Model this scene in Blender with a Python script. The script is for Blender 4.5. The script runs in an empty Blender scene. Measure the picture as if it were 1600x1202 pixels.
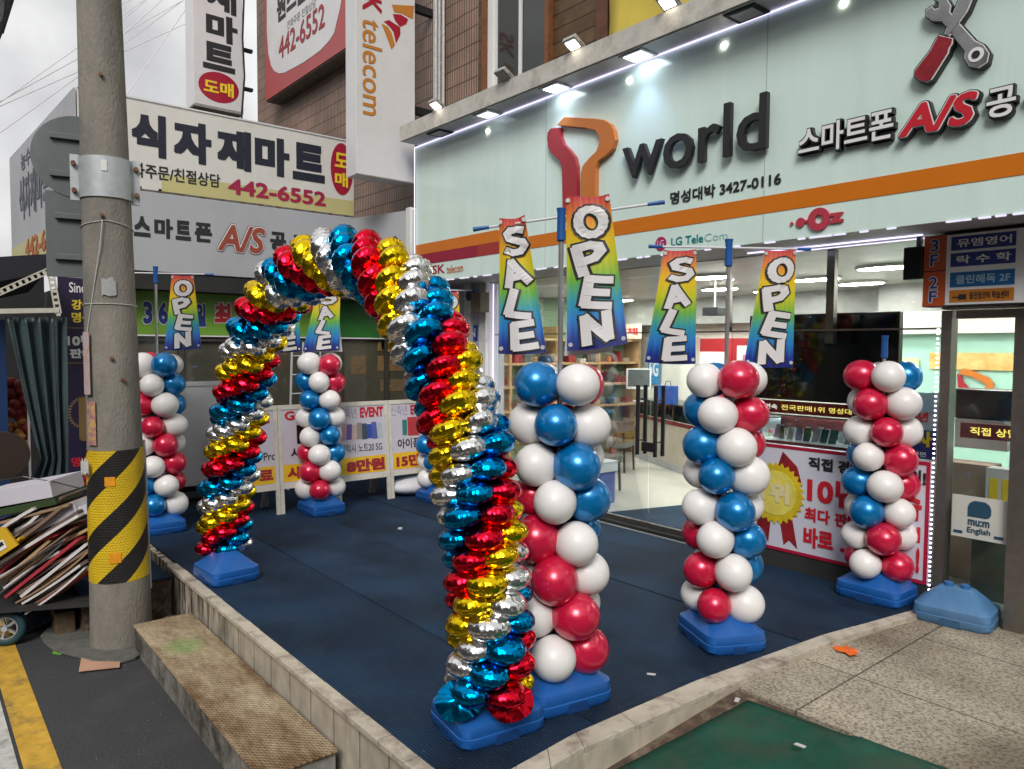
import bpy, bmesh, math, random
from mathutils import Vector, Matrix, noise
random.seed(11)
SC = bpy.context.scene
COL = SC.collection
R = math.radians

# ------------------------------------------------------------------ camera
cam_d = bpy.data.cameras.new("camera")
cam = bpy.data.objects.new("camera", cam_d)
COL.objects.link(cam)
CAM = Vector((9.6438, -6.0677, 1.95))
RX = Vector((0.63624715, 0.77145756, 0.00654205))
UP = Vector((-0.04302005, 0.02701093, 0.99870901))
BK = Vector((0.77028491, -0.6357072, 0.05037377))
m = Matrix.Identity(4)
for i in range(3):
    m[i][0], m[i][1], m[i][2], m[i][3] = RX[i], UP[i], BK[i], CAM[i]
cam.matrix_world = m
cam_d.sensor_width = 36.0
cam_d.lens = 36.0 * 1155.0 / 1600.0
cam_d.clip_start = 0.05
cam_d.clip_end = 500
SC.camera = cam

def P(px, py, x=None, y=None, z=None):
    """the point of a wall (x= or y=) or floor (z=) plane that a measured direction meets"""
    d = RX * (px - 800) + UP * (601 - py) - BK * 1155.0
    if x is not None: t = (x - CAM.x) / d.x
    elif y is not None: t = (y - CAM.y) / d.y
    else: t = (z - CAM.z) / d.z
    return CAM + d * t

# ------------------------------------------------------------------ world, sun, exposure
w = bpy.data.worlds.new("World"); SC.world = w; w.use_nodes = True
nt = w.node_tree; N = nt.nodes; L = nt.links; N.clear()
sky = N.new('ShaderNodeTexSky'); sky.sky_type = 'NISHITA'; sky.sun_disc = False
sky.sun_elevation = R(40); sky.sun_rotation = R(134); sky.dust_density = 3.0
hs = N.new('ShaderNodeHueSaturation'); hs.inputs['Saturation'].default_value = 0.10
L.new(sky.outputs[0], hs.inputs['Color'])
tc = N.new('ShaderNodeTexCoord'); nz = N.new('ShaderNodeTexNoise'); nz.inputs['Scale'].default_value = 3.4
nz.inputs['Detail'].default_value = 6
L.new(tc.outputs['Generated'], nz.inputs['Vector'])
rmp = N.new('ShaderNodeValToRGB'); rmp.color_ramp.elements[0].position = .38; rmp.color_ramp.elements[0].color = (2.7, 2.72, 2.8, 1)
rmp.color_ramp.elements[1].position = .62; rmp.color_ramp.elements[1].color = (6.0, 6.0, 6.0, 1)
L.new(nz.outputs['Fac'], rmp.inputs[0])
mx = N.new('ShaderNodeMix'); mx.data_type = 'RGBA'; mx.inputs[0].default_value = .82
L.new(hs.outputs[0], mx.inputs[6]); L.new(rmp.outputs[0], mx.inputs[7])
bg = N.new('ShaderNodeBackground'); bg.inputs[1].default_value = 0.11
L.new(mx.outputs[2], bg.inputs[0]); out = N.new('ShaderNodeOutputWorld'); L.new(bg.outputs[0], out.inputs[0])

sd = bpy.data.lights.new("sun", 'SUN'); sd.energy = 1.5; sd.angle = R(24); sd.color = (1, .97, .93)
so = bpy.data.objects.new("sun", sd); COL.objects.link(so)
so.rotation_euler = Vector((-0.62, 0.60, -0.72)).to_track_quat('-Z', 'Y').to_euler()
SC.view_settings.view_transform = 'Standard'; SC.view_settings.look = 'None'
SC.view_settings.exposure = 0.7; SC.view_settings.gamma = 1
SC.cycles.max_bounces = 8; SC.cycles.transparent_max_bounces = 16
SC.cycles.caustics_reflective = False; SC.cycles.caustics_refractive = False
SC.cycles.sample_clamp_indirect = 4.0
SC.cycles.use_denoising = True

# ------------------------------------------------------------------ materials
MATS = {}
def mat(name, col=(.5, .5, .5), rough=.5, metal=0., var=.12, vs=3., bump=0., bs=40., coat=0., emit=0., spec=None, col2=None, stretch=None, dirt=0, dcol=(.05, .045, .04), dscale=1.5, dlo=.5, dhi=.72):
    if name in MATS: return MATS[name]
    m = bpy.data.materials.new(name); m.use_nodes = True; MATS[name] = m
    n = m.node_tree.nodes; l = m.node_tree.links; b = n['Principled BSDF']
    b.inputs['Roughness'].default_value = rough; b.inputs['Metallic'].default_value = metal
    b.inputs['Coat Weight'].default_value = coat; b.inputs['Coat Roughness'].default_value = .08
    if spec is not None: b.inputs['Specular IOR Level'].default_value = spec
    tc = n.new('ShaderNodeTexCoord'); mp = n.new('ShaderNodeMapping'); l.new(tc.outputs['Object'], mp.inputs[0])
    if stretch: mp.inputs['Scale'].default_value = stretch
    src = None
    if var or col2:
        nz = n.new('ShaderNodeTexNoise'); nz.inputs['Scale'].default_value = vs; nz.inputs['Detail'].default_value = 7
        nz.inputs['Roughness'].default_value = .62
        l.new(mp.outputs[0], nz.inputs['Vector'])
        r = n.new('ShaderNodeValToRGB'); e = r.color_ramp.elements
        e[0].position = .32; e[1].position = .68
        c2 = col2 or tuple(min(1, c * (1 + var)) for c in col)
        c1 = col if col2 else tuple(c * (1 - var) for c in col)
        e[0].color = (*c1, 1); e[1].color = (*c2, 1)
        l.new(nz.outputs['Fac'], r.inputs[0]); src = r.outputs[0]
        if dirt:
            n2 = n.new('ShaderNodeTexNoise'); n2.inputs['Scale'].default_value = dscale; n2.inputs['Detail'].default_value = 9
            n2.inputs['Roughness'].default_value = .7; l.new(mp.outputs[0], n2.inputs['Vector'])
            r2 = n.new('ShaderNodeValToRGB'); r2.color_ramp.elements[0].position = dlo; r2.color_ramp.elements[1].position = dhi
            r2.color_ramp.elements[0].color = (0, 0, 0, 1); r2.color_ramp.elements[1].color = (dirt, dirt, dirt, 1)
            l.new(n2.outputs['Fac'], r2.inputs[0])
            mm = n.new('ShaderNodeMix'); mm.data_type = 'RGBA'; l.new(r2.outputs[0], mm.inputs[0]); l.new(src, mm.inputs[6])
            mm.inputs[7].default_value = (*dcol, 1); src = mm.outputs[2]
        l.new(src, b.inputs['Base Color'])
    else: b.inputs['Base Color'].default_value = (*col, 1)
    if bump:
        n3 = n.new('ShaderNodeTexNoise'); n3.inputs['Scale'].default_value = bs; n3.inputs['Detail'].default_value = 4
        l.new(mp.outputs[0], n3.inputs['Vector'])
        bb = n.new('ShaderNodeBump'); bb.inputs['Strength'].default_value = bump; bb.inputs['Distance'].default_value = .01
        l.new(n3.outputs['Fac'], bb.inputs['Height']); l.new(bb.outputs[0], b.inputs['Normal'])
    if emit:
        b.inputs['Emission Color'].default_value = (*col, 1); b.inputs['Emission Strength'].default_value = emit
    return m

def nodes(m): return m.node_tree.nodes, m.node_tree.links, m.node_tree.nodes['Principled BSDF']

def mat_grid(name, col, gcol, sx, sy, gw, axes='xz', offset=.5, rough=.6, var=.15, bump=.3, vs=6, dirt=0, col2=None):
    """bricks or tiles in a wall plane: brick texture over two of the object axes"""
    if name in MATS: return MATS[name]
    m = bpy.data.materials.new(name); m.use_nodes = True; MATS[name] = m
    n, l, b = nodes(m); b.inputs['Roughness'].default_value = rough
    tc = n.new('ShaderNodeTexCoord'); sp = n.new('ShaderNodeSeparateXYZ'); cb = n.new('ShaderNodeCombineXYZ')
    l.new(tc.outputs['Object'], sp.inputs[0]); ix = {'x': 0, 'y': 1, 'z': 2}
    l.new(sp.outputs[ix[axes[0]]], cb.inputs[0]); l.new(sp.outputs[ix[axes[1]]], cb.inputs[1])
    br = n.new('ShaderNodeTexBrick'); br.offset = offset; l.new(cb.outputs[0], br.inputs['Vector'])
    br.inputs['Scale'].default_value = 1; br.inputs['Brick Width'].default_value = sx; br.inputs['Row Height'].default_value = sy
    br.inputs['Mortar Size'].default_value = gw; br.inputs['Mortar Smooth'].default_value = .1
    br.inputs['Color1'].default_value = (*[c * (1 - var) for c in col], 1); br.inputs['Color2'].default_value = (*[c * (1 + var) for c in (col2 or col)], 1)
    br.inputs['Mortar'].default_value = (*gcol, 1)
    nz = n.new('ShaderNodeTexNoise'); nz.inputs['Scale'].default_value = vs; nz.inputs['Detail'].default_value = 8; l.new(tc.outputs['Object'], nz.inputs['Vector'])
    r = n.new('ShaderNodeValToRGB'); r.color_ramp.elements[0].position = .3; r.color_ramp.elements[1].position = .7
    r.color_ramp.elements[0].color = (1 - dirt - .15,) * 3 + (1,); r.color_ramp.elements[1].color = (1.1, 1.1, 1.1, 1)
    l.new(nz.outputs['Fac'], r.inputs[0])
    mm = n.new('ShaderNodeMix'); mm.data_type = 'RGBA'; mm.blend_type = 'MULTIPLY'; mm.inputs[0].default_value = 1
    l.new(br.outputs['Color'], mm.inputs[6]); l.new(r.outputs[0], mm.inputs[7]); l.new(mm.outputs[2], b.inputs['Base Color'])
    bb = n.new('ShaderNodeBump'); bb.inputs['Strength'].default_value = bump; bb.inputs['Distance'].default_value = .01; bb.invert = True
    l.new(br.outputs['Fac'], bb.inputs['Height']); l.new(bb.outputs[0], b.inputs['Normal'])
    return m

def mat_emit(name, col, s):
    if name in MATS: return MATS[name]
    m = bpy.data.materials.new(name); m.use_nodes = True; MATS[name] = m
    n = m.node_tree.nodes; l = m.node_tree.links; n.clear()
    e = n.new('ShaderNodeEmission'); e.inputs[0].default_value = (*col, 1); e.inputs[1].default_value = s
    o = n.new('ShaderNodeOutputMaterial'); l.new(e.outputs[0], o.inputs[0]); return m

def mat_glass(name, tint=(.93, .97, .95), refl=1.0):
    if name in MATS: return MATS[name]
    m = bpy.data.materials.new(name); m.use_nodes = True; MATS[name] = m
    n = m.node_tree.nodes; l = m.node_tree.links; n.clear()
    t = n.new('ShaderNodeBsdfTransparent'); t.inputs[0].default_value = (*tint, 1)
    g = n.new('ShaderNodeBsdfGlossy'); g.inputs[1].default_value = .02
    f = n.new('ShaderNodeFresnel'); f.inputs[0].default_value = 1.5
    mu = n.new('ShaderNodeMath'); mu.operation = 'MULTIPLY'; mu.inputs[1].default_value = refl; l.new(f.outputs[0], mu.inputs[0])
    x = n.new('ShaderNodeMixShader'); l.new(mu.outputs[0], x.inputs[0]); l.new(t.outputs[0], x.inputs[1]); l.new(g.outputs[0], x.inputs[2])
    o = n.new('ShaderNodeOutputMaterial'); l.new(x.outputs[0], o.inputs[0]); return m

M_BLACK = mat('black_paint', (.015, .015, .017), .35, var=.2)
M_INK = mat('black_lettering', (.018, .018, .02), .5, var=0)
M_WHITEL = mat('white_lettering', (.78, .78, .77), .45, var=0)
M_REDL = mat('red_lettering', (.55, .015, .03), .4, var=0)
M_YELL = mat('yellow_lettering', (.85, .62, .03), .45, var=0)
M_NAVYL = mat('navy_lettering', (.02, .04, .22), .5, var=0)
M_STEEL = mat('brushed_steel', (.24, .22, .195), .35, metal=.85, var=.1, vs=20)
M_ALU = mat('painted_aluminium', (.55, .56, .57), .4, metal=.3, var=.06)
M_WHITEP = mat('white_paint', (.72, .72, .7), .45, var=.05, dirt=.25, dcol=(.35, .32, .28))
M_CREAMP = mat('cream_painted_wood', (.66, .63, .55), .5, var=.08, vs=8, dirt=.35, dcol=(.25, .2, .15), dscale=5)
M_RUST = mat('rusty_bolt', (.16, .07, .035), .8, var=.4, vs=30)
M_GLASS = mat_glass('shop_glass', refl=.45)
M_DGLASS = mat('dark_window_glass', (.02, .025, .022), .06, var=.2, spec=.6)

# ------------------------------------------------------------------ mesh helpers
class MB:
    def __init__(s): s.v = []; s.f = []
    def add(s, vs, fs):
        o = len(s.v); s.v += [Vector(v) for v in vs]; s.f += [tuple(i + o for i in f) for f in fs]; return s
    def box(s, a, b):
        x0, y0, z0 = (min(a[i], b[i]) for i in range(3)); x1, y1, z1 = (max(a[i], b[i]) for i in range(3))
        return s.add([(x0, y0, z0), (x1, y0, z0), (x1, y1, z0), (x0, y1, z0), (x0, y0, z1), (x1, y0, z1), (x1, y1, z1), (x0, y1, z1)],
                     [(0, 3, 2, 1), (4, 5, 6, 7), (0, 1, 5, 4), (1, 2, 6, 5), (2, 3, 7, 6), (3, 0, 4, 7)])
    def obox(s, c, u, v, n, a, b, t):
        """box about c with half sizes a,b,t along unit axes u,v,n"""
        c = Vector(c); vs = []
        for k in (-1, 1):
            for (i, j) in ((-1, -1), (1, -1), (1, 1), (-1, 1)): vs.append(c + u * a * i + v * b * j + n * t * k)
        return s.add(vs, [(0, 3, 2, 1), (4, 5, 6, 7), (0, 1, 5, 4), (1, 2, 6, 5), (2, 3, 7, 6), (3, 0, 4, 7)])
    def tube(s, pts, r, seg=8, cap=True):
        pts = [Vector(p) for p in pts]; rs = r if isinstance(r, (list, tuple)) else [r] * len(pts)
        o = len(s.v); prev = None
        for i, p in enumerate(pts):
            t = (pts[min(i + 1, len(pts) - 1)] - pts[max(i - 1, 0)]).normalized()
            if prev is None:
                a = Vector((0, 0, 1)) if abs(t.z) < .9 else Vector((1, 0, 0)); prev = t.cross(a).normalized()
            prev = (prev - t * prev.dot(t)).normalized(); q = t.cross(prev)
            for k in range(seg):
                an = 2 * math.pi * k / seg; s.v.append(p + (prev * math.cos(an) + q * math.sin(an)) * rs[i])
        for i in range(len(pts) - 1):
            for k in range(seg):
                a = o + i * seg + k; b2 = o + i * seg + (k + 1) % seg
                s.f.append((a, b2, b2 + seg, a + seg))
        if cap:
            s.f.append(tuple(o + k for k in reversed(range(seg)))); s.f.append(tuple(o + (len(pts) - 1) * seg + k for k in range(seg)))
        return s
    def prism(s, poly, ext):
        """polygon (list of 3-D points) extruded along vector ext"""
        n = len(poly); vs = [Vector(p) for p in poly] + [Vector(p) + Vector(ext) for p in poly]
        return s.add(vs, [tuple(reversed(range(n))), tuple(range(n, 2 * n))] + [(i, (i + 1) % n, (i + 1) % n + n, i + n) for i in range(n)])
    def quad(s, a, b, c, d): return s.add([a, b, c, d], [(0, 1, 2, 3)])
    def ball(s, c, r, seg=12, ring=8, sc=(1, 1, 1)):
        c = Vector(c); vs = []; fs = []
        for i in range(1, ring):
            ph = math.pi * i / ring
            for k in range(seg):
                a = 2 * math.pi * k / seg
                vs.append(c + Vector((r * sc[0] * math.sin(ph) * math.cos(a), r * sc[1] * math.sin(ph) * math.sin(a), r * sc[2] * math.cos(ph))))
        vs += [c + Vector((0, 0, r * sc[2])), c - Vector((0, 0, r * sc[2]))]; t = len(vs) - 2
        for i in range(ring - 2):
            for k in range(seg):
                a = i * seg + k; b2 = i * seg + (k + 1) % seg; fs.append((a, a + seg, b2 + seg, b2))
        for k in range(seg):
            fs.append((t, k, (k + 1) % seg)); q = (ring - 2) * seg; fs.append((t + 1, q + (k + 1) % seg, q + k))
        return s.add(vs, fs)

def wloc(o):
    v = Vector((0, 0, 0))
    while o is not None: v = v + o.location; o = o.parent
    return v

def obj(name, mb, mt, parent=None, smooth=False, bevel=0, world=True, bseg=2, fixn=True):
    """link mb as ONE mesh; coordinates are world ones, taken relative to the parent"""
    me = bpy.data.meshes.new(name)
    off = wloc(parent) if (parent is not None and world) else Vector((0, 0, 0))
    loc = Vector((0, 0, 0))
    if parent is None and world and mb.v:
        xs = [v.x for v in mb.v]; ys = [v.y for v in mb.v]; zs = [v.z for v in mb.v]
        loc = Vector(((min(xs) + max(xs)) / 2, (min(ys) + max(ys)) / 2, min(zs))); off = loc
    me.from_pydata([v - off for v in mb.v], [], mb.f)
    if fixn:
        bm = bmesh.new(); bm.from_mesh(me); bmesh.ops.recalc_face_normals(bm, faces=bm.faces)
        if bevel: bmesh.ops.bevel(bm, geom=[e for e in bm.edges if e.calc_face_angle(0) > .5], offset=bevel, segments=bseg, profile=.6, affect='EDGES', clamp_overlap=True)
        bm.to_mesh(me); bm.free()
    me.materials.append(mt)
    if smooth:
        me.polygons.foreach_set('use_smooth', [True] * len(me.polygons))
        me.set_sharp_from_angle(angle=R(38)) if smooth != 'all' else None
    o = bpy.data.objects.new(name, me); COL.objects.link(o); o.location = loc
    if parent is not None: o.parent = parent
    return o

def tag(o, label, cat, group=None, kind=None):
    o['label'] = label
    if cat: o['category'] = cat
    if group: o['group'] = group
    if kind: o['kind'] = kind
    return o
def thing(name, label, cat, loc=(0, 0, 0), group=None):
    o = bpy.data.objects.new(name, None); COL.objects.link(o); o.location = loc; o.empty_display_size = .2
    return tag(o, label, cat, group)
def struct(name, mb, mt, **k):
    o = obj(name, mb, mt, **k); o['kind'] = 'structure'; return o
def kids(o): return [c for c in COL.objects if c.parent is o]
def dup(o, parent=None, label=None):
    c = o.copy(); COL.objects.link(c); c.parent = parent
    if label: c['label'] = label
    for ch in kids(o): dup(ch, c)
    return c

# lettering ---------------------------------------------------------
_tc = {}
def glyphs(body, off=0., shear=0., extr=0., res=3):
    k = (body, off, shear, extr, res)
    if k in _tc: return _tc[k]
    c = bpy.data.curves.new('t', 'FONT'); c.body = body; rad = off; c.shear = shear; c.extrude = extr; c.resolution_u = res
    o = bpy.data.objects.new('t', c); COL.objects.link(o); bpy.context.view_layer.update()
    dg = bpy.context.evaluated_depsgraph_get(); me = o.evaluated_get(dg).to_mesh()
    vs = [v.co.copy() for v in me.vertices]; fs = [tuple(p.vertices) for p in me.polygons]
    if rad:                      # thicker strokes: the glyph swept round a small circle
        sq = any(ord(ch) > 0x1100 for ch in body)
        offs = [(0, 0)] + ([(rad * a, rad * b2) for a in (-1, 0, 1) for b2 in (-1, 0, 1) if a or b2] if sq else []) if sq else [(0, 0)] + [(rad * math.cos(2 * math.pi * q / 12), rad * math.sin(2 * math.pi * q / 12)) for q in range(12)]
        if rad > .05 and not sq: offs += [(rad * .55 * math.cos(2 * math.pi * q / 6), rad * .55 * math.sin(2 * math.pi * q / 6)) for q in range(6)]
        n0 = len(vs); v0, f0 = vs, fs; vs, fs = [], []
        for q, (dx, dy) in enumerate(offs):
            vs += [Vector((p.x + dx, p.y + dy, p.z + .0006 * q)) for p in v0]; fs += [tuple(i + q * n0 for i in f) for f in f0]
    bpy.data.objects.remove(o); bpy.data.curves.remove(c)
    _tc[k] = (vs, fs); return vs, fs
def text_mb(body, org, u, v, n, wd, ht, off=.02, lift=.004, shear=0., extr=0., ref=None, mb=None, extra=0.):
    """text stretched into the box org, org+u*wd, org+v*ht; extra widens the strokes (outlines)"""
    vs0, _ = glyphs(body, off, shear, 0.)
    x0 = min(p.x for p in vs0); x1 = max(p.x for p in vs0); y0 = min(p.y for p in vs0); y1 = max(p.y for p in vs0)
    sx = wd / (x1 - x0); sy = ht / (y1 - y0)
    vs, fs = glyphs(body, off + extra, shear, extr)
    ez = sy
    return (mb or MB()).add([org + u * ((p.x - x0) * sx) + v * ((p.y - y0) * sy) + n * (lift + (p.z + extr) * ez) for p in vs], fs)
UA, UB, UZ = Vector((1, 0, 0)), Vector((0, 1, 0)), Vector((0, 0, 1))
NA, NB = Vector((0, -1, 0)), Vector((1, 0, 0))
def textA(name, body, bl, br, tl, y, mt, parent, **k):      # on a wall plane of constant y
    a, b, c = P(*bl, y=y), P(*br, y=y), P(*tl, y=y)
    return obj(name, text_mb(body, Vector((a.x, y, a.z)), UA, UZ, NA, b.x - a.x, c.z - a.z, **k), mt, parent, fixn=False)
def textB(name, body, bl, br, tl, x, mt, parent, **k):      # on a wall plane of constant x
    a, b, c = P(*bl, x=x), P(*br, x=x), P(*tl, x=x)
    return obj(name, text_mb(body, Vector((x, a.y, a.z)), UB, UZ, NB, b.y - a.y, c.z - a.z, **k), mt, parent, fixn=False)
def TA(name, body, x0, z0, wd, ht, y, mt, parent, **k):
    return obj(name, text_mb(body, Vector((x0, y, z0)), UA, UZ, NA, wd, ht, **k), mt, parent, fixn=False)
def TB(name, body, y0, z0, wd, ht, x, mt, parent, **k):
    return obj(name, text_mb(body, Vector((x, y0, z0)), UB, UZ, NB, wd, ht, **k), mt, parent, fixn=False)
def disc(c, u, v, n, rx, ry, t, seg=32):
    return MB().prism([Vector(c) + u * rx * math.cos(2 * math.pi * i / seg) + v * ry * math.sin(2 * math.pi * i / seg) for i in range(seg)], n * t)

# ================================================================== GROUND
m_asph = mat('asphalt', (.042, .043, .046), .9, var=.35, vs=60, bump=.5, bs=120, dirt=.6, dcol=(.075, .072, .068), dscale=2.2)
struct('road', MB().quad((-60, -60, -.4), (60, -60, -.4), (60, 40, -.4), (-60, 40, -.4)), m_asph, fixn=False)
m_yl = mat('yellow_road_paint', (.56, .33, .035), .8, var=.2, vs=9, dirt=.95, dcol=(.12, .09, .05), dscale=6)
m_wl = mat('white_road_paint', (.5, .49, .46), .8, var=.2, vs=12, dirt=.9, dcol=(.1, .1, .095), dscale=8)
ya = P(0, 1030, z=-.4); yb = P(88, 1199, z=-.4); yc = P(38, 1040, z=-.4)
yd = P(2, 1199, z=-.4)
struct('yellow_road_line', MB().quad((-8, -5.61, -.396), (9, -5.61, -.396), (9, -5.445, -.396), (-8, -5.445, -.396)), m_yl, fixn=False)
struct('white_road_line', MB().quad((-8, -5.86, -.395), (9, -5.86, -.395), (9, -5.63, -.395), (-8, -5.63, -.395)), m_wl, fixn=False)

# the raised terrace in front of the shops
KI = [(800, 1200), (900, 1150), (1092, 1066), (1285, 996), (1425, 957)]
KO = [(835, 1204), (913, 1174), (1130, 1078), (1300, 1006), (1440, 962)]
ki = [P(*p, z=0) for p in KI]; ko = [P(*p, z=0) for p in KO]
ki[0] = Vector((7.12, -4.14, 0)); ko[0] = Vector((7.24, -4.28, 0))
ki.append(Vector((7.43, .0, 0))); ko.append(Vector((7.5, .02, 0)))
m_tile_kerb = mat_grid('kerb_tiles', (.54, .47, .37), (.12, .10, .08), .3, .6, .005, 'xz', 0, .7, var=.06, dirt=.15)
n, l, b = nodes(m_tile_kerb)   # black streaks of rain dirt running down the tiles
tcn = n.new('ShaderNodeTexCoord'); mp = n.new('ShaderNodeMapping'); mp.inputs['Scale'].default_value = (9, 9, 1.6); l.new(tcn.outputs['Object'], mp.inputs[0])
nz = n.new('ShaderNodeTexNoise'); nz.inputs['Scale'].default_value = 1.6; nz.inputs['Detail'].default_value = 8; l.new(mp.outputs[0], nz.inputs[0])
rr = n.new('ShaderNodeValToRGB'); rr.color_ramp.elements[0].position = .46; rr.color_ramp.elements[1].position = .6; l.new(nz.outputs['Fac'], rr.inputs[0])
old = b.inputs['Base Color'].links[0].from_socket
sx_ = n.new('ShaderNodeSeparateXYZ'); l.new(tcn.outputs['Object'], sx_.inputs[0]); mr = n.new('ShaderNodeMapRange'); mr.inputs[1].default_value = .2; mr.inputs[2].default_value = 1.6; mr.inputs[3].default_value = 1; mr.inputs[4].default_value = .12; l.new(sx_.outputs[0], mr.inputs[0])
mq = n.new('ShaderNodeMath'); mq.operation = 'MULTIPLY'; l.new(mr.outputs[0], mq.inputs[0]); l.new(rr.outputs[0], mq.inputs[1])
mmx = n.new('ShaderNodeMix'); mmx.data_type = 'RGBA'; l.new(mq.outputs[0], mmx.inputs[0]); l.new(old, mmx.inputs[6]); mmx.inputs[7].default_value = (.05, .04, .03, 1)
l.new(mmx.outputs[2], b.inputs['Base Color'])
m_kerb = mat('terrace_edge_stone', (.50, .44, .355), .75, var=.15, vs=5, dirt=.8, dcol=(.17, .13, .1), dscale=6, dlo=.48, dhi=.66, bump=.5, bs=50)
top = [Vector((-1.0, -4.28, -.012)), ] + [Vector((k.x, k.y, -.012)) for k in ko] + [Vector((7.5, .6, -.012)), Vector((-1., .6, -.012))]
struct('terrace', MB().prism([(p.x, p.y, -.42) for p in top], (0, 0, .408)), m_tile_kerb)
# pale edge stones along both open sides
mb = MB()
for i in range(len(ko) - 1):
    a, b2, c, d = ki[i], ki[i + 1], ko[i + 1], ko[i]
    nn = 3
    for j in range(nn):
        t0, t1 = j / nn + .002, (j + 1) / nn - .002
        q = [d.lerp(c, t0), d.lerp(c, t1), a.lerp(b2, t1), a.lerp(b2, t0)]
        jz = random.uniform(-.0015, .0015)
        mb.prism([(p.x, p.y, -.012) for p in q], (0, 0, .03 + jz))
for i in range(18):
    x0 = 2.75 + i * .25; mb.box((x0 + .003, -4.32, -.012), (x0 + .247, -4.235, .018 + random.uniform(-.003, .003)))
struct('terrace_kerb', mb, m_kerb, bevel=.003)

# blue ribbed mats
def m_mat_f():
    m = bpy.data.materials.new('blue_rubber_mat'); m.use_nodes = True; n, l, b = nodes(m)
    tc = n.new('ShaderNodeTexCoord'); w1 = n.new('ShaderNodeTexWave'); w1.inputs['Scale'].default_value = 17; w1.bands_direction = 'X'; w1.inputs['Distortion'].default_value = 0
    w2 = n.new('ShaderNodeTexWave'); w2.inputs['Scale'].default_value = 17; w2.bands_direction = 'Y'
    l.new(tc.outputs['Object'], w1.inputs[0]); l.new(tc.outputs['Object'], w2.inputs[0])
    mu = n.new('ShaderNodeMath'); mu.operation = 'MULTIPLY'; l.new(w1.outputs['Fac'], mu.inputs[0]); l.new(w2.outputs['Fac'], mu.inputs[1])
    r = n.new('ShaderNodeValToRGB'); r.color_ramp.elements[0].color = (.009, .032, .073, 1); r.color_ramp.elements[1].color = (.0018, .0062, .015, 1)
    r.color_ramp.elements[0].position = .0; r.color_ramp.elements[1].position = .75; l.new(mu.outputs[0], r.inputs[0])
    nz = n.new('ShaderNodeTexNoise'); nz.inputs['Scale'].default_value = 1.3; nz.inputs['Detail'].default_value = 9; l.new(tc.outputs['Object'], nz.inputs[0])
    r2 = n.new('ShaderNodeValToRGB'); r2.color_ramp.elements[0].position = .36; r2.color_ramp.elements[0].color = (.55, .55, .58, 1); r2.color_ramp.elements[1].position = .68; r2.color_ramp.elements[1].color = (1.55, 1.5, 1.45, 1); l.new(nz.outputs['Fac'], r2.inputs[0])
    n5 = n.new('ShaderNodeTexNoise'); n5.inputs['Scale'].default_value = 30; n5.inputs['Detail'].default_value = 3; l.new(tc.outputs['Object'], n5.inputs[0])
    r5 = n.new('ShaderNodeValToRGB'); r5.color_ramp.elements[0].position = .70; r5.color_ramp.elements[0].color = (0, 0, 0, 1); r5.color_ramp.elements[1].position = .78; r5.color_ramp.elements[1].color = (.5, .5, .5, 1); l.new(n5.outputs['Fac'], r5.inputs[0])
    mm = n.new('ShaderNodeMix'); mm.data_type = 'RGBA'; mm.blend_type = 'MULTIPLY'; mm.inputs[0].default_value = 1
    l.new(r.outputs[0], mm.inputs[6]); l.new(r2.outputs[0], mm.inputs[7])
    m5 = n.new('ShaderNodeMix'); m5.data_type = 'RGBA'; l.new(r5.outputs[0], m5.inputs[0]); l.new(mm.outputs[2], m5.inputs[6]); m5.inputs[7].default_value = (.10, .11, .12, 1)
    n6 = n.new('ShaderNodeTexNoise'); n6.inputs['Scale'].default_value = 2.3; n6.inputs['Detail'].default_value = 10; n6.inputs['Roughness'].default_value = .8; l.new(tc.outputs['Object'], n6.inputs[0])
    r6 = n.new('ShaderNodeValToRGB'); r6.color_ramp.elements[0].position = .5; r6.color_ramp.elements[0].color = (0, 0, 0, 1); r6.color_ramp.elements[1].position = .75; r6.color_ramp.elements[1].color = (.5, .5, .5, 1); l.new(n6.outputs['Fac'], r6.inputs[0])
    m6 = n.new('ShaderNodeMix'); m6.data_type = 'RGBA'; l.new(r6.outputs[0], m6.inputs[0]); l.new(m5.outputs[2], m6.inputs[6]); m6.inputs[7].default_value = (.035, .05, .075, 1); l.new(m6.outputs[2], b.inputs['Base Color'])
    bb = n.new('ShaderNodeBump'); bb.inputs['Strength'].default_value = .9; bb.inputs['Distance'].default_value = .006; bb.invert = True; l.new(mu.outputs[0], bb.inputs['Height']); l.new(bb.outputs[0], b.inputs['Normal'])
    b.inputs['Roughness'].default_value = .75; b.inputs['Specular IOR Level'].default_value = .25; return m
m_mat = m_mat_f()
ys = [-4.23, -3.35, -2.42, -1.5, -.62, -.03]
def edge_x(y):
    for i in range(len(ki) - 1):
        a, b2 = ki[i], ki[i + 1]
        if min(a.y, b2.y) <= y <= max(a.y, b2.y): return a.x + (b2.x - a.x) * (y - a.y) / (b2.y - a.y)
    return ki[0].x
MATL = ['blue ribbed mat strip along the street side, under the foil arch', 'blue ribbed mat strip under the balloon pillar nearest the arch', 'blue ribbed mat strip across the middle of the terrace',
        'blue ribbed mat strip in front of the glass door and the medal poster', 'narrow blue ribbed mat strip right at the door sill']
for i in range(5):
    y0, y1 = ys[i] + .003, ys[i + 1] - .003
    n_ = 8; pl = [(-.38, y0)] ; pr = []
    for j in range(n_ + 1):
        y = y0 + (y1 - y0) * j / n_; pr.append((edge_x(y) - .01, y))
    poly = [(-.38, y0)] + pr + [(-.38, y1)]
    o = obj('floor_mat', MB().prism([(p[0], p[1], -.010) for p in poly], (0, 0, .016 + .004 * (i % 2))), m_mat)
    tag(o, MATL[i], 'floor mat', 'blue ribbed mats on the terrace')

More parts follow.
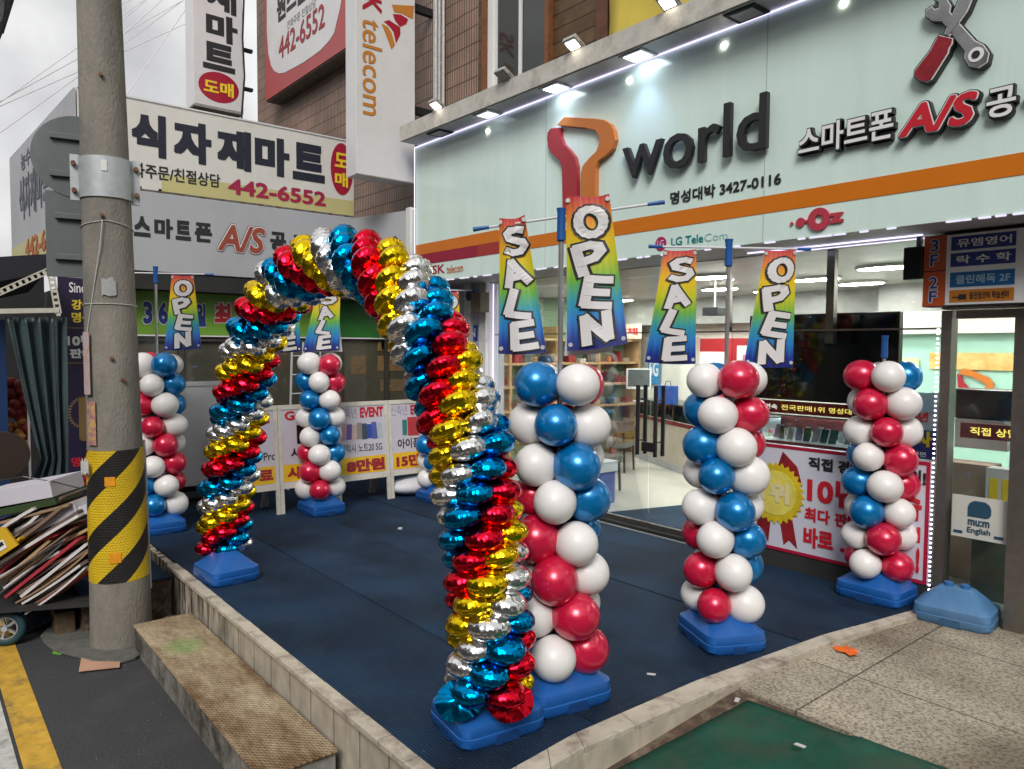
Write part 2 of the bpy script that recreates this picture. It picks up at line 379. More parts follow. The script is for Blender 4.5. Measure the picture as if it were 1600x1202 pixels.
# stone forecourt right of the terrace and the ramp down to the road
def m_pav():
    m = mat_grid('granite_pavers', (.35, .315, .255), (.09, .08, .07), 1.3, .95, .006, 'xy', 0, .8, var=.06, dirt=.12, bump=.25, vs=2.0)
    n, l, b = nodes(m); tc = n.new('ShaderNodeTexCoord')
    old = b.inputs['Base Color'].links[0].from_socket
    v = n.new('ShaderNodeTexNoise'); v.inputs['Scale'].default_value = 52; v.inputs['Detail'].default_value = 5; v.inputs['Roughness'].default_value = .75; l.new(tc.outputs['Object'], v.inputs[0])
    r = n.new('ShaderNodeValToRGB'); r.color_ramp.elements[0].position = .46; r.color_ramp.elements[1].position = .60
    r.color_ramp.elements[0].color = (1.25, 1.22, 1.15, 1); r.color_ramp.elements[1].color = (.42, .38, .35, 1); l.new(v.outputs['Fac'], r.inputs[0])
    v2 = n.new('ShaderNodeTexNoise'); v2.inputs['Scale'].default_value = 1.1; v2.inputs['Detail'].default_value = 8; l.new(tc.outputs['Object'], v2.inputs[0])
    r2 = n.new('ShaderNodeValToRGB'); r2.color_ramp.elements[0].position = .38; r2.color_ramp.elements[0].color = (.50, .46, .42, 1); r2.color_ramp.elements[1].position = .58; r2.color_ramp.elements[1].color = (1.05, 1.05, 1.05, 1); l.new(v2.outputs['Fac'], r2.inputs[0])
    a = n.new('ShaderNodeMix'); a.data_type = 'RGBA'; a.blend_type = 'MULTIPLY'; a.inputs[0].default_value = 1; l.new(old, a.inputs[6]); l.new(r.outputs[0], a.inputs[7])
    c = n.new('ShaderNodeMix'); c.data_type = 'RGBA'; c.blend_type = 'MULTIPLY'; c.inputs[0].default_value = 1; l.new(a.outputs[2], c.inputs[6]); l.new(r2.outputs[0], c.inputs[7])
    l.new(c.outputs[2], b.inputs['Base Color']); return m
m_pave = m_pav()
struct('forecourt_paving', MB().prism([(7.0, -2.36, -.42), (16, -2.36, -.42), (16, .9, -.42), (7.0, .9, -.42)], (0, 0, .400)), m_pave)
RZ = lambda y: -.035 + (y + 2.36) * .10          # height of the ramp surface
m_cheq = mat('rusty_chequer_plate', (.10, .065, .045), .7, metal=.2, var=.4, vs=14, dirt=.8, dcol=(.3, .25, .18), dscale=7, bump=.8, bs=45)
struct('ramp', MB().add([(6.9, -2.37, -.036), (14, -2.37, -.036), (14, -4.3, RZ(-4.3)), (6.9, -4.3, RZ(-4.3)), (6.9, -2.37, -.42), (14, -2.37, -.42), (14, -4.35, -.42), (6.9, -4.35, -.42)],
      [(0, 1, 2, 3), (0, 3, 7, 4), (3, 2, 6, 7), (1, 5, 6, 2), (4, 7, 6, 5), (0, 4, 5, 1)]), m_cheq)
g0, g1, g2 = P(1168, 1090, z=-.06), P(1000, 1188, z=-.27), P(1460, 1198, z=-.05)
gm = MB(); ga = Vector((7.30, -2.33, 0)); 
gp = [(7.30, -2.30), (9.6, -2.17), (9.6, -4.2), (7.52, -4.2), (7.36, -2.95)]
gn = 36
def gz(y): return (RZ(y) if y < -2.37 else -.020) + .006
vs = []; fs = []
for j in range(gn + 1):
    y = -2.43 - j * (4.2 - 2.43) / gn
    xl = 7.35 - max(0, (-2.43 - y)) * .115
    for i in range(gn + 1):
        x = xl + (9.8 - xl) * i / gn
        yy = y + (x - 7.35) * .10 * (1 - j / gn)
        vs.append((x, yy, gz(yy) + .003 + .004 * noise.noise((x * 2.2, yy * 2.2, 0)) + .003 * noise.noise((x * 7, yy * 7, 3))))
for j in range(gn):
    for i in range(gn):
        a = j * (gn + 1) + i; fs.append((a, a + 1, a + gn + 2, a + gn + 1))
m_green = mat('green_felt_mat', (.018, .082, .055), .95, var=.3, vs=3, bump=.6, bs=200, dirt=.8, dcol=(.06, .075, .05), dscale=3.5, spec=.1, dlo=.46, dhi=.7)
o = obj('ramp_mat', MB().add(vs, fs), m_green, smooth=True); tag(o, 'worn dark green felt mat lying on the ramp at the paving edge', 'floor mat')
sm = o.modifiers.new('solid', 'SOLIDIFY'); sm.thickness = .004

# steel step box at the street side of the terrace
m_step = mat('worn_tread_plate', (.50, .40, .26), .6, metal=.2, var=.25, vs=20, dirt=.9, dcol=(.14, .065, .022), dscale=2.0, stretch=(.6, 1.5, 1), dlo=.40, dhi=.63)
n, l, b = nodes(m_step); tcn = n.new('ShaderNodeTexCoord'); sxy = n.new('ShaderNodeMapping'); sxy.inputs['Rotation'].default_value = (0, 0, R(45)); l.new(tcn.outputs['Object'], sxy.inputs[0])
wv = n.new('ShaderNodeTexWave'); wv.inputs['Scale'].default_value = 13; l.new(sxy.outputs[0], wv.inputs[0])
wv2 = n.new('ShaderNodeTexWave'); wv2.bands_direction = 'Y'; wv2.inputs['Scale'].default_value = 13; l.new(sxy.outputs[0], wv2.inputs[0])
mu = n.new('ShaderNodeMath'); mu.operation = 'MULTIPLY'; l.new(wv.outputs['Fac'], mu.inputs[0]); l.new(wv2.outputs['Fac'], mu.inputs[1])
bb = n.new('ShaderNodeBump'); bb.inputs['Distance'].default_value = .01; bb.inputs['Strength'].default_value = .8; l.new(mu.outputs[0], bb.inputs['Height']); l.new(bb.outputs[0], b.inputs['Normal'])
# a soft-edged round green patch mixed into the plate colour
gm_ = n.new('ShaderNodeMapping'); gm_.inputs['Location'].default_value = (.62, .02, 0); l.new(tcn.outputs['Object'], gm_.inputs[0])
gl = n.new('ShaderNodeTexGradient'); gl.gradient_type = 'SPHERICAL'; gs = n.new('ShaderNodeMapping'); gs.inputs['Scale'].default_value = (5, 6, .0); l.new(gm_.outputs[0], gs.inputs[0]); l.new(gs.outputs[0], gl.inputs[0])
gr = n.new('ShaderNodeValToRGB'); gr.color_ramp.elements[1].position = .6; gr.color_ramp.elements[1].color = (.42, .42, .42, 1); l.new(gl.outputs['Fac'], gr.inputs[0])
old = b.inputs['Base Color'].links[0].from_socket; mmx = n.new('ShaderNodeMix'); mmx.data_type = 'RGBA'; l.new(gr.outputs[0], mmx.inputs[0]); l.new(old, mmx.inputs[6]); mmx.inputs[7].default_value = (.12, .42, .06, 1); l.new(mmx.outputs[2], b.inputs['Base Color'])
t = thing('metal_step', 'rusty tread-plate metal step with a soft green patch beside the terrace', 'step', (4.8, -4.55, -.4))
SZ = -.19
obj('step_top', MB().box((3.52, -4.76, SZ - .012), (6.12, -4.335, SZ)), m_step, t, bevel=.004)
m_stepf = mat('stained_step_side', (.27, .26, .23), .75, var=.3, vs=9, dirt=.95, dcol=(.045, .035, .025), dscale=4, bump=.5, bs=40, dlo=.40, dhi=.62)
obj('step_front', MB().box((3.54, -4.75, -.398), (6.1, -4.72, SZ - .013)), m_stepf, t)
obj('step_side', MB().box((6.07, -4.715, -.398), (6.1, -4.345, SZ - .013)), m_stepf, t)
obj('step_side', MB().box((3.54, -4.715, -.398), (3.57, -4.345, SZ - .013)), m_stepf, t)

# second, carpeted step beyond the pole
t = thing('carpeted_step', 'low step covered with blue mat between the utility pole and the terrace', 'step', (2.0, -4.7, -.4))
obj('step_body', MB().box((1.0, -5.0, -.398), (2.92, -4.325, -.06)), m_cheq, t)
obj('step_mat', MB().box((.98, -5.02, -.058), (2.94, -4.325, -.045)), m_mat, t)
o = obj('wooden_block', MB().box((2.62, -5.02 - .16, -.398), (2.86, -5.04, -.2)), mat('damp_wood', (.11, .075, .045), .85, var=.3, vs=20), bevel=.01)
tag(o, 'damp wooden block on the road behind the foot of the utility pole', 'block')
o = obj('small_blue_mat', MB().add([(1.6, -5.35, -.392), (2.6, -5.35, -.392), (2.84, -5.06, -.19), (1.6, -5.06, -.19), (1.6, -5.35, -.398), (2.6, -5.35, -.398), (2.84, -5.06, -.196), (1.6, -5.06, -.196)], [(0, 1, 2, 3), (4, 7, 6, 5), (0, 4, 5, 1), (1, 5, 6, 2), (3, 2, 6, 7), (0, 3, 7, 4)]), m_mat)
tag(o, 'small sloping blue mat leaning on the wooden block by the pole', 'floor mat')

# ================================================================== BUILDINGS
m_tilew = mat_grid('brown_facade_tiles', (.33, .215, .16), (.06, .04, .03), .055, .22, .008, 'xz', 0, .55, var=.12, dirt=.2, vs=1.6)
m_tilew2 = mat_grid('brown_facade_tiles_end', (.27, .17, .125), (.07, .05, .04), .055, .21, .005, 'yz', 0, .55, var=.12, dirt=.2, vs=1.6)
m_wood = mat_grid('brown_timber_boards', (.115, .062, .024), (.02, .012, .006), 6, .16, .008, 'xz', 0, .5, var=.18, dirt=.25, vs=9)
m_mint = mat('mint_acrylic_panel', (.68, .84, .77), .16, var=.05, vs=1.2, coat=.3, dirt=.35, dcol=(.52, .62, .56), dscale=2.5, stretch=(1.6, 1, .22), dlo=.48, dhi=.8)
m_greyp = mat('grey_sign_panel', (.42, .43, .455), .35, var=.05, vs=3, dirt=.2, dcol=(.2, .2, .2))
m_conc = mat('stained_white_concrete', (.52, .5, .45), .8, var=.12, vs=7, dirt=.7, dcol=(.2, .17, .13), dscale=4, bump=.3)
m_soff = mat('grey_soffit', (.42, .42, .44), .5, var=.08)
m_led = mat_emit('led_strip_light', (.74, .68, 1.0), 1.15)
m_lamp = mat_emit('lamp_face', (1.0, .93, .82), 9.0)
m_lampw = mat_emit('ceiling_lamp_face', (1.0, .975, .94), 46.0)
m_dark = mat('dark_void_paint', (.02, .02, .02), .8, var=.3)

B = thing('shop_building', 'brown tiled building over the brightly lit corner phone shop, with timber boards upstairs', 'building', (5, 2, 0))
YW = -.15
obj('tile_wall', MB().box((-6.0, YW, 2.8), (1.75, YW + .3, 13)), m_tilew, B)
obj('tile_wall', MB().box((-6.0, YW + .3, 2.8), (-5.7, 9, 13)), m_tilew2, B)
wl = P(703, 150, y=YW).x; wr = P(940, 60, y=YW).x
obj('timber_wall', MB().box((1.76, YW - .02, 4.55), (12, YW + .25, 9)), m_wood, B)
obj('timber_post', MB().box((wr, YW - .09, 4.75), (wr + .17, YW - .025, 9)), mat('dark_red_timber', (.10, .035, .015), .5, var=.3, vs=10), B)
# window upstairs
x0, x1 = P(762, 90, y=YW).x, P(862, 60, y=YW).x
wz0, wz1 = 4.9, 6.9
fr = obj('window', MB().box((x0, YW - .10, wz0 - .2), (x0 + .09, YW - .025, wz1)).box((x1 - .02, YW - .10, wz0 - .2), (x1 + .05, YW - .025, wz1)).box((x0, YW - .10, wz1 + .0), (x1 + .05, YW - .025, wz1 + .09)), mat('red_brown_timber', (.17, .06, .02), .5, var=.3, vs=10), B)
obj('sash', MB().box((x0 + .095, YW - .075, wz0 - .2), (x0 + .2, YW - .027, wz1)).box((x0 + .2, YW - .06, wz0 - .2), (x0 + .26, YW - .027, wz1)).box(((x0 + x1) / 2 + .08, YW - .06, wz0 - .2), ((x0 + x1) / 2 + .13, YW - .027, wz1)), M_WHITEP, fr)
obj('pane', MB().box((x0 + .26, YW - .04, wz0 - .2), (x1 - .02, YW - .026, wz1)), M_DGLASS, fr)
# pipes on the tiles
pz = MB()
for k, dx in enumerate((0, .075, .13)):
    xx = P(686 + k * 6, 150, y=YW).x; pz.tube([(xx, YW - .06, 4.5), (xx, YW - .06, 9)], .024 if k else .036, 8)
obj('conduit', pz, mat('galvanised_pipe', (.5, .48, .47), .5, metal=.4, var=.15, vs=30, bump=.6, bs=60), B, smooth=True)
# canopy over the fascia
CZ = 4.60
obj('canopy', MB().box((1.21, -1.02, CZ), (13, -.17, CZ + .19)), m_conc, B)
obj('canopy_soffit', MB().box((1.24, -1.0, CZ - .008), (13, -.17, CZ - .001)), m_soff, B)

S = thing('shop_sign', 'long mint green fascia sign with a tool-shaped logo and world lettering over the glass front', 'sign', (5, -.7, 2.8))
FY = -.73; FZ0, FZ1 = 2.80, 4.585
obj('sign_panel', MB().box((1.14, FY, FZ0), (13, -.45, FZ1)), m_mint, S)
seam = MB()
for px, py in ((853, 250), (1195, 250)):
    sx = P(px, py, y=FY).x; seam.box((sx - .003, FY - .002, FZ0), (sx + .003, FY, FZ1))
obj('panel_seam', seam, m_soff, S)
m_or = mat('orange_stripe', (.62, .17, .01), .3, var=.03); m_rd = mat('crimson_stripe', (.30, .012, .04), .3, var=.03)
za, zb = P(1100, 323, y=FY).z, P(1100, 348, y=FY).z
zc = P(652, 360, y=FY).z
xs = P(783, 340, y=FY).x; xr = P(746, 360, y=FY).x
obj('stripe', MB().box((xs - .001, FY - .004, zb), (13, FY - .001, za)), m_or, S)
up = MB(); zt = za + (za - zb)
r_ = .07; pl = [(1.145, za + .001), (xs, za + .001)] + [(xs - r_ + r_ * math.cos(a) , zt - r_ + r_ * math.sin(a)) for a in [k * math.pi / 16 for k in range(0, 9)]] + [(1.145, zt)]
obj('stripe', up.prism([(p[0], FY - .004, p[1]) for p in pl], (0, .003, 0)), m_or, S)
obj('stripe', MB().box((1.145, FY - .004, zb), (xr, FY - .001, za - .001)), m_rd, S)
obj('stripe', MB().box((xr + .001, FY - .004, zb), (xs - .002, FY - .001, za - .001)), mat('brick_red_stripe', (.36, .035, .03), .3, var=.03), S)
# tool-shaped ribbon logo, 9 cm deep, standing off the panel
c3 = lambda x, y: (600 + x / 3.004, y / 3.004)
def logo(pts, name, mt, par=None):
    q = [P(*c3(*p), y=FY - .055) for p in pts]
    return obj(name, MB().prism([(v.x, FY - .055, v.z) for v in q], (0, .052, 0)), mt, par or S, bevel=.006)
red_o = [(780, 603), (822, 598), (826, 640), (838, 672), (868, 703), (893, 735), (903, 780), (905, 1010), (838, 1010), (834, 790), (822, 752), (788, 722), (768, 690), (764, 650), (767, 622)]
or_o = [(810, 588), (845, 549), (985, 556), (1030, 562), (1062, 582), (1078, 612), (1085, 655), (1072, 698), (1040, 730), (1003, 757), (992, 790), (990, 1010), (922, 1010), (921, 820), (932, 778), (962, 742), (995, 710), (1010, 672), (1008, 640), (990, 612), (940, 600), (870, 594)]
logo(red_o, 'logo_ribbon', mat('crimson_logo', (.36, .03, .04), .3, var=.04)); logo(or_o, 'logo_ribbon', mat('orange_logo', (.55, .17, .035), .3, var=.04))
TA('lettering', 'world', 4.87, 3.52, 1.50, .44, FY, M_INK, S, off=.008, extr=.035, lift=.03)
def px3(bl, br, tl, y):
    a, b2, c = P(*bl, y=y), P(*br, y=y), P(*tl, y=y); return a.x, a.z, b2.x - a.x, c.z - a.z
def TApx(name, body, bl, br, tl, y, mt, par, **k): return TA(name, body, *px3(bl, br, tl, y), y, mt, par, **k)
TApx('lettering', '명성대박 3427-0116', (1048, 320), (1221, 290), (1048, 301), FY, M_INK, S, off=.018, lift=.004, extr=.02)
def outlined(body, x, z, wd, ht, y, c1, c2, par, ex=.045, off=.03, shear=0.):
    g, _ = glyphs(body, off, shear, 0.); sy = ht / (max(p.y for p in g) - min(p.y for p in g))
    fr = .005 + sy * (.20 + .009)
    TA('letter_outline', body, x, z, wd, ht, y, c2, par, off=off, extra=ex, extr=.10, lift=.004, shear=shear)
    if c1 is not M_WHITEL: TA('letter_rim', body, x, z, wd, ht, y - fr, M_WHITEL, par, off=off, extra=ex * .45, lift=.001, shear=shear)
    TA('lettering', body, x, z, wd, ht, y - fr - .005, c1, par, off=off, lift=.001, shear=shear)
x, z, wd, ht = px3((1253, 248), (1401, 219), (1253, 209), FY)
outlined('스마트폰', x, z, wd, ht + .02, FY, M_WHITEL, M_INK, S, off=.02)
x, z, wd, ht = px3((1411, 219), (1532, 197), (1411, 172), FY)
outlined('A/S', x, z, wd, ht, FY, M_REDL, M_INK, S, ex=.05, off=.035, shear=.2)
x, z, wd, ht = px3((1545, 190), (1591, 183), (1545, 145), FY)
outlined('공', x, z, wd, ht, FY, M_WHITEL, M_INK, S, off=.02)
outlined('식', x + wd + .05, z, wd, ht, FY, M_WHITEL, M_INK, S, off=.02)
TApx('lettering', 'SK', (676, 429), (695, 427), (676, 415), FY, mat('dark_red_lettering', (.35, .01, .03), .4, var=0), S, off=.02)
TApx('lettering', 'telecom', (698, 428), (724, 425), (698, 415), FY, mat('orange_lettering', (.55, .12, .02), .4, var=0), S, off=.012)
lz = P(1033, 381, y=FY)
obj('logo_disc', disc((lz.x, FY - .001, lz.z), UA, UZ, NA, .062, .062, .006), mat('magenta_logo', (.38, .02, .12), .4, var=.03), S)
TA('lettering', 'LG', lz.x - .035, lz.z - .03, .07, .06, FY - .006, M_WHITEL, S, off=.0)
m_teal = mat('teal_lettering', (.0, .22, .22), .4, var=0)
TApx('lettering', 'LG Tele', (1049, 385), (1099, 378), (1049, 372), FY, m_teal, S, off=.02)
TApx('lettering', 'Com', (1101, 378), (1137, 373), (1101, 366), FY, mat('pale_teal_lettering', (.30, .5, .52), .4, var=0), S, off=.0)
oz = P(1281, 343, y=FY)
m_pink = mat('pink_red_logo', (.48, .05, .08), .3, var=.04)
lo = MB()
ring = [(math.cos(2 * math.pi * i / 32), math.sin(2 * math.pi * i / 32)) for i in range(32)]
vv = []; ff = []
for (rr_, yy) in ((.085, 0), (.085, -.02), (.033, -.02), (.033, 0)):
    vv += [(oz.x + c * rr_, FY - .002 + yy, oz.z + s * rr_) for c, s in ring]
for k in range(3):
    for i in range(32): ff.append((k * 32 + i, k * 32 + (i + 1) % 32, (k + 1) * 32 + (i + 1) % 32, (k + 1) * 32 + i))
lo.add(vv, ff)
obj('logo_ring', lo, m_pink, S)
p2 = P(1252, 348, y=FY); p3 = P(1238, 350, y=FY)
obj('logo_dots', disc((p2.x, FY - .001, p2.z), UA, UZ, NA, .036, .036, .015, 20).prism([(p3.x + .013 * c, FY - .001, p3.z + .013 * s) for c, s in ring], (0, -.012, 0)).box((p2.x + .02, FY - .013, p2.z - .008), (oz.x - .07, FY - .001, p2.z + .012)), m_pink, S)
TApx('lettering', 'z', (1297, 350), (1319, 346), (1297, 334), FY, m_pink, S, off=.05, extr=.04)
# wrench and screwdriver emblem
c4 = lambda x, y: (1100 + x / 3.004, y / 3.004)
def emb(pts, name, mt, d0, d1):
    q = [P(*c4(*p), y=FY) for p in pts]
    return obj(name, MB().prism([(v.x, FY - d1, v.z) for v in q], (0, d1 - d0, 0)), mt, S)
def grow(pts, k):
    cx = sum(p[0] for p in pts) / len(pts); cy = sum(p[1] for p in pts) / len(pts); o_ = []
    n_ = len(pts)
    for i, p in enumerate(pts):
        a, b2 = Vector(pts[i - 1]), Vector(pts[(i + 1) % n_]); t_ = (b2 - a).normalized(); nn = Vector((t_.y, -t_.x))
        area = sum(pts[j][0] * pts[(j + 1) % n_][1] - pts[(j + 1) % n_][0] * pts[j][1] for j in range(n_))
        o_.append((p[0] + nn.x * k * (1 if area > 0 else -1), p[1] + nn.y * k * (1 if area > 0 else -1)))
    return o_
wr_o = [(1062, 60), (1085, 45), (1098, 60), (1122, 52), (1122, 22), (1098, 12), (1125, 2), (1155, 12), (1172, 40), (1165, 68), (1190, 100), (1285, 205), (1325, 225), (1350, 262), (1342, 300), (1305, 325), (1262, 318), (1240, 285), (1245, 250), (1150, 125), (1130, 105), (1090, 105), (1065, 88)]
sh_o = [(1222, 0), (1255, -60), (1300, -60), (1250, 60), (1165, 180), (1148, 172), (1190, 70)]
hd_o = [(1120, 180), (1182, 195), (1178, 215), (1165, 235), (1160, 258), (1085, 378), (1062, 392), (1030, 385), (1008, 365), (1010, 342), (1085, 245), (1095, 222), (1108, 200)]
for q in (wr_o, sh_o, hd_o): emb(grow(q, 11), 'emblem_backing', M_INK, .002, .05)
for q in (wr_o, sh_o, hd_o): emb(grow(q, 5), 'emblem_rim', M_WHITEL, .0505, .054)
m_grad = mat('silver_grey_emblem', (.30, .30, .31), .35, metal=.3, var=.5, vs=2.2)
emb(wr_o, 'emblem_wrench', m_grad, .0545, .058); emb(sh_o, 'emblem_shaft', m_grad, .0585, .062); emb(hd_o, 'emblem_handle', mat('dark_red_emblem', (.28, .02, .03), .3, var=.35, vs=5), .0585, .063)
ec = P(*c4(1293, 268), y=FY)
obj('emblem_hole', disc((ec.x, FY - .0585, ec.z), UA, UZ, NA, .045, .045, .003, 24), M_WHITEL, S); obj('emblem_hole', disc((ec.x, FY - .062, ec.z), UA, UZ, NA, .024, .024, .003, 24), M_INK, S)
# LED lines edging the sign
obj('led_strip', MB().tube([(1.14, FY - .02, FZ1 - .005), (13, FY - .02, FZ1 - .005)], .007, 6), m_led, S)
obj('led_strip', MB().tube([(1.125, FY - .01, FZ0), (1.125, FY - .01, FZ1)], .008, 6), m_led, S)
le = MB()
for k in range(84):
    xx = 1.3 + k * .095
    if random.random() < .5: le.box((xx, FY - .012, FZ0 - .012), (xx + .05 + random.random() * .04, FY + .012, FZ0 - .002))
obj('led_strip', le, mat_emit('dim_led_strip_light', (.85, .8, 1), .65), S)
obj('sign_underside', MB().box((1.15, FY + .003, FZ0 - .001), (13, -.06, FZ0 + .002)), m_soff, S)

# floodlights standing on the canopy and downlights set in its underside
m_fl = mat('grey_lamp_housing', (.42, .42, .4), .4, metal=.4, var=.15, vs=12)
FLN = ['floodlight over the left end of the mint sign, next to the tall projecting sign', 'unlit floodlight on the canopy below the upstairs window', 'floodlight on the canopy just right of the upstairs window', 'floodlight on the canopy under the yellow banner']
for i, (px, py, on) in enumerate(((683, 180, 1), (788, 136, 0), (897, 90, 1), (1045, 29, 1))):
    p = P(px, py, y=-1.05)
    f = thing('floodlight', FLN[i], 'floodlight', (p.x, -1.0, CZ + .19), 'floodlights along the canopy edge')
    u, v, nn = UA, Vector((0, -.5, -.87)).normalized().cross(UA), Vector((0, -.5, -.87)).normalized()
    c = Vector((p.x, -1.06, max(p.z, CZ + .24)))
    obj('lamp_housing', MB().obox(c, u, v, nn, .085, .075, .022), m_fl, f, bevel=.008)
    obj('lamp_glass', MB().obox(c + nn * .0245, u, v, nn, .06, .045, .002), m_lamp if on else m_fl, f)
    obj('bracket', MB().tube([(c.x - .09, c.y, c.z), (c.x - .09, -.98, CZ + .195), (c.x + .09, -.98, CZ + .195), (c.x + .09, c.y, c.z)], .008, 6), m_fl, f)
DLN = ['downlight panel nearest the left end of the canopy underside', 'bluish downlight panel under the canopy, second from its left end', 'bright downlight panel under the canopy left of the tool-shaped logo', 'bright downlight panel under the canopy right of the tool-shaped logo', 'unlit downlight panel under the canopy above the world lettering']
for i, (px, py, st) in enumerate(((685, 207, 0), (757, 177, 1.2), (865, 136, 9), (993, 85, 9), (1160, 17, 0))):
    p = P(px, py, z=CZ - .01); p.y = min(max(p.y, -.93), -.8)
    p.x = P(px, py, y=p.y).x
    f = thing('downlight', DLN[i], 'downlight', (p.x, p.y, CZ - .01), 'downlights under the canopy')
    obj('lamp_frame', MB().box((p.x - .14, -.975, CZ - .022), (p.x + .14, -.755, CZ - .009)), m_soff if st else m_dark, f)
    obj('lamp_face', MB().box((p.x - .10, -.945, CZ - .026), (p.x + .10, -.785, CZ - .0225)), mat_emit('downlight_face_%s' % ('bright' if st > 2 else 'dim'), (.8, .88, 1), st) if st else m_soff, f)
    if st > 2:
        ld = bpy.data.lights.new('downlight_lamp', 'SPOT'); ld.energy = 9; ld.color = (.42, .6, 1); ld.spot_size = R(80); ld.spot_blend = .8; ld.shadow_soft_size = .06
        lo_ = bpy.data.objects.new('downlight_lamp', ld); COL.objects.link(lo_); lo_.location = (0, -.02, -.03); lo_.parent = f
        lo_.rotation_euler = Vector((0, .16, -1)).to_track_quat('-Z', 'Y').to_euler()
# glowing discs on the panel stand in for reflections of the downlights
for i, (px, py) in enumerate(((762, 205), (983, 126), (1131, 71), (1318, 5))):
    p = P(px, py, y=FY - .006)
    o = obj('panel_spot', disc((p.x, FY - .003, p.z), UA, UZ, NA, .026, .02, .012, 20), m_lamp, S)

# yellow banner upstairs
yl = P(955, 60, y=YW - .12).x; vs = []; fs = []
for j in range(9):
    for i in range(25):
        vs.append((yl + i * .15, YW - .13 - .03 * math.sin(i * 1.1 + j * .6) - .015 * math.sin(j * 2), 4.83 + j * .25))
for j in range(8):
    for i in range(24): a = j * 25 + i; fs.append((a, a + 1, a + 26, a + 25))
o = obj('yellow_banner', MB().add(vs, fs), mat('yellow_vinyl', (.55, .43, .06), .5, var=.06), smooth='all'); tag(o, 'creased yellow vinyl banner hung on the upper wall above the canopy', 'banner')
sm = o.modifiers.new('solid', 'SOLIDIFY'); sm.thickness = .004

# ---- shopfront glass, doors, frames (parts of the building)
gz1 = FZ0 - .002
for (a, b2) in ((1.95, 3.62), (5.56, 7.38)):
    obj('shop_window', MB().box((a, -.006, .06), (b2, .006, gz1)), M_GLASS, B)
mull = MB()
for xx in (3.64, 5.53): mull.box((xx - .012, -.02, 2.12), (xx + .012, .02, gz1))
mull.box((1.95, -.02, 2.105), (7.4, .02, 2.12))
xm = P(1295, 430, y=.0).x; mull.box((xm - .035, .03, 2.0), (xm + .035, .09, 2.95))
obj('window_frame', mull, M_STEEL, B)
obj('door_transom_glass', MB().box((3.655, -.006, 2.125), (5.515, .006, gz1)), M_GLASS, B)
for k, (a, b2) in enumerate(((3.66, 4.565), (4.585, 5.51))):
    d = obj('glass_door', MB().box((a, -.006, .03), (b2, .006, 2.1)), M_GLASS, B)
    obj('door_rail', MB().box((a, -.02, .022), (b2, .02, .10)), M_STEEL, d)
    hx = b2 - .10 if k == 0 else a + .12
    for sy in (-1, 1):
        h = MB(); h.tube([(hx, sy * .06, .82), (hx, sy * .06, 1.56)], .023, 10)
        for zz in (.97, 1.41): h.tube([(hx, 0.008 * sy, zz), (hx, sy * .06, zz)], .009, 8)
        obj('door_handle', h, M_BLACK, d, smooth=True)
obj('door_lock', MB().box((4.50, -.04, .86), (4.66, -.012, .96)), M_BLACK, B, bevel=.006)
obj('threshold', MB().box((1.95, -.09, .004), (7.4, -.022, .05)), m_dark, B)
obj('threshold', MB().box((1.95, -.11, .0045), (5.56, -.092, .016)), M_ALU, B)
obj('sill_wall', MB().box((5.56, -.07, .052), (7.4, -.012, .15)), m_dark, B)
# LED line standing up the right edge, small beads
lb = MB()
for k in range(58): zz = .12 + k * .036; lb.box((7.388, -.085, zz), (7.400, -.073, zz + .012))
obj('led_strip', lb, mat_emit('bead_led_light', (.92, .85, 1), 3.0), B)
obj('led_strip', MB().tube([(1.93, -.03, .3), (1.93, -.03, 2.78)], .008, 6), m_led, B)
obj('led_strip', MB().tube([(5.9, -.30, FZ0 - .012), (7.35, -.30, FZ0 - .012)], .007, 6).tube([(6.2, -.12, FZ0 - .012), (7.35, -.12, FZ0 - .012)], .005, 6), m_led, B)
# left reveal: pale lavender wall between the two shopfronts
m_lav = mat('lavender_white_wall', (.52, .5, .56), .4, var=.05)
obj('corner_wall', MB().box((.55, -.10, 0), (1.88, .2, 2.8)), m_lav, B)
obj('corner_pilaster', MB().box((1.45, -.16, .0), (1.6, -.101, 2.8)).box((1.78, -.15, .0), (1.92, -.101, 2.8)), M_WHITEP, B)
p = P(755, 473, y=-.2)
o = obj('outdoor_speaker', MB().box((p.x - .11, -.32, p.z - .13), (p.x + .09, -.165, p.z + .13)), mat('beige_speaker_case', (.17, .14, .095), .6, var=.15, vs=30, bump=.5, bs=150), bevel=.01)
tag(o, 'small beige speaker box on the pale corner wall', 'speaker')
p = P(735, 462, y=-.14)
o = obj('round_sensor', disc((p.x, -.105, p.z), UA, UZ, NA, .075, .075, .06, 24), mat('navy_plastic', (.03, .04, .12), .4, var=.1)); tag(o, 'round navy blue sensor on the pale corner wall beside the speaker box', 'sensor')
p = P(738, 520, y=-.14)
t = thing('small_blue_sign', 'small blue square sign on the pale corner wall', 'sign', (p.x, -.11, p.z))
obj('sign_plate', MB().box((p.x - .09, -.115, p.z - .11), (p.x + .07, -.102, p.z + .1)), mat('blue_sign', (.02, .05, .28), .4, var=.05), t, bevel=.004)
TA('lettering', 'N', p.x - .06, p.z - .06, .1, .12, -.116, M_WHITEL, t)
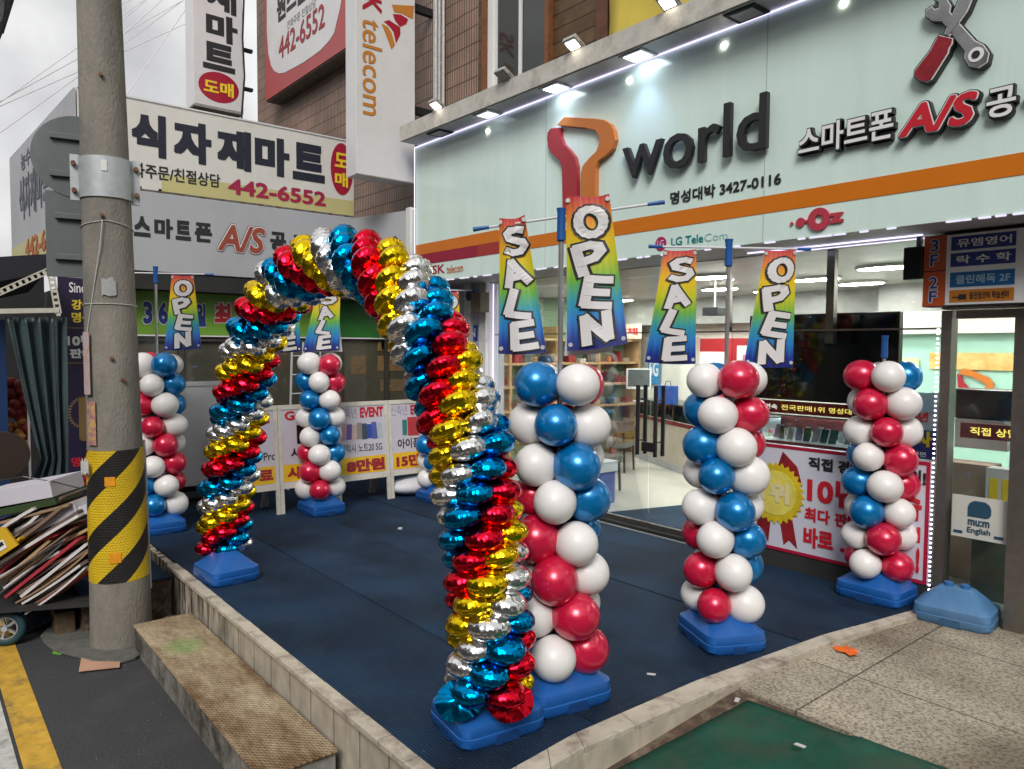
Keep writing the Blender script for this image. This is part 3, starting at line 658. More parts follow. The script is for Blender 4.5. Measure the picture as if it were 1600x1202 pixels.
# right end: steel door frame and neighbouring door
o = MB().box((7.43, -.12, .0), (7.50, .0, 2.24)).box((7.90, -.12, -.055), (8.02, .0, 2.24)).box((7.521, -.10, 2.18), (7.899, -.02, 2.24)).box((8.02, -.1, 2.18), (9.5, -.02, 2.24))
obj('door_frame', o, M_STEEL, B)
d = obj('glass_door', MB().box((7.525, -.065, .05), (7.895, -.055, 2.175)), M_GLASS, B)
obj('door_rail', MB().box((7.522, -.075, -.03), (7.898, -.045, .045)), M_STEEL, d)
d = obj('glass_door', MB().box((8.03, -.065, .0), (9.2, -.055, 2.175)), M_GLASS, B)
obj('upper_wall', MB().box((7.42, -.1, 2.25), (12, .2, 2.80)), m_soff, B)
obj('end_wall', MB().box((9.2, -.1, -.05), (12, .2, 2.25)), M_WHITEP, B)
# interior shell
m_floor = mat('polished_pale_floor', (.62, .6, .54), .12, var=.08, vs=1.5)
m_wmint = mat('mint_interior_wall', (.36, .60, .50), .5, var=.03)
m_cream = mat('cream_interior_wall', (.70, .69, .62), .5, var=.03)
m_ceil = mat('grey_white_ceiling', (.36, .355, .34), .35, var=.3, vs=.8)
BY = 4.6
obj('shop_floor', MB().box((.3, .0, -.01), (12, BY, .02)), m_floor, B)
obj('shop_ceiling', MB().box((.3, -.05, 2.79), (12, BY, 2.9)), m_ceil, B)
obj('ceiling_drop', MB().box((.31, 4.2, 2.36), (5.19, 4.59, 2.789)).box((5.19, 3.83, 2.43), (11.8, 4.59, 2.789)), m_ceil, B)
obj('back_wall', MB().box((.3, BY, 0), (12, BY + .1, 3.0)), m_cream, B)
obj('side_wall', MB().box((.2, .2, 0), (.3, BY, 3.0)), mat('sage_green_wall', (.22, .34, .22), .6, var=.05), B)
obj('side_wall', MB().box((11.9, .2, 0), (12, BY, 3.0)), m_cream, B)
obj('interior_wall', MB().box((5.4, 3.7, 0.02), (11.8, 3.8, 2.14)), m_wmint, B)
obj('bulkhead', MB().box((5.2, 3.55, 2.15), (11.8, 3.82, 2.42)), m_cream, B)
obj('wall_light_panel', MB().box((5.9, 3.67, 1.72), (8.6, 3.695, 1.92)), mat('amber_stone_panel', (.55, .30, .08), .4, var=.5, vs=7, col2=(.8, .55, .22)), B)
# inner entrance mat
o = obj('floor_mat', MB().prism([(3.75, .25, .021), (5.2, .25, .021), (4.9, 1.5, .021), (4.1, 1.5, .021)], (0, 0, .008)), m_mat); tag(o, 'blue mat just inside the glass doors of the phone shop', 'floor mat')
# ceiling lamps
LN = 0
CL = [(1355, 445), (1377, 416), (1377, 475), (1110, 448), (1260, 430), (1345, 498), (985, 468), (1040, 480), (1420, 408)]
CLL = ['in the gap over the black screen', 'nearest the directory board', 'low over the right end of the black screen', 'right of the hanging SALE banner', 'right of the rightmost OPEN banner', 'just over the top edge of the black screen', 'between the two large banners', 'left of the SALE banner', 'beside the black speaker']
spots = [(6.3, 1.5), (5.3, 3.1), (5.2, 2.2), (6.9, 2.6), (3.6, 2.6), (2.3, 3.3), (4.5, 1.1), (3.9, 3.4), (1.5, 2.5), (2.6, 1.2), (7.6, 1.6), (8.3, 2.9), (1.1, 1.0), (.95, 3.5)]  # the pair at the end is added to brighten the shelf side
WH = ['over the right display case near the glass', 'deep inside over the mint back wall', 'over the middle of the shop floor', 'deep inside above the right counter', 'over the glass counter', 'deepest in the left back corner', 'just inside the glass doors', 'at the back over the red display panel', 'over the wall shelves', 'over the guest chair', 'behind the directory board', 'above the cash desk seen through the right door', 'added to brighten the near end of the wall shelves', 'added to brighten the far end of the wall shelves']
for i, (x, y) in enumerate(spots):
    t = thing('ceiling_lamp', 'lit oval ceiling lamp ' + WH[i], 'ceiling lamp', (x, y, 2.74), 'lit lamps in the phone shop ceiling')
    obj('lamp_frame', disc((x, y, 2.789), UA, UB, -UZ, .30, .17, .03, 28), M_WHITEP, t)
    obj('lamp_face', disc((x, y, 2.758), UA, UB, -UZ, .27, .14, .004, 28), m_lampw, t)

# ================================================================== BIG SIGNS
m_signw = mat('white_light_box_face', (.68, .67, .67), .35, var=.04, vs=2, dirt=.18, dcol=(.35, .33, .3), dscale=3)
m_signs = mat('white_box_side', (.70, .69, .70), .4, var=.05, dirt=.2, dcol=(.4, .38, .35))
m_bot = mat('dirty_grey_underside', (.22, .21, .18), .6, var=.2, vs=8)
# projecting telecom sign: face looks along +x
t = thing('projecting_sign', 'tall white projecting box sign with orange sideways telecom lettering', 'sign', (.9, -1.1, 4.1))
SX = 1.0
y0, y1 = P(557, 268, x=SX).y, P(648, 290, x=SX).y
xb_ = P(541, 262, y=y0).x
zb_ = P(600, 279, x=SX).z
obj('sign_face', MB().box((SX - .012, y0 + .01, zb_ + .012), (SX, y1, 9)), m_signw, t)
obj('sign_case', MB().box((xb_, y0, zb_), (SX - .013, y1, 9)), m_signs, t)
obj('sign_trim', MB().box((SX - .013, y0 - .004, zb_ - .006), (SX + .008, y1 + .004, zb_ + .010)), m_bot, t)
obj('wall_bracket', MB().box((.6, y1 + .001, 5.2), (.68, YW - .01, 5.3)).box((.6, y1 + .001, 6.6), (.68, YW - .01, 6.7)), m_dark, t)
m_orl = mat('orange_sign_lettering', (.52, .20, .03), .4, var=0); m_rdl = mat('crimson_sign_lettering', (.38, .01, .03), .4, var=0)
# letters turned 90 degrees clockwise: reading direction runs down
xq = SX + .001
a = P(566, 26, x=SX); b_ = P(566, 178, x=SX); c_ = P(597, 60, x=SX)
wdn = a.z - b_.z
yy0 = P(566, 100, x=SX).y; yy1 = P(597, 100, x=SX).y
obj('lettering', text_mb('telecom', Vector((SX, yy0, a.z)), -UZ, UB, NB, wdn, (yy1 - yy0) , off=.012, lift=.003), m_orl, t, fixn=False)
obj('lettering', text_mb('SK', Vector((SX, yy0, a.z + .42)), -UZ, UB, NB, .33, (yy1 - yy0), off=.03, lift=.003), m_rdl, t, fixn=False)
def pb(x, y): v = P(300 + x / 4, y / 4, x=SX); return (SX + .001, v.y, v.z)
def flatB(pts, name, mt, par, d=.003, f=pb): return obj(name, MB().prism([f(*p) for p in pts], (d, 0, 0)), mt, par)
flatB([(1248, 30), (1388, 38), (1380, 120), (1352, 108), (1310, 84), (1262, 76)], 'wing', m_orl, t)
flatB([(1255, 88), (1305, 92), (1350, 122), (1338, 152), (1300, 168), (1268, 130)], 'wing', m_rdl, t)
flatB([(1198, 136), (1230, 126), (1300, 172), (1302, 215), (1275, 272), (1258, 200), (1232, 165)], 'wing', m_rdl, t)
flatB([(1184, 148), (1222, 168), (1246, 205), (1268, 282), (1246, 310)], 'wing', m_orl, t)

# vertical mart sign far up at the corner of the building
VX = -5.9
t = thing('vertical_sign', 'white vertical box sign with black Korean letters and a red oval near its bottom', 'sign', (VX, -1, 6.6))
y0, y1 = P(304, 160, x=VX).y, P(380, 178, x=VX).y; zb_ = P(340, 168, x=VX).z
obj('sign_face', MB().box((VX - .012, y0, zb_), (VX, y1, 11)), m_signw, t)
obj('sign_case', MB().box((VX - .5, y0 - .01, zb_ - .02), (VX - .013, y1 + .01, 11)), m_signs, t)
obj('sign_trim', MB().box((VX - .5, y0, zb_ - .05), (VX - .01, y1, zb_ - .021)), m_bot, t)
obj('wall_bracket', MB().box((VX - .3, y1 + .011, 7.3), (VX - .2, YW - .05, 7.36)).box((VX - .3, y1 + .011, 8.1), (VX - .2, YW - .05, 8.16)), m_dark, t)
def tB(name, body, px0, px1, pyt, pyb, x, mt, par, **k):   # box given by left/right pixel and top/bottom pixel at the left edge
    a, b2 = P(px0, pyb, x=x), P(px1, pyb, x=x); c = P(px0, pyt, x=x)
    return TB(name, body, a.y, a.z, b2.y - a.y, c.z - a.z, x, mt, par, **k)
tB('lettering', '재', 323, 369, -38, 13, VX, M_INK, t, off=.04)
tB('lettering', '마', 322, 371, 17, 60, VX, M_INK, t, off=.05)
tB('lettering', '트', 317, 367, 62, 105, VX, M_INK, t, off=.05)
c = P(342, 137, x=VX); m_oval = mat('red_sign_oval', (.36, .01, .035), .35, var=.04)
obj('oval', disc((VX + .001, c.y, c.z), UB, UZ, NB, .40, .30, .004), m_oval, t)
tB('lettering', '도매', 318, 365, 122, 144, VX, M_YELL, t, off=.03, lift=.01)

# red and white wall sign on the tiles
t = thing('wall_sign', 'red framed wall sign with white shield and red phone number on the brown tiles', 'sign', (-4, -.3, 6.9))
RY = -.45
a, b2 = P(415, 158, y=RY), P(541, 82, y=RY)
obj('sign_face', MB().box((a.x, RY, a.z), (b2.x, RY + .02, 11)), mat('coral_red_sign', (.42, .07, .07), .4, var=.06, dirt=.15), t)
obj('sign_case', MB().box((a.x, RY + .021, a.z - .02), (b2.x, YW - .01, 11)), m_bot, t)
f2 = lambda x, y: P(300 + x / 4, y / 4, y=RY)
sh = [(468, -60), (470, 200), (478, 330), (495, 410), (515, 445), (545, 460), (580, 455), (700, 390), (800, 318), (860, 255), (890, 205), (905, 140), (925, 60), (945, -60)]
obj('shield', MB().prism([(f2(*p).x, RY - .001, f2(*p).z) for p in sh], (0, -.004, 0)), m_signw, t)
def tA(name, body, px0, px1, pyt, pyb, y, mt, par, **k):
    a, b2 = P(px0, pyb, y=y), P(px1, pyb, y=y); c = P(px0, pyt, y=y)
    return TA(name, body, a.x, a.z, b2.x - a.x, c.z - a.z, y, mt, par, **k)
tA('lettering', '442-6552', 436, 508, 60, 95, RY - .005, mat('faded_red_lettering', (.33, .03, .035), .5, var=0), t, off=.015)
tA('lettering', '전화주문 친절상담', 449, 494, 34, 47, RY - .005, mat('grey_lettering', (.15, .15, .16), .5, var=0), t, off=.0)
tA('lettering', '원스톱', 433, 480, -5, 38, RY - .005, M_INK, t, off=.04)

# ---- market annexe on the left with its two stacked signs
MK = thing('market_building', 'low market annexe with long white and grey signs over green lettered windows', 'building', (-3, -2.5, 0))
m_yelb = mat('pale_yellow_sign_band', (.55, .50, .22), .4, var=.04)
t = thing('market_sign', 'long white rooftop sign with large black Korean letters, a red oval and 442-6552', 'sign', (0, -2.8, 3.83))
yR = P(553, 330, x=0).y; yL = -4.47
zt1, zt0 = P(553, 229, x=0).z, P(553, 338, x=0).z
zt1 = 4.83
obj('sign_face', MB().box((-.012, yL, zt0), (0, yR, zt1)), mat('aged_white_sign_face', (.70, .68, .63), .4, var=.05, vs=2, dirt=.35, dcol=(.36, .36, .34), dscale=2), t)
obj('sign_case', MB().box((-.35, yL, zt0 - .01), (-.013, yR, zt1 + .012)).box((-.012, yL, zt1 + .001), (.012, yR + .01, zt1 + .02)), m_signs, t)
obj('yellow_band', MB().box((.001, -3.6, zt0), (.003, yR, zt0 + .21)), m_yelb, t)
for ch, p0, p1, pt, pb_ in (('식', 205, 259, 173, 240), ('자', 271, 330, 186, 250), ('재', 339, 392, 199, 262), ('마', 398, 452, 212, 272), ('트', 457, 507, 224, 278)):
    a, b2 = P(p0, (pt + pb_) / 2, x=0), P(p1, (pt + pb_) / 2, x=0)
    mid = P((p0 + p1) / 2, (pt + pb_) / 2 , x=0)
    TB('lettering', ch, a.y, 4.19, b2.y - a.y, .5, 0, mat('blue_black_lettering', (.012, .014, .03), .5, var=0), t, off=.055)
a, b2 = P(207, 278, x=0), P(344, 290, x=0)
TB('lettering', '전화주문/친절상담', a.y - .14, 3.93, b2.y - a.y + .14, .17, 0, M_INK, t, off=.02, lift=.005)
a, b2 = P(356, 300, x=0), P(509, 310, x=0)
TB('lettering', '442-6552', a.y, 3.875, b2.y - a.y, .20, 0, mat('crimson_lettering', (.36, .01, .06), .4, var=0), t, off=.035, lift=.006)
c = P(531, 262, x=0)
obj('oval', disc((.001, c.y + .03, 4.43), UB, UZ, NB, .17, .36, .004), m_oval, t)
TB('lettering', '도', c.y - .08, 4.45, .20, .2, 0, M_YELL, t, off=.03, lift=.01); TB('lettering', '매', c.y - .08, 4.18, .20, .2, 0, M_YELL, t, off=.03, lift=.01)
# end face of the rooftop sign, running away to the left
t = thing('market_side_sign', 'faded side face of the rooftop sign running away behind the round road sign', 'sign', (-4, -4.4, 3.3))
E0 = Vector((-.02, yL - .012, 0)); q = P(17, 248, z=4.83); E1 = Vector((q.x, q.y, 0)); dd = (E1 - E0); ln = dd.length; dd.normalize(); nn = Vector((dd.y, -dd.x, 0)); nn = nn if nn.y < 0 else -nn
zl = 3.02
def sidebox(s0, s1, z0, z1, o0, o1): 
    p_ = [E0 + dd * s0 + nn * o0, E0 + dd * s1 + nn * o0, E0 + dd * s1 + nn * o1, E0 + dd * s0 + nn * o1]
    return MB().prism([(p.x, p.y, z0) for p in p_], (0, 0, z1 - z0))
obj('sign_face', sidebox(0, ln, zl, 4.83, 0, .02), mat('weathered_grey_sign', (.42, .43, .45), .5, var=.1, vs=1.5), t)
obj('yellow_band', sidebox(0, ln, zl, zl + .42, .021, .024), m_yelb, t)
ut = -dd
fl = mat('faded_lettering', (.14, .15, .18), .6, var=0)
obj('lettering', text_mb('식자재마트', Vector((E1.x, E1.y, 3.75)) + ut * .8 + nn * .022, ut, UZ, nn, ln - 2.2, .62, off=.04), fl, t, fixn=False)
obj('lettering', text_mb('농수산 할인', Vector((E1.x, E1.y, 4.45)) + ut * 1.0 + nn * .022, ut, UZ, nn, ln * .45, .26, off=.02), fl, t, fixn=False)
obj('lettering', text_mb('442-6552', Vector((E1.x, E1.y, 3.17)) + ut * 1.2 + nn * .026, ut, UZ, nn, ln * .55, .28, off=.03), mat('orange_red_lettering', (.5, .12, .02), .5, var=0), t, fixn=False)
# grey phone-repair sign
t = thing('grey_sign', 'long grey sign with black Korean letters and red outlined A/S above the green windows', 'sign', (0, -2.6, 2.84))
gz0, gz1_ = 2.835, 3.775
obj('sign_face', MB().box((-.012, yL, gz0), (0, yR, gz1_)), m_greyp, t)
obj('sign_case', MB().box((-.4, yL, gz0 - .004), (-.013, yR, gz1_ + .004)), m_signs, t)
# angled continuation towards the phone shop
g0v = Vector((0, yR + .002, 0)); g1v = Vector((1.12, -.75, 0)); du = (g1v - g0v).normalized(); dn = Vector((du.y, -du.x, 0)); dl = (g1v - g0v).length
obj('sign_face', MB().prism([(p.x, p.y, gz0) for p in (g0v, g1v, g1v - dn * .1, g0v - dn * .1)], (0, 0, gz1_ - gz0)), m_greyp, t)
obj('edge_trim', MB().box((1.0, -.80, gz0 - .01), (1.10, -.5, gz1_ + .03)), M_WHITEP, t)
for ch, p0, p1 in (('스', 209, 235), ('마', 241, 270), ('트', 274, 298), ('폰', 304, 331)):
    a, b2 = P(p0, 360, x=0), P(p1, 360, x=0); TB('lettering', ch, a.y, 3.235, b2.y - a.y, .24, 0, M_INK, t, off=.05)
a, b2 = P(340, 380, x=0), P(414, 390, x=0)
m_brick = mat('brick_red_lettering', (.33, .06, .035), .5, var=0)
TB('letter_outline', 'A/S', a.y, 3.15, b2.y - a.y, .34, 0, mat('dark_red_outline', (.12, .03, .03), .5, var=0), t, off=.03, extra=.045, shear=.2, lift=.003)
TB('letter_rim', 'A/S', a.y, 3.15, b2.y - a.y, .34, 0, M_WHITEL, t, off=.03, extra=.028, shear=.2, lift=.008)
TB('lettering', 'A/S', a.y, 3.15, b2.y - a.y, .34, 0, m_brick, t, off=.03, shear=.2, lift=.013)
for ch, p0, p1 in (('공', 422, 447), ('식', 452, 478), ('센', 486, 512), ('터', 520, 545)):
    a, b2 = P(p0, 385, x=0), P(p1, 390, x=0); TB('lettering', ch, a.y, 3.21, b2.y - a.y, .25, 0, M_INK, t, off=.05)
obj('lettering', text_mb('점', g0v + du * .62 + Vector((0, 0, 3.2)), du, UZ, dn, .22, .25, off=.05), M_INK, t, fixn=False)
# rusty frame seen in the gap between the two signs
gap = MB().box((-.3, yL, 3.78), (-.05, yR, 3.815))
for k in range(14): gap.box((-.03, yL + .1 + k * .245, 3.779), (0.0, yL + .16 + k * .245, 3.824))
obj('sign_frame', gap, M_RUST, MK)
# shopfront below
WX = -.45
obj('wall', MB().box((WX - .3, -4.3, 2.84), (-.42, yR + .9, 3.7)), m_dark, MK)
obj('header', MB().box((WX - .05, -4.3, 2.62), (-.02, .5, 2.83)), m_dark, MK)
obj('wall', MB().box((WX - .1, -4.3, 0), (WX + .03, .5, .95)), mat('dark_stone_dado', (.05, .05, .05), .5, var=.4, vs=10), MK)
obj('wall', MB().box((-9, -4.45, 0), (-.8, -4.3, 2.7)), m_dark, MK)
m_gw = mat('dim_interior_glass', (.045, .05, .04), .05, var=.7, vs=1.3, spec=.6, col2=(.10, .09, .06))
wf = MB()
for yy in (-4.25, -3.3, -2.38, -1.5, -1.08, -.3, .2): wf.box((WX + .02, yy - .03, .95), (WX + .07, yy + .03, 2.63))
wf.box((WX + .02, -4.28, .95), (WX + .065, .5, 1.0)); wf.box((WX + .02, -4.28, 2.0), (WX + .06, -1.5, 2.03))
obj('window_frame', wf, mat('bronze_frame', (.09, .085, .07), .4, metal=.5, var=.1), MK)
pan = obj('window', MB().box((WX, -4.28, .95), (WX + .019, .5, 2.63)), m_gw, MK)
# green lettered film over the windows
gmat = mat('lime_green_film', (.17, .36, .035), .4, var=.15, vs=1.2)
gl_ = thing('green_banner', 'lime green banner with navy and red Korean letters across the market windows', 'banner', (WX, -2.5, 2.05))
GX = WX + .075
for (ya_, yb_, mt_) in ((-4.2, -2.42, gmat), (-2.38, -1.5, gmat), (-1.46, .1, mat('deep_green_film', (.02, .15, .02), .35, var=.3, vs=1.5))):
    f_ = obj('panel', MB().box((GX, ya_, 2.08), (GX + .006, yb_, 2.66)), mt_, gl_)
    obj('panel_edge', MB().box((GX, ya_, 2.06), (GX + .008, yb_, 2.078)), M_WHITEL, f_)
GX2 = GX + .006
def gtext(body, p0, p1, z0, ht, c1, off=.05):
    a, b2 = P(p0, 480, x=GX2), P(p1, 480, x=GX2)
    TB('letter_outline', body, a.y, z0, b2.y - a.y, ht, GX2, M_WHITEL, gl_, off=off, extra=.035, lift=.003)
    TB('lettering', body, a.y, z0, b2.y - a.y, ht, GX2, c1, gl_, off=off, lift=.007)
gtext('3', 223, 238, 2.21, .28, M_NAVYL); gtext('6', 247, 262, 2.21, .28, M_NAVYL); gtext('5', 271, 286, 2.21, .28, M_NAVYL); gtext('일', 306, 321, 2.19, .3, M_NAVYL)
gtext('최', 335, 360, 2.19, .32, M_REDL); gtext('저', 371, 396, 2.19, .32, M_REDL); gtext('가', 405, 428, 2.19, .32, M_REDL)
# paper notices stuck on the inside of the market glass
NL = ['tan paper notice on the market glass behind the arch, upper one', 'tan paper notice on the market glass behind the arch, middle one', 'brown paper notice on the market glass low beside the corner', 'brown paper notice on the market glass left of the others', 'red lettered paper strip on the market glass behind the arch']
for i, (p0, p1, q0, q1, cc) in enumerate(((590, 650, 512, 548, (.25, .16, .05)), (590, 645, 556, 580, (.22, .13, .045)), (594, 640, 592, 612, (.16, .10, .05)), (548, 572, 556, 585, (.15, .10, .05)), (596, 642, 532, 540, (.30, .06, .03)))):
    a, b2 = P(p0, q1, x=WX + .02), P(p1, q0, x=WX + .02)
    o = obj('paper_notice', MB().box((WX + .0205, a.y, min(a.z, 1.9)), (WX + .024, b2.y, min(b2.z, 2.02))), mat('notice_paper_%d' % i, cc, .8, var=.3, vs=20)); tag(o, NL[i], 'notice')
# ladder leaning behind the boards
t = thing('ladder', 'aluminium step ladder leaning at the market windows behind the boards', 'ladder', (-.2, -1.9, 0))
la = P(453, 600, x=-.1); lb_ = P(478, 600, x=-.1)
for y_, dy in ((la.y, .10), (lb_.y, .03)): obj('ladder_rail', MB().tube([(0.1, y_ - .12, .0), (-.25, y_ + dy, 2.0)], .016, 6), M_ALU, t)
ru = MB()
for k in range(7): zz = .25 + k * .26; f_ = zz / 2; ru.tube([(.1 - .35 * f_, la.y - .12 + .22 * f_, zz), (.1 - .35 * f_, lb_.y - .12 + .15 * f_, zz)], .012, 6)
obj('ladder_rung', ru, M_ALU, t)

# ================================================================== A-FRAME BOARDS
m_poster = mat('white_poster', (.60, .57, .64), .35, var=.03)
m_yorange = mat('yellow_orange_poster', (.80, .42, .02), .4, var=.25, vs=4, col2=(.85, .62, .03))
m_dred = mat('dark_red_print', (.34, .02, .03), .5, var=0)
BX = 1.35
def aboard(y0, y1, label, grp='white event boards in a row', zb=.34, zt=1.24, tilt=.10, blank=False, x=BX):
    t = thing('event_board' if not blank else 'blank_board', label, 'board', (x, (y0 + y1) / 2, 0), grp)
    fx = lambda z: x + tilt * (1.24 - z) / 1.24
    def sheet(a, b2, z0, z1, o0, o1): return MB().prism([(fx(z0) + o0, a, z0), (fx(z1) + o0, a, z1), (fx(z1) + o0, b2, z1), (fx(z0) + o0, b2, z0)], (o1 - o0, 0, 0))
    fm = M_CREAMP if not blank else M_ALU
    obj('frame_rail', sheet(y0, y1, zt - .03, zt + .02, -.01, .018), fm, t); obj('frame_rail', sheet(y0, y1, zb - .045, zb + .005, -.01, .018), fm, t)
    for a in (y0, y1 - .045):
        obj('leg', sheet(a, a + .045, .0, zt - .031, -.008, .016), fm, t)
        obj('leg', MB().prism([(x - .05 + 0, a, zt - .05), (x - .38, a, 0), (x - .38, a + .04, 0), (x - .05, a + .04, zt - .05)], (-.025, 0, 0)), fm, t)
    obj('poster', sheet(y0 + .046, y1 - .046, zb + .006, zt - .031, .0, .008), m_poster if not blank else mat('white_board_face', (.55, .56, .56), .4, var=.06), t)
    return t, fx
def btx(t, fx, body, y, z, wd, ht, mt, off=.02, lift=.003, **k):
    n_ = Vector((1, 0, .08)).normalized(); v_ = Vector((-.0806, 0, 1)).normalized()
    obj('lettering', text_mb(body, Vector((fx(z) + .008, y, z)), UB, v_, NB, wd, ht, off=off, lift=lift, **k), mt, t, fixn=False)
def band(t, fx, y0, y1, z0, z1, mt, name='price_band', o=.0095, sh=0):
    return obj(name, MB().prism([(fx(z0) + .0085, y0, z0), (fx(z1) + .0085, y0 + sh, z1), (fx(z1) + .0085, y1 + sh, z1), (fx(z0) + .0085, y1, z0)], (o - .008, 0, 0)), mt, t)
m_silv = mat('outlined_grey_letters', (.30, .29, .36), .5, var=0)
t, fx = aboard(-3.46, -2.75, 'event board at the left end of the row, reading Pro over a yellow band')
btx(t, fx, '프리미엄', -3.36, 1.06, .52, .11, M_REDL); btx(t, fx, '아이폰 11 Pro', -3.38, .63, .60, .12, M_INK, off=.01)
band(t, fx, -3.41, -2.80, .37, .57, m_yorange); btx(t, fx, '무료', -3.15, .40, .33, .14, m_dred, off=.05, lift=.004)
band(t, fx, -3.3, -3.05, .8, 1.0, M_NAVYL, 'phone_picture')
t, fx = aboard(-2.745, -2.03, 'event board headed Galaxy in red with a dark phone picture')
btx(t, fx, 'Galaxy', -2.66, 1.05, .48, .14, M_REDL, off=.04); btx(t, fx, '사전예약', -2.6, .64, .5, .12, M_INK, off=.03)
band(t, fx, -2.70, -2.08, .37, .57, m_yorange); btx(t, fx, '사은품', -2.65, .40, .5, .14, m_dred, off=.05, lift=.004)
band(t, fx, -2.52, -2.36, .80, 1.02, M_BLACK, 'phone_picture'); band(t, fx, -2.34, -2.18, .80, 1.02, M_BLACK, 'phone_picture')
band(t, fx, -2.28, -2.14, .86, .90, M_REDL, 'phone_picture', .012)
t, fx = aboard(-2.025, -1.30, 'event board with EVENT heading, a fan of pastel phones and 8만원 in red')
btx(t, fx, '신축년', -1.98, 1.06, .24, .13, m_silv, off=.0); btx(t, fx, 'EVENT', -1.69, 1.06, .33, .13, M_REDL, off=.05)
cols = [(.55, .35, .42), (.16, .10, .35), (.60, .42, .40), (.30, .26, .22), (.05, .08, .12), (.04, .08, .38), (.10, .12, .4), (.45, .55, .55)]
for k, c in enumerate(cols): band(t, fx, -1.96 + k * .072, -1.89 + k * .072, .79 + .01 * (k % 2), 1.0 - .012 * (k % 3), mat('phone_print_%d' % k, c, .3, var=.2), 'phone_picture', .009 + .0005 * k, sh=.02 * (1 - k / 4))
btx(t, fx, '갤럭시 노트20 5G', -1.97, .635, .57, .11, M_INK, off=.005)
band(t, fx, -1.975, -1.35, .37, .58, m_yorange); btx(t, fx, '8만원', -1.90, .395, .53, .155, m_dred, off=.06, lift=.004)
t, fx = aboard(-1.295, -.58, 'event board with EVENT heading, a red phone picture and 15만원 in red')
btx(t, fx, '신축년', -1.25, 1.06, .24, .13, m_silv, off=.0); btx(t, fx, 'EVENT', -.96, 1.06, .33, .13, M_REDL, off=.05)
band(t, fx, -1.09, -1.02, .80, 1.0, mat('phone_print_green', (.05, .22, .2), .3), 'phone_picture'); band(t, fx, -1.01, -.84, .79, 1.03, mat('phone_print_red', (.5, .05, .06), .3), 'phone_picture', .011)
btx(t, fx, '아이폰 12', -1.17, .63, .5, .13, M_INK, off=.02)
band(t, fx, -1.24, -.63, .37, .58, m_yorange); btx(t, fx, '15만원', -1.2, .395, .54, .155, m_dred, off=.05, lift=.004)
aboard(-3.80, -3.20, 'blank white folding board left of the foil arch, its face empty', None, zb=.42, zt=1.52, blank=True, x=.95)
# clutter below the market windows
t = thing('crate_stack', 'dark slatted crates stacked under the market windows left of the arch', 'crate', (.2, -3.3, 0))
for k in range(4):
    obj('slat', MB().box((-.05, -3.75, .12 + k * .14), (.45, -2.95, .19 + k * .14)), mat('dark_plastic', (.035, .037, .04), .5, var=.2), t)
obj('crate_body', MB().box((-.1, -3.78, 0), (.40, -2.92, .7)), m_dark, t)
o = obj('white_sheet', MB().ball((1.35, -.85, .12), .28, 16, 10, (.9, 1.5, .42)), mat('white_cloth', (.6, .6, .64), .7, var=.1, bump=.8, bs=9), smooth='all'); tag(o, 'crumpled white plastic sheet on the mat behind the boards', 'sheet')

# ================================================================== UTILITY POLE
pb0 = P(191, 1003, z=-.4); PX = pb0.x
tp = P(155, 0, x=PX)
axis = (tp - pb0); 
m_pole = mat('weathered_concrete_pole', (.235, .215, .185), .85, var=.22, vs=2.5, dirt=.6, dcol=(.10, .095, .08), dscale=4, dlo=.42, dhi=.7, bump=.8, bs=60, stretch=(1, 1, .45))
t = thing('utility_pole', 'thick concrete utility pole with a yellow and black striped wrap near its foot', 'utility pole', tuple(pb0))
def ax(z): return pb0 + axis * ((z + .4) / axis.z)
def rad(z): return .212 - .0125 * (z + .4)
obj('pole_shaft', MB().tube([ax(-.42), ax(-.2), ax(1.5), ax(4), ax(10)], [rad(-.4) + .015, rad(-.2) + .008, rad(1.5), rad(4), rad(10)], 40), m_pole, t, smooth=True)
zw0, zw1 = P(190, 903, x=PX).z, P(188, 699, x=PX).z
zw0 += .02
ms = bpy.data.materials.new('striped_reflective_wrap'); ms.use_nodes = True; n, l, b = nodes(ms)
tcn = n.new('ShaderNodeTexCoord'); sp = n.new('ShaderNodeSeparateXYZ'); l.new(tcn.outputs['Object'], sp.inputs[0])
at = n.new('ShaderNodeMath'); at.operation = 'ARCTAN2'; l.new(sp.outputs[1], at.inputs[0]); l.new(sp.outputs[0], at.inputs[1])
d1 = n.new('ShaderNodeMath'); d1.operation = 'MULTIPLY'; d1.inputs[1].default_value = -3 / (2 * math.pi); l.new(at.outputs[0], d1.inputs[0])
d2 = n.new('ShaderNodeMath'); d2.operation = 'MULTIPLY_ADD'; d2.inputs[1].default_value = 1 / .43; l.new(sp.outputs[2], d2.inputs[0]); l.new(d1.outputs[0], d2.inputs[2])
PH = n.new('ShaderNodeMath'); PH.operation = 'ADD'; PH.inputs[1].default_value = 10.28; l.new(d2.outputs[0], PH.inputs[0])
fr_ = n.new('ShaderNodeMath'); fr_.operation = 'FRACT'; l.new(PH.outputs[0], fr_.inputs[0])
gt = n.new('ShaderNodeMath'); gt.operation = 'GREATER_THAN'; gt.inputs[1].default_value = .53; l.new(fr_.outputs[0], gt.inputs[0])
nz = n.new('ShaderNodeTexNoise'); nz.inputs['Scale'].default_value = 7; nz.inputs['Detail'].default_value = 8; l.new(tcn.outputs['Object'], nz.inputs[0])
yr = n.new('ShaderNodeValToRGB'); yr.color_ramp.elements[0].position = .3; yr.color_ramp.elements[0].color = (.66, .43, .01, 1); yr.color_ramp.elements[1].color = (.86, .60, .012, 1); l.new(nz.outputs['Fac'], yr.inputs[0])
mm = n.new('ShaderNodeMix'); mm.data_type = 'RGBA'; l.new(gt.outputs[0], mm.inputs[0]); l.new(yr.outputs[0], mm.inputs[6]); mm.inputs[7].default_value = (.012, .012, .011, 1); l.new(mm.outputs[2], b.inputs['Base Color'])
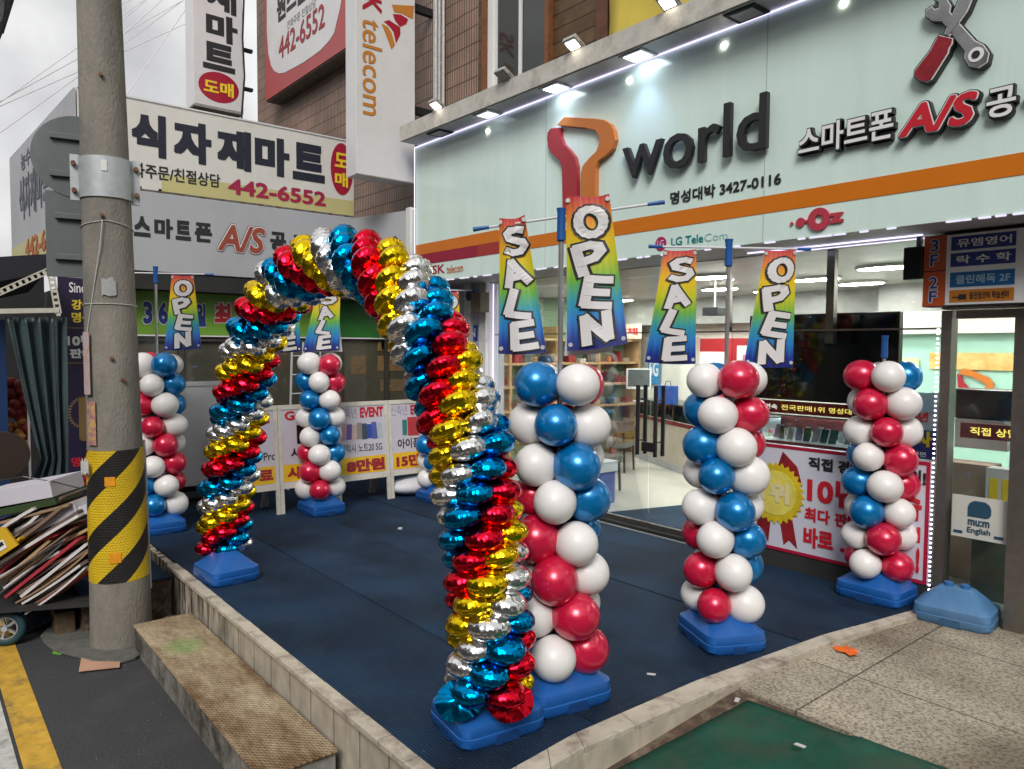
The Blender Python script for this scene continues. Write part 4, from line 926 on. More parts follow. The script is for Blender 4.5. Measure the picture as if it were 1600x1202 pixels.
cyl = n.new('ShaderNodeCombineXYZ'); am = n.new('ShaderNodeMath'); am.operation = 'MULTIPLY'; am.inputs[1].default_value = .21; l.new(at.outputs[0], am.inputs[0]); l.new(am.outputs[0], cyl.inputs[0]); l.new(sp.outputs[2], cyl.inputs[1])
br = n.new('ShaderNodeTexBrick'); br.inputs['Scale'].default_value = 1; br.inputs['Brick Width'].default_value = .024; br.inputs['Row Height'].default_value = .020; br.inputs['Mortar Size'].default_value = .004; br.inputs['Mortar Smooth'].default_value = 1; l.new(cyl.outputs[0], br.inputs['Vector'])
bb = n.new('ShaderNodeBump'); bb.inputs['Strength'].default_value = .8; bb.inputs['Distance'].default_value = .006; bb.invert = True; l.new(br.outputs['Fac'], bb.inputs['Height']); l.new(bb.outputs[0], b.inputs['Normal']); b.inputs['Roughness'].default_value = .5
mz = (zw0 + zw1) / 2
obj('striped_wrap', MB().tube([ax(zw0), ax(mz), ax(zw1)], [rad(zw0) + .008, rad(mz) + .008, rad(zw1) + .008], 48), ms, t, smooth=True)
to_cam = Vector((CAM.x - pb0.x, CAM.y - pb0.y, 0)).normalized(); side = Vector((-to_cam.y, to_cam.x, 0))
def patch(name, ang0, ang1, z0, z1, mt, par=t, off=.012, jag=0):
    nseg = 10; vs = []; fs = []; rr = random.Random(name + str(z0))
    for k in range(nseg + 1):
        a = R(ang0 + (ang1 - ang0) * k / nseg); dv = to_cam * math.cos(a) + side * math.sin(a)
        za_, zb2 = z0 + jag * rr.uniform(-.2, .4), z1 + jag * rr.uniform(-1, .1)
        for zz in (za_, zb2):
            for o_ in (off, off - .003): vs.append(ax(zz) + dv * (rad(zz) + o_))
    for k in range(nseg):
        i = k * 4; fs += [(i, i + 4, i + 6, i + 2), (i + 1, i + 3, i + 7, i + 5), (i, i + 1, i + 5, i + 4), (i + 2, i + 6, i + 7, i + 3)]
    fs += [(0, 2, 3, 1), (nseg * 4, nseg * 4 + 1, nseg * 4 + 3, nseg * 4 + 2)]
    return obj(name, MB().add(vs, fs), mt, par)
m_ors = mat('orange_sticker', (.75, .30, .01), .5, var=.15, vs=20)
zpx = lambda py: P(190, py, x=PX).z
# steel collar with bolted flanges
cl0, cl1 = zpx(316), zpx(255)
m_gal = mat('galvanised_steel', (.50, .53, .55), .45, metal=.35, var=.12, vs=9, dirt=.25, dcol=(.2, .14, .09), dscale=8)
col_ = obj('steel_collar', MB().tube([ax(cl0), ax(cl1)], [rad(cl0) + .012] * 2, 40), m_gal, t, smooth=True)
bo = MB()
for s_ in (-1, 1):
    for zz in (cl0, (cl0 + cl1) / 2, cl1):
        pass
    c = ax((cl0 + cl1) / 2) + side * s_ * (rad(cl0) + .035); fl_ = MB().obox(c, side, UZ, to_cam, .03, (cl1 - cl0) / 2 + .02, .012)
    for zz in (cl0 + .05, cl1 - .05): q = ax(zz) + side * s_ * (rad(cl0) + .04); bo.tube([q + to_cam * .05, q - to_cam * .05], .018, 8)
    obj('collar_flange', fl_, m_gal, t)
obj('bolt', bo, M_RUST, t)
# small paper remnants and bolts
patch('notice_scrap', -16, 14, zpx(466), zpx(438), mat('torn_grey_paper', (.36, .36, .37), .8, var=.12, vs=30), jag=.03)
patch('code_plate', -8, 4, zpx(278), zpx(262), M_WHITEP, off=.02)
patch('sticker', -22, -2, zpx(752), zpx(738), m_ors, off=.014); patch('sticker', -18, 4, zpx(868), zpx(852), m_ors, off=.014)
st = patch('torn_sticker', -62, -44, zpx(614), zpx(520), mat('faded_orange_print', (.45, .25, .13), .7, var=.6, vs=14, col2=(.42, .40, .50)), off=.03)
patch('torn_sticker', -58, -36, zpx(690), zpx(624), mat('purple_yellow_print', (.25, .08, .22), .6, var=.6, vs=22, col2=(.6, .4, .08)), off=.02)
patch('torn_sticker', -74, -48, zpx(734), zpx(708), mat('white_paper_scrap', (.55, .54, .5), .8, var=.1), off=.05, jag=.05)
bt = MB()
for (zz, an) in ((zpx(134), -2), (zpx(345), -10), (zpx(559), -1), (zpx(592), 20)):
    a = R(an); dv = to_cam * math.cos(a) + side * math.sin(a); bt.tube([ax(zz) + dv * (rad(zz) - .01), ax(zz) + dv * (rad(zz) + .03)], .014, 8)
obj('bolt', bt, M_RUST, t)
# string tied round the pole
sg = MB()
for zc_, am_ in ((zpx(352), .02), (zpx(477), .003)):
    pts = []
    for k in range(33):
        a = 2 * math.pi * k / 32; dv = to_cam * math.cos(a) + side * math.sin(a); pts.append(ax(zc_) + dv * (rad(zc_) + .006) + UZ * (am_ * 3 * abs(math.sin(a / 2)) * -1 + .0))
    sg.tube(pts, .0035, 5)
v0 = ax(zpx(352)) + to_cam * (rad(2) + .01) - side * .03; v1 = ax(zpx(520)) + to_cam * (rad(1.8) * .6) - side * (rad(1.8) * .85)
sg.tube([v0, v0 - side * .02 - UZ * .2, v1], .004, 5)
obj('string', sg, mat('pale_string', (.5, .5, .44), .8, var=.1), t)
# cable guard on the right of the pole
obj('cable_guard', MB().tube([ax(.0) + side * (rad(0) + .0), ax(zw1 + .05) + side * (rad(1) + .0)], .018, 8), m_gal, t, smooth=True)

# two road signs seen from behind on the left of the pole
m_sback = mat('grey_sign_back', (.16, .18, .18), .5, metal=.3, var=.12, vs=4, dirt=.3)
dv = to_cam
for nm, lab in (('road_sign', 'round grey road sign seen from behind, upper one on the left of the pole'), ('road_sign', 'rectangular grey road sign seen from behind, below the round one on the pole')):
    rnd = lab.startswith('round')
    base = ax(0) - to_cam * .30
    dpl = base.dot(-BK)   # depth plane
    def PV(px, py):
        d = RX * (px - 800) + UP * (601 - py) - BK * 1155.0
        k = (base - CAM).dot(to_cam) / d.dot(to_cam); return CAM + d * k
    if rnd:
        c = PV(122, 247); r_ = (PV(122, 183) - c).length
        tt = thing(nm, lab, 'road sign', tuple(c), 'road signs seen from behind')
        obj('sign_plate', disc(c, side, UZ, to_cam, r_, r_, .012, 48), m_sback, tt)
        rails = ((212, 220), (270, 278)); lx0 = 78
    else:
        a, b2 = PV(73, 432), PV(175, 306)
        tt = thing(nm, lab, 'road sign', tuple((a + b2) / 2), 'road signs seen from behind')
        obj('sign_plate', MB().obox((a + b2) / 2, side, UZ, to_cam, (b2 - a).dot(side) / 2, (b2 - a).z / 2, .006), m_sback, tt, bevel=.005)
        rails = ((335, 343), (398, 406)); lx0 = 86
    for (p0, p1) in rails:
        a = PV(lx0, (p0 + p1) / 2); b2 = PV(170, (p0 + p1) / 2 + 3)
        obj('mounting_rail', MB().obox((a + b2) / 2 + to_cam * .03, side, UZ, to_cam, (b2 - a).dot(side) / 2, .022, .016), m_sback, tt, bevel=.004)

# overhead wires
m_wire = mat('pinkish_grey_cable', (.75, .68, .72), .6, var=.05)
WL = [((-30, 178), (135, 62), 'topmost wire left of the pole'), ((-30, 172), (135, 82), 'second wire left of the pole'), ((-30, 176), (135, 104), 'third wire left of the pole'), ((-30, 226), (135, 108), 'lowest wire left of the pole'),
      ((180, 10), (212, -6), 'short topmost wire right of the pole'), ((180, 40), (240, -12), 'steep wire right of the pole, second from the top'), ((180, 58), (262, -10), 'thin wire right of the pole above the white rooftop sign'),
      ((199, 145), (308, -14), 'long steep wire ending at the rooftop sign')]
WL[6] = ((185, 60), (262, -10), WL[6][2])
for i, (a, b2, lab) in enumerate(WL):
    x_ = -9 if i != 7 else -7
    v0, v1 = P(*a, x=x_), P(*b2, x=x_ - 1.5); dv_ = v1 - v0; v0, v1 = v0 - dv_ * (3 if i < 4 else .15), v1 + dv_ * (3 if i > 3 else 2.0); md = (v0 + v1) / 2 - UZ * .04
    o = obj('overhead_wire', MB().tube([v0, v0.lerp(md, .5) - UZ * .015, md, md.lerp(v1, .5) - UZ * .015, v1], .011, 5), m_wire); tag(o, 'pale overhead ' + lab, 'wire', 'overhead wires')
v0, v1 = P(8, -6, x=3.4), P(-4, 46, x=3.4)
o = obj('cable_bundle', MB().tube([P(60, -400, x=3.0), P(18, -20, x=3.2), v0, P(4, 30, x=3.4), v1, P(-16, 80, x=3.5), P(-260, 240, x=3.9)], [.03, .035, .038, .03, .034, .03, .03], 8).tube([P(24, -20, x=3.2), P(14, 12, x=3.3), P(2, 50, x=3.4)], .018, 6), mat('black_cable', (.01, .01, .012), .6, var=.3, vs=20, bump=1, bs=30), smooth=True); tag(o, 'thick black cable bundle hanging into the top left corner', 'cable')
o = obj('barbed_cord', MB().tube([P(381, 0, x=-5.8), P(379, 60, x=-5.8), P(382, 120, x=-5.8), P(377, 190, x=-5.8)], .02, 5), m_dark); tag(o, 'dark twisted cable hanging beside the vertical white sign', 'cable')
mp_ = (pb0 + to_cam * .04)
vs = []
rr = random.Random(4)
for k in range(26):
    a = 2 * math.pi * k / 26; r_ = .36 + .05 * math.sin(a * 3 + 1) + rr.uniform(-.015, .015); vs.append((pb0.x - .22 + .62 * math.cos(a) * (r_ / .36), pb0.y - .1 + r_ * math.sin(a), -.395))
struct('concrete_collar', MB().prism(vs, (0, 0, .022)), mat('rough_concrete', (.12, .12, .105), .9, var=.25, vs=12, bump=.6, bs=60), bevel=.008)

# ================================================================== LEFT MARKET FRONT
m_navyb = mat('dark_purple_banner', (.016, .010, .042), .5, var=.15)
t = thing('vertical_banner', 'dark purple vertical banner with yellow and white Korean letters and a gold wreath', 'banner', (.4, -4.9, 0))
VB = .5
a, b2 = P(98, 770, x=VB), P(150, 436, x=VB)
obj('banner_cloth', MB().box((VB - .01, a.y, 0), (VB, b2.y + .25, b2.z)), m_navyb, t)
tB('lettering', 'Since', 108, 141, 441, 457, VB, M_WHITEL, t, off=.01)
tB('lettering', '강동', 112, 144, 468, 484, VB, M_YELL, t, off=.03); tB('lettering', '명성', 112, 144, 488, 504, VB, M_YELL, t, off=.03)
tB('lettering', '10년', 105, 145, 523, 541, VB, M_WHITEL, t, off=.04); tB('lettering', '판매', 109, 146, 545, 560, VB, M_WHITEL, t, off=.04)
for pyb in (513, 568):
    a = P(103, pyb, x=VB); obj('rule', MB().box((VB + .001, a.y, a.z), (VB + .003, a.y + .45, a.z + .008)), mat('dull_gold', (.28, .18, .07), .4, metal=.3, var=.1), t)
m_gold = MATS['dull_gold']; c = P(131, 645, x=VB); wr_ = MB()
for k in range(26):
    a = R(40 + k * 280 / 25); q = Vector((VB + .002, c.y + .135 * math.cos(a), c.z + .16 * math.sin(a))); tn = Vector((0, -math.sin(a), math.cos(a))); nr = Vector((0, math.cos(a), math.sin(a)))
    wr_.prism([q + nr * .022, q + tn * .012 + nr * .004, q - nr * .02, q - tn * .012], (.004, 0, 0))
obj('wreath', wr_, m_gold, t); tB('lettering', '1', 124, 144, 622, 690, VB, m_gold, t, off=.06)
for (q0, q1, bd) in ((715, 730, '명성'), (742, 760, '통신')): tB('lettering', bd, 112, 142, q0, q1, VB, M_REDL, t, off=.03)

# hanging dark tarpaulin curtain
m_tarp = mat('slate_green_tarpaulin', (.050, .075, .078), .38, var=.2, vs=3, bump=.4, bs=14)
TXX = 1.45
def tarp_pt(u, v):      # u across, v down
    top_l, top_r, bl_, br_ = (8, 496), (104, 494), (36, 800), (110, 800)
    neck = math.exp(-((v - .74) / .09) ** 2)
    lx = top_l[0] + (62 - top_l[0]) * min(1, v / .74) - (26 * max(0, v - .74) / .26 * 1.5); rx = 104 + 0 * v
    px = lx + (rx - lx) * u; py = 496 + v * 300
    return px, py
vs = []; fs = []; NU, NV = 40, 30
for j in range(NV + 1):
    for i in range(NU + 1):
        u, v = i / NU, j / NV; px, py = tarp_pt(u, v); q = P(px, py, x=TXX)
        vs.append((TXX + .05 * math.sin(u * 26 + math.sin(v * 3) * .8) * (1 - .3 * v) + .02 * math.sin(u * 61 + v * 5), q.y, q.z))
for j in range(NV):
    for i in range(NU): a = j * (NU + 1) + i; fs.append((a, a + 1, a + NU + 2, a + NU + 1))
o = obj('tarpaulin', MB().add(vs, fs), m_tarp, smooth='all'); tag(o, 'slate green tarpaulin curtain gathered with string left of the pole', 'tarpaulin')
sm = o.modifiers.new('solid', 'SOLIDIFY'); sm.thickness = .008
# awning frame of slotted angle
m_ang = mat('cream_slotted_angle', (.58, .55, .46), .5, var=.1, vs=20)
t = thing('awning_frame', 'cream slotted steel frame holding up the dark awning left of the pole', 'awning', (1.5, -5.6, 2))
def bar(p0, p1, w_, name='frame_bar', holes=True):
    a, b2 = P(*p0, x=1.52), P(*p1, x=1.52); d = (b2 - a); ln_ = d.length; d.normalize(); v = NB.cross(d).normalized()
    mb = MB()
    if holes:
        mb.obox((a + b2) / 2 + v * w_ * .8, d, v, NB, ln_ / 2, w_ * .2, .012); mb.obox((a + b2) / 2 - v * w_ * .8, d, v, NB, ln_ / 2, w_ * .2, .012)
        k = 0.
        while k < ln_: mb.obox(a + d * (k + .015), d, v, NB, .014, w_ * .62, .010); k += .055
    else: mb.obox((a + b2) / 2, d, v, NB, ln_ / 2, w_, .015)
    return obj(name, mb, m_ang, t)
bar((-30, 470), (76, 423), .028); bar((79, 425), (91, 490), .028); bar((-30, 487), (92, 485), .022, holes=False)
aw = [(-60, 405), (-60, 452), (74, 425), (74, 397)]
obj('awning_cloth', MB().prism([P(*p, x=1.40) for p in aw], (-1.4, 0, -.12)), mat('black_awning_cloth', (.012, .012, .018), .7, var=.2), t)
# dark shop interior behind, with produce
o = MB().box((-2.4, -9, -.38), (-2.2, -4.55, 3.0)); obj('market_back_wall', o, m_dark, MK)
o = obj('blue_shutter', MB().box((.5, -6.1, -.35), (.6, P(11, 600, x=.6).y, P(5, 500, x=.6).z)), mat('blue_tarp', (.01, .035, .12), .5, var=.2)); tag(o, 'dark blue panel at the left edge of the picture behind the cart', 'panel')
t = thing('produce_rack', 'rack of red net bags over yellow fruit in the dark market front', 'rack', (.3, -5.5, 0))
rk = MB(); a = P(12, 700, x=.4); b2 = P(44, 700, x=.4)
rk.box((.38, a.y - .02, -.3), (.42, a.y, 1.9)); rk.box((.38, b2.y, -.3), (.42, b2.y + .02, 1.9))
obj('rack_frame', rk, M_ALU, t)
ba = MB(); rr = random.Random(2)
for k in range(26):
    q = P(rr.uniform(14, 44), rr.uniform(596, 690), x=.3); ba.ball((rr.uniform(.1, .3), q.y, q.z), rr.uniform(.05, .075), 10, 7)
obj('red_net_bags', ba, mat('red_net', (.25, .02, .015), .5, var=.5, vs=15), t, smooth='all')
ba = MB()
for k in range(18):
    q = P(rr.uniform(14, 44), rr.uniform(660, 705), x=.36); ba.ball((rr.uniform(.2, .36), q.y, q.z), .045, 10, 7)
obj('fruit', ba, mat('yellow_fruit', (.5, .24, .04), .5, var=.3, vs=15), t, smooth='all')
c = P(2, 712, x=1.6)
o = obj('round_table_top', disc((1.6, c.y, c.z), UB, UZ, NB, .22, .22, .03, 40), mat('dark_brown_plastic', (.035, .022, .016), .45, var=.2), bevel=.006); tag(o, 'dark brown round plastic table top standing on edge behind the cart', 'table top')
# tin roof edge and a bit of tree far left
t = thing('tree', 'bit of green tree far away at the left edge under the side sign', 'tree', (-14, -6.5, 0))
obj('trunk', MB().tube([(-14, -7.2, -.4), (-14.1, -7.1, 3.2), (-14, -7.1, 4.6)], [.16, .1, .05], 8), mat('bark', (.06, .045, .03), .9, var=.3), t)
lf = MB(); rr = random.Random(9)
for k in range(1500):
    while True:
        q = Vector((rr.uniform(-1, 1), rr.uniform(-1, 1), rr.uniform(-1, 1)))
        if q.length < 1 and noise.noise(q * 2.2) > -.18: break
    c = Vector((-14, -7.1, 4.3)) + Vector((q.x * 1.3, q.y * 1.2, q.z * 1.3)); a = Vector((rr.gauss(0, 1), rr.gauss(0, 1), rr.gauss(0, 1))).normalized(); b2 = a.orthogonal().normalized(); s_ = rr.uniform(.05, .1)
    lf.add([c - a * s_, c + b2 * s_ * .5, c + a * s_, c - b2 * s_ * .5], [(0, 1, 2, 3)])
obj('crown', lf, mat('leaf_green', (.035, .07, .018), .6, var=.5, vs=2), t)

# ================================================================== HANDCART OF CARDBOARD
cu = Vector((.60, .80, 0)).normalized()          # along the view's right
cf = Vector((-.80, .60, 0)).normalized()         # away from the viewer
wc = P(9, 970, y=-5.50)
t = thing('handcart', 'low handcart with teal-tyred wheels under the pile of flattened cardboard', 'handcart', (wc.x, wc.y, -.4))
wz = -.4 + .145
W0 = Vector((wc.x, wc.y, wz))
axl = Vector((.9, -.42, 0)).normalized()
def wheel(c):
    mbt = MB(); pts = []; hv = axl.cross(UZ).normalized()
    nn_ = 28; vs = []; fs = []
    for i in range(nn_):
        a = 2 * math.pi * i / nn_; d = hv * math.cos(a) + UZ * math.sin(a)
        for k in range(8):
            b_ = 2 * math.pi * k / 8; vs.append(c + d * (.112 + .033 * math.cos(b_)) + axl * .03 * math.sin(b_))
    for i in range(nn_):
        for k in range(8): fs.append((i * 8 + k, ((i + 1) % nn_) * 8 + k, ((i + 1) % nn_) * 8 + (k + 1) % 8, i * 8 + (k + 1) % 8))
    wo = obj('wheel', MB().tube([c - axl * .03, c + axl * .036], .022, 12), m_gal, t)
    obj('tyre', MB().add(vs, fs), mat('teal_rubber', (.012, .05, .065), .6, var=.2), wo, smooth='all')
    rm = MB()
    for k in range(5):
        a = 2 * math.pi * k / 5; d = hv * math.cos(a) + UZ * math.sin(a); rm.obox(c + d * .045, d, d.cross(axl), axl, .042, .010, .012)
    vs = []; fs = []
    for i in range(24):
        a = 2 * math.pi * i / 24; d = hv * math.cos(a) + UZ * math.sin(a); vs += [c + d * .080 - axl * .02, c + d * .080 + axl * .02, c + d * .09 + axl * .02, c + d * .09 - axl * .02]
    for i in range(24):
        for k in range(4): fs.append((i * 4 + k, ((i + 1) % 24) * 4 + k, ((i + 1) % 24) * 4 + (k + 1) % 4, i * 4 + (k + 1) % 4))
    rm.add(vs, fs); obj('rim', rm, mat('silver_rim', (.5, .5, .5), .3, metal=.7, var=.1), wo)
wheel(W0); wheel(W0 - axl * .62); 
obj('deck', MB().obox(W0 - axl * .31 + UZ * .17 + cu * .30, axl, axl.cross(UZ).normalized(), UZ, .36, .55, .018), m_dark, t)
obj('axle', MB().tube([W0, W0 - axl * .62], .012, 8).box((W0.x - .36, W0.y - .02, W0.z), (W0.x - .3, W0.y + .02, W0.z + .16)), m_dark, t)
cart_cols = [((.30, .19, .11), 6), ((.20, .13, .09), 7), ((.62, .60, .60), 14), ((.13, .09, .075), 8), ((.50, .33, .18), 7), ((.40, .03, .045), 4), ((.09, .085, .09), 6)]
cm = []
for i, (c, wgt) in enumerate(cart_cols): cm += [mat('cardboard_%d' % i, c, .85, var=.15, vs=9, dirt=.3, dcol=tuple(v * .5 for v in c), bump=.25, bs=30)] * wgt
rr = random.Random(21)
ang = R(35)
sdir = cu * math.cos(ang) + UZ * math.sin(ang); ndir = -cu * math.sin(ang) + UZ * math.cos(ang)
# plane through the cart where the near sheet edges lie
base = W0 + axl * .02
def PC(px, py):
    d = RX * (px - 800) + UP * (601 - py) - BK * 1155.0; k = (base - CAM).dot(cf) / d.dot(cf); return CAM + d * k
A0, A1 = PC(52, 955), PC(-45, 868)      # lower-left ends run from the lowest sheet to the highest
pos = 0.
lo_, hi_ = A0.dot(ndir), A1.dot(ndir)
NS = 40; span = (A1 - A0)
for i in range(NS):
    f = i / (NS - 1); th = rr.uniform(.005, .013)
    c0 = A0 + span * f + sdir * rr.uniform(-.05, .05) + cf * rr.uniform(-.06, .05)
    ln_ = rr.uniform(.40, .70) * (1 + .30 * f)
    dp = rr.uniform(.38, .52)
    jit = rr.uniform(-.09, .09); s2 = (sdir + ndir * jit).normalized(); n2 = (ndir - sdir * jit).normalized()
    f2_ = (cf + sdir * rr.uniform(-.12, .12)).normalized(); n2 = s2.cross(f2_).normalized(); f2_ = n2.cross(s2).normalized()
    c = c0 + s2 * ln_ / 2 + f2_ * dp / 2
    mb = MB(); seg = 6
    bend = rr.uniform(-.035, .045) * (1 if rr.random() < .5 else .3)
    vs = []; fs = []
    for k in range(seg + 1):
        u_ = k / seg - .5; off = n2 * (bend * (1 - 4 * u_ * u_))
        for (q, w_) in ((-1, -1), (1, -1), (1, 1), (-1, 1)): vs.append(c + s2 * ln_ * u_ + f2_ * dp / 2 * q + n2 * th * w_ + off)
    for k in range(seg):
        for q in range(4): fs.append((k * 4 + q, k * 4 + (q + 1) % 4, k * 4 + 4 + (q + 1) % 4, k * 4 + 4 + q))
    fs += [(0, 1, 2, 3), (seg * 4 + 3, seg * 4 + 2, seg * 4 + 1, seg * 4)]
    cmi = cm[(i * 19 + 5) % len(cm)]; cn = ['tan', 'brown', 'white', 'dark brown', 'pale tan', 'crimson', 'charcoal'][int(cmi.name[-1])]
    o = obj('cardboard_sheet', mb.add(vs, fs), cmi); tag(o, cn + ' flattened sheet in the ' + ('lowest quarter', 'lower middle', 'upper middle', 'top quarter')[min(3, int(f * 4))] + ' of the slanting stack on the handcart', 'cardboard', 'flattened cardboard sheets stacked on the handcart')
def slab(name, p0, p1, th, dp, mt, label, rot=0., out_=0.):
    a, b2 = PC(*p0), PC(*p1); a = a - cf * out_; b2 = b2 - cf * out_; d = (b2 - a); ln_ = d.length; d.normalize(); n2 = cf.cross(d).normalized(); n2 = n2 if n2.z > 0 else -n2
    o = obj(name, MB().obox((a + b2) / 2 + cf * dp / 2 + n2 * th / 2, d, cf, n2, ln_ / 2, dp / 2, th / 2), mt, bevel=.004); tag(o, label, 'box' if 'box' in name else 'cardboard'); return o
m_wc = mat('white_card', (.55, .53, .58), .6, var=.06, dirt=.15); m_gc = mat('dark_green_card', (.025, .05, .012), .6, var=.2)
slab('flat_box', (-40, 830), (112, 790), .02, .4, cm[0], 'brown sheet lying under the green edged box on top of the cart', out_=.04)
slab('flat_box', (-40, 815), (90, 788), .055, .42, m_gc, 'dark green edged flat box on top of the cardboard pile', out_=.02)
slab('flat_box', (-40, 799), (86, 776), .13, .46, m_wc, 'white box with a lilac lid lying on top of the cardboard pile', out_=.03)
slab('flat_box', (28, 846), (120, 803), .10, .34, m_wc, 'open white box tucked under the brown sheet near the pole', out_=-.02)
slab('flat_box', (95, 818), (146, 800), .07, .36, m_wc, 'small white tray with a dark window right beside the pole', out_=-.05)
slab('flat_box', (96, 826), (148, 808), .012, .35, m_wc, 'white sheet sticking out towards the pole at the top of the stack', out_=-.08)
ybx = slab('yellow_box', (-40, 905), (44, 838), .02, .3, mat('yellow_card', (.62, .38, .02), .5, var=.08), 'yellow box panel with a white label at the left of the pile', out_=.10)
a, b2 = PC(-36, 915) - cf * .105, PC(36, 858) - cf * .105
yq = [PC(*p) - cf * .13 for p in ((-40, 900), (44, 845), (24, 818), (-40, 822))]
o = obj('yellow_box', MB().prism(yq, cf * .02), MATS['yellow_card']); tag(o, 'yellow carton flap facing the viewer at the left edge of the pile', 'box')
lq = [PC(*p) - cf * .135 for p in ((-10, 872), (28, 848), (22, 836), (-14, 856))]
obj('label', MB().prism(lq, cf * .003), M_WHITEL, o)
lt = [PC(*p) - cf * .138 for p in ((10, 853), (24, 844), (21, 839), (7, 847))]
obj('barcode', MB().prism(lt, cf * .002), M_INK, o)
o = obj('elastic_cord', MB().tube([PC(-10, 752) - cf * .05, PC(40, 744) - cf * .03, PC(80, 752), PC(142, 774) + cf * .1], .005, 6), M_BLACK); tag(o, 'black elastic cord stretched over the pile towards the pole', 'cord')

# ================================================================== BALLOONS
m_bb = mat('blue_plastic', (.012, .10, .36), .38, var=.1, vs=5, coat=.15)
m_bbo = mat('faded_blue_plastic', (.06, .17, .34), .5, var=.15, vs=6, dirt=.35, dcol=(.18, .2, .22))
m_pole_a = mat('aluminium_tube', (.5, .5, .5), .3, metal=.8, var=.05)
def rrect(hx, hy, r, z, seg=5):
    pts = []
    for (sx, sy, a0) in ((1, 1, 0), (-1, 1, 90), (-1, -1, 180), (1, -1, 270)):
        for k in range(seg + 1):
            a = R(a0 + 90 * k / seg); pts.append((sx * (hx - r) + r * math.cos(a), sy * (hy - r) + r * math.sin(a), z))
    return pts
def make_base(par, rot, mt=m_bb, sc=1., caps=False, flat=False):
    """water-filled stand: rounded tray, seam, sloping roof, notches as dark blocks"""
    layers = [(.235, .195, .07, .0), (.25, .21, .07, .02), (.252, .212, .07, .062), (.247, .207, .07, .066), (.25, .21, .07, .072), (.246, .206, .075, .118), (.225, .185, .08, .132)]
    layers += [(.10, .08, .045, .232), (.06, .05, .035, .25)] if not flat else [(.20, .165, .08, .138), (.07, .06, .05, .15)]
    if mt is m_bbo: layers = layers[:-2] + [(.12, .07, .04, .235), (.10, .055, .03, .245)]
    M_ = Matrix.Rotation(rot, 4, 'Z'); o0 = par.location
    vs = []; fs = []
    for L_ in layers: vs += rrect(L_[0] * sc, L_[1] * sc, L_[2] * sc, L_[3] * sc)
    n_ = 24
    for i in range(len(layers) - 1):
        for k in range(n_): fs.append((i * n_ + k, i * n_ + (k + 1) % n_, (i + 1) * n_ + (k + 1) % n_, (i + 1) * n_ + k))
    fs.append(tuple(reversed(range(n_)))); fs.append(tuple((len(layers) - 1) * n_ + k for k in range(n_)))
    # notches are darker blocks on the sides: recess shade put into their colour
    mb = MB(); mb.add([M_ @ Vector(v) + o0 for v in vs], fs)
    b = obj('water_base', mb, mt, par, smooth=True)
    nm = MB()
    for s_ in (-1, 1):
        nm.add([M_ @ Vector(v) + o0 for v in [(-.07 * sc, s_ * .2125 * sc, .003), (.07 * sc, s_ * .2125 * sc, .003), (.06 * sc, s_ * .2135 * sc, .055 * sc), (-.06 * sc, s_ * .2135 * sc, .055 * sc),
                                                  (-.07 * sc, s_ * .20 * sc, .003), (.07 * sc, s_ * .20 * sc, .003), (.06 * sc, s_ * .20 * sc, .055 * sc), (-.06 * sc, s_ * .20 * sc, .055 * sc)]],
               [(0, 1, 2, 3), (4, 7, 6, 5), (0, 4, 5, 1), (1, 5, 6, 2), (2, 6, 7, 3), (3, 7, 4, 0)])
        nm.add([M_ @ Vector(v) + o0 for v in [(s_ * .2525 * sc, -.05 * sc, .003), (s_ * .2525 * sc, .05 * sc, .003), (s_ * .2535 * sc, .045 * sc, .05 * sc), (s_ * .2535 * sc, -.045 * sc, .05 * sc),
                                                  (s_ * .24 * sc, -.05 * sc, .003), (s_ * .24 * sc, .05 * sc, .003), (s_ * .24 * sc, .045 * sc, .05 * sc), (s_ * .24 * sc, -.045 * sc, .05 * sc)]],
               [(0, 1, 2, 3), (4, 7, 6, 5), (0, 4, 5, 1), (1, 5, 6, 2), (2, 6, 7, 3), (3, 7, 4, 0)])
    obj('handle_recess', nm, mat('deep_blue_plastic', (.006, .045, .17), .5, var=.05) if mt is m_bb else mat('deep_faded_blue', (.03, .09, .18), .6, var=.05), b)
    if caps:
        for dx in (-.055, .05):
            q = M_ @ Vector((dx * sc, 0, .235 * sc)) + o0; cp = MB().tube([q, q + UZ * .035], .030, 14)
            obj('filler_cap', cp, mat('bright_blue_cap', (.03, .14, .38), .4, var=.1), b, smooth=True)
    return b

latex = {'w': mat('white_latex', (.80, .77, .755), .42, var=.03, coat=.1), 'b': mat('blue_pearl_latex', (.0, .19, .50), .30, metal=.45, var=.04, coat=.5), 'r': mat('red_pearl_latex', (.62, .010, .055), .28, metal=.25, var=.04, coat=.5)}
_lb = {}
def latex_mesh(k):
    if k in _lb: return _lb[k]
    vs = []; fs = []; seg, ring = 32, 20
    for i in range(ring + 1):
        ph = math.pi * i / ring; r = math.sin(ph); z = math.cos(ph)
        z *= 1.04 if z > 0 else 1.10
        if z < -.55: r *= 1 - .16 * ((-z - .55) / .55)
        for s_ in range(seg): a = 2 * math.pi * s_ / seg; vs.append((r * math.cos(a), r * math.sin(a), z))
    for i in range(ring):
        for s_ in range(seg): fs.append((i * seg + s_, (i + 1) * seg + s_, (i + 1) * seg + (s_ + 1) % seg, i * seg + (s_ + 1) % seg))
    me = bpy.data.meshes.new('balloon_' + k); me.from_pydata(vs, [], fs); bm = bmesh.new(); bm.from_mesh(me)
    bmesh.ops.remove_doubles(bm, verts=bm.verts, dist=1e-5); bmesh.ops.recalc_face_normals(bm, faces=bm.faces); bm.to_mesh(me); bm.free()
    me.materials.append(latex[k]); me.polygons.foreach_set('use_smooth', [True] * len(me.polygons)); _lb[k] = me; return me
view_ang = lambda p: math.atan2(CAM.y - p.y, CAM.x - p.x)
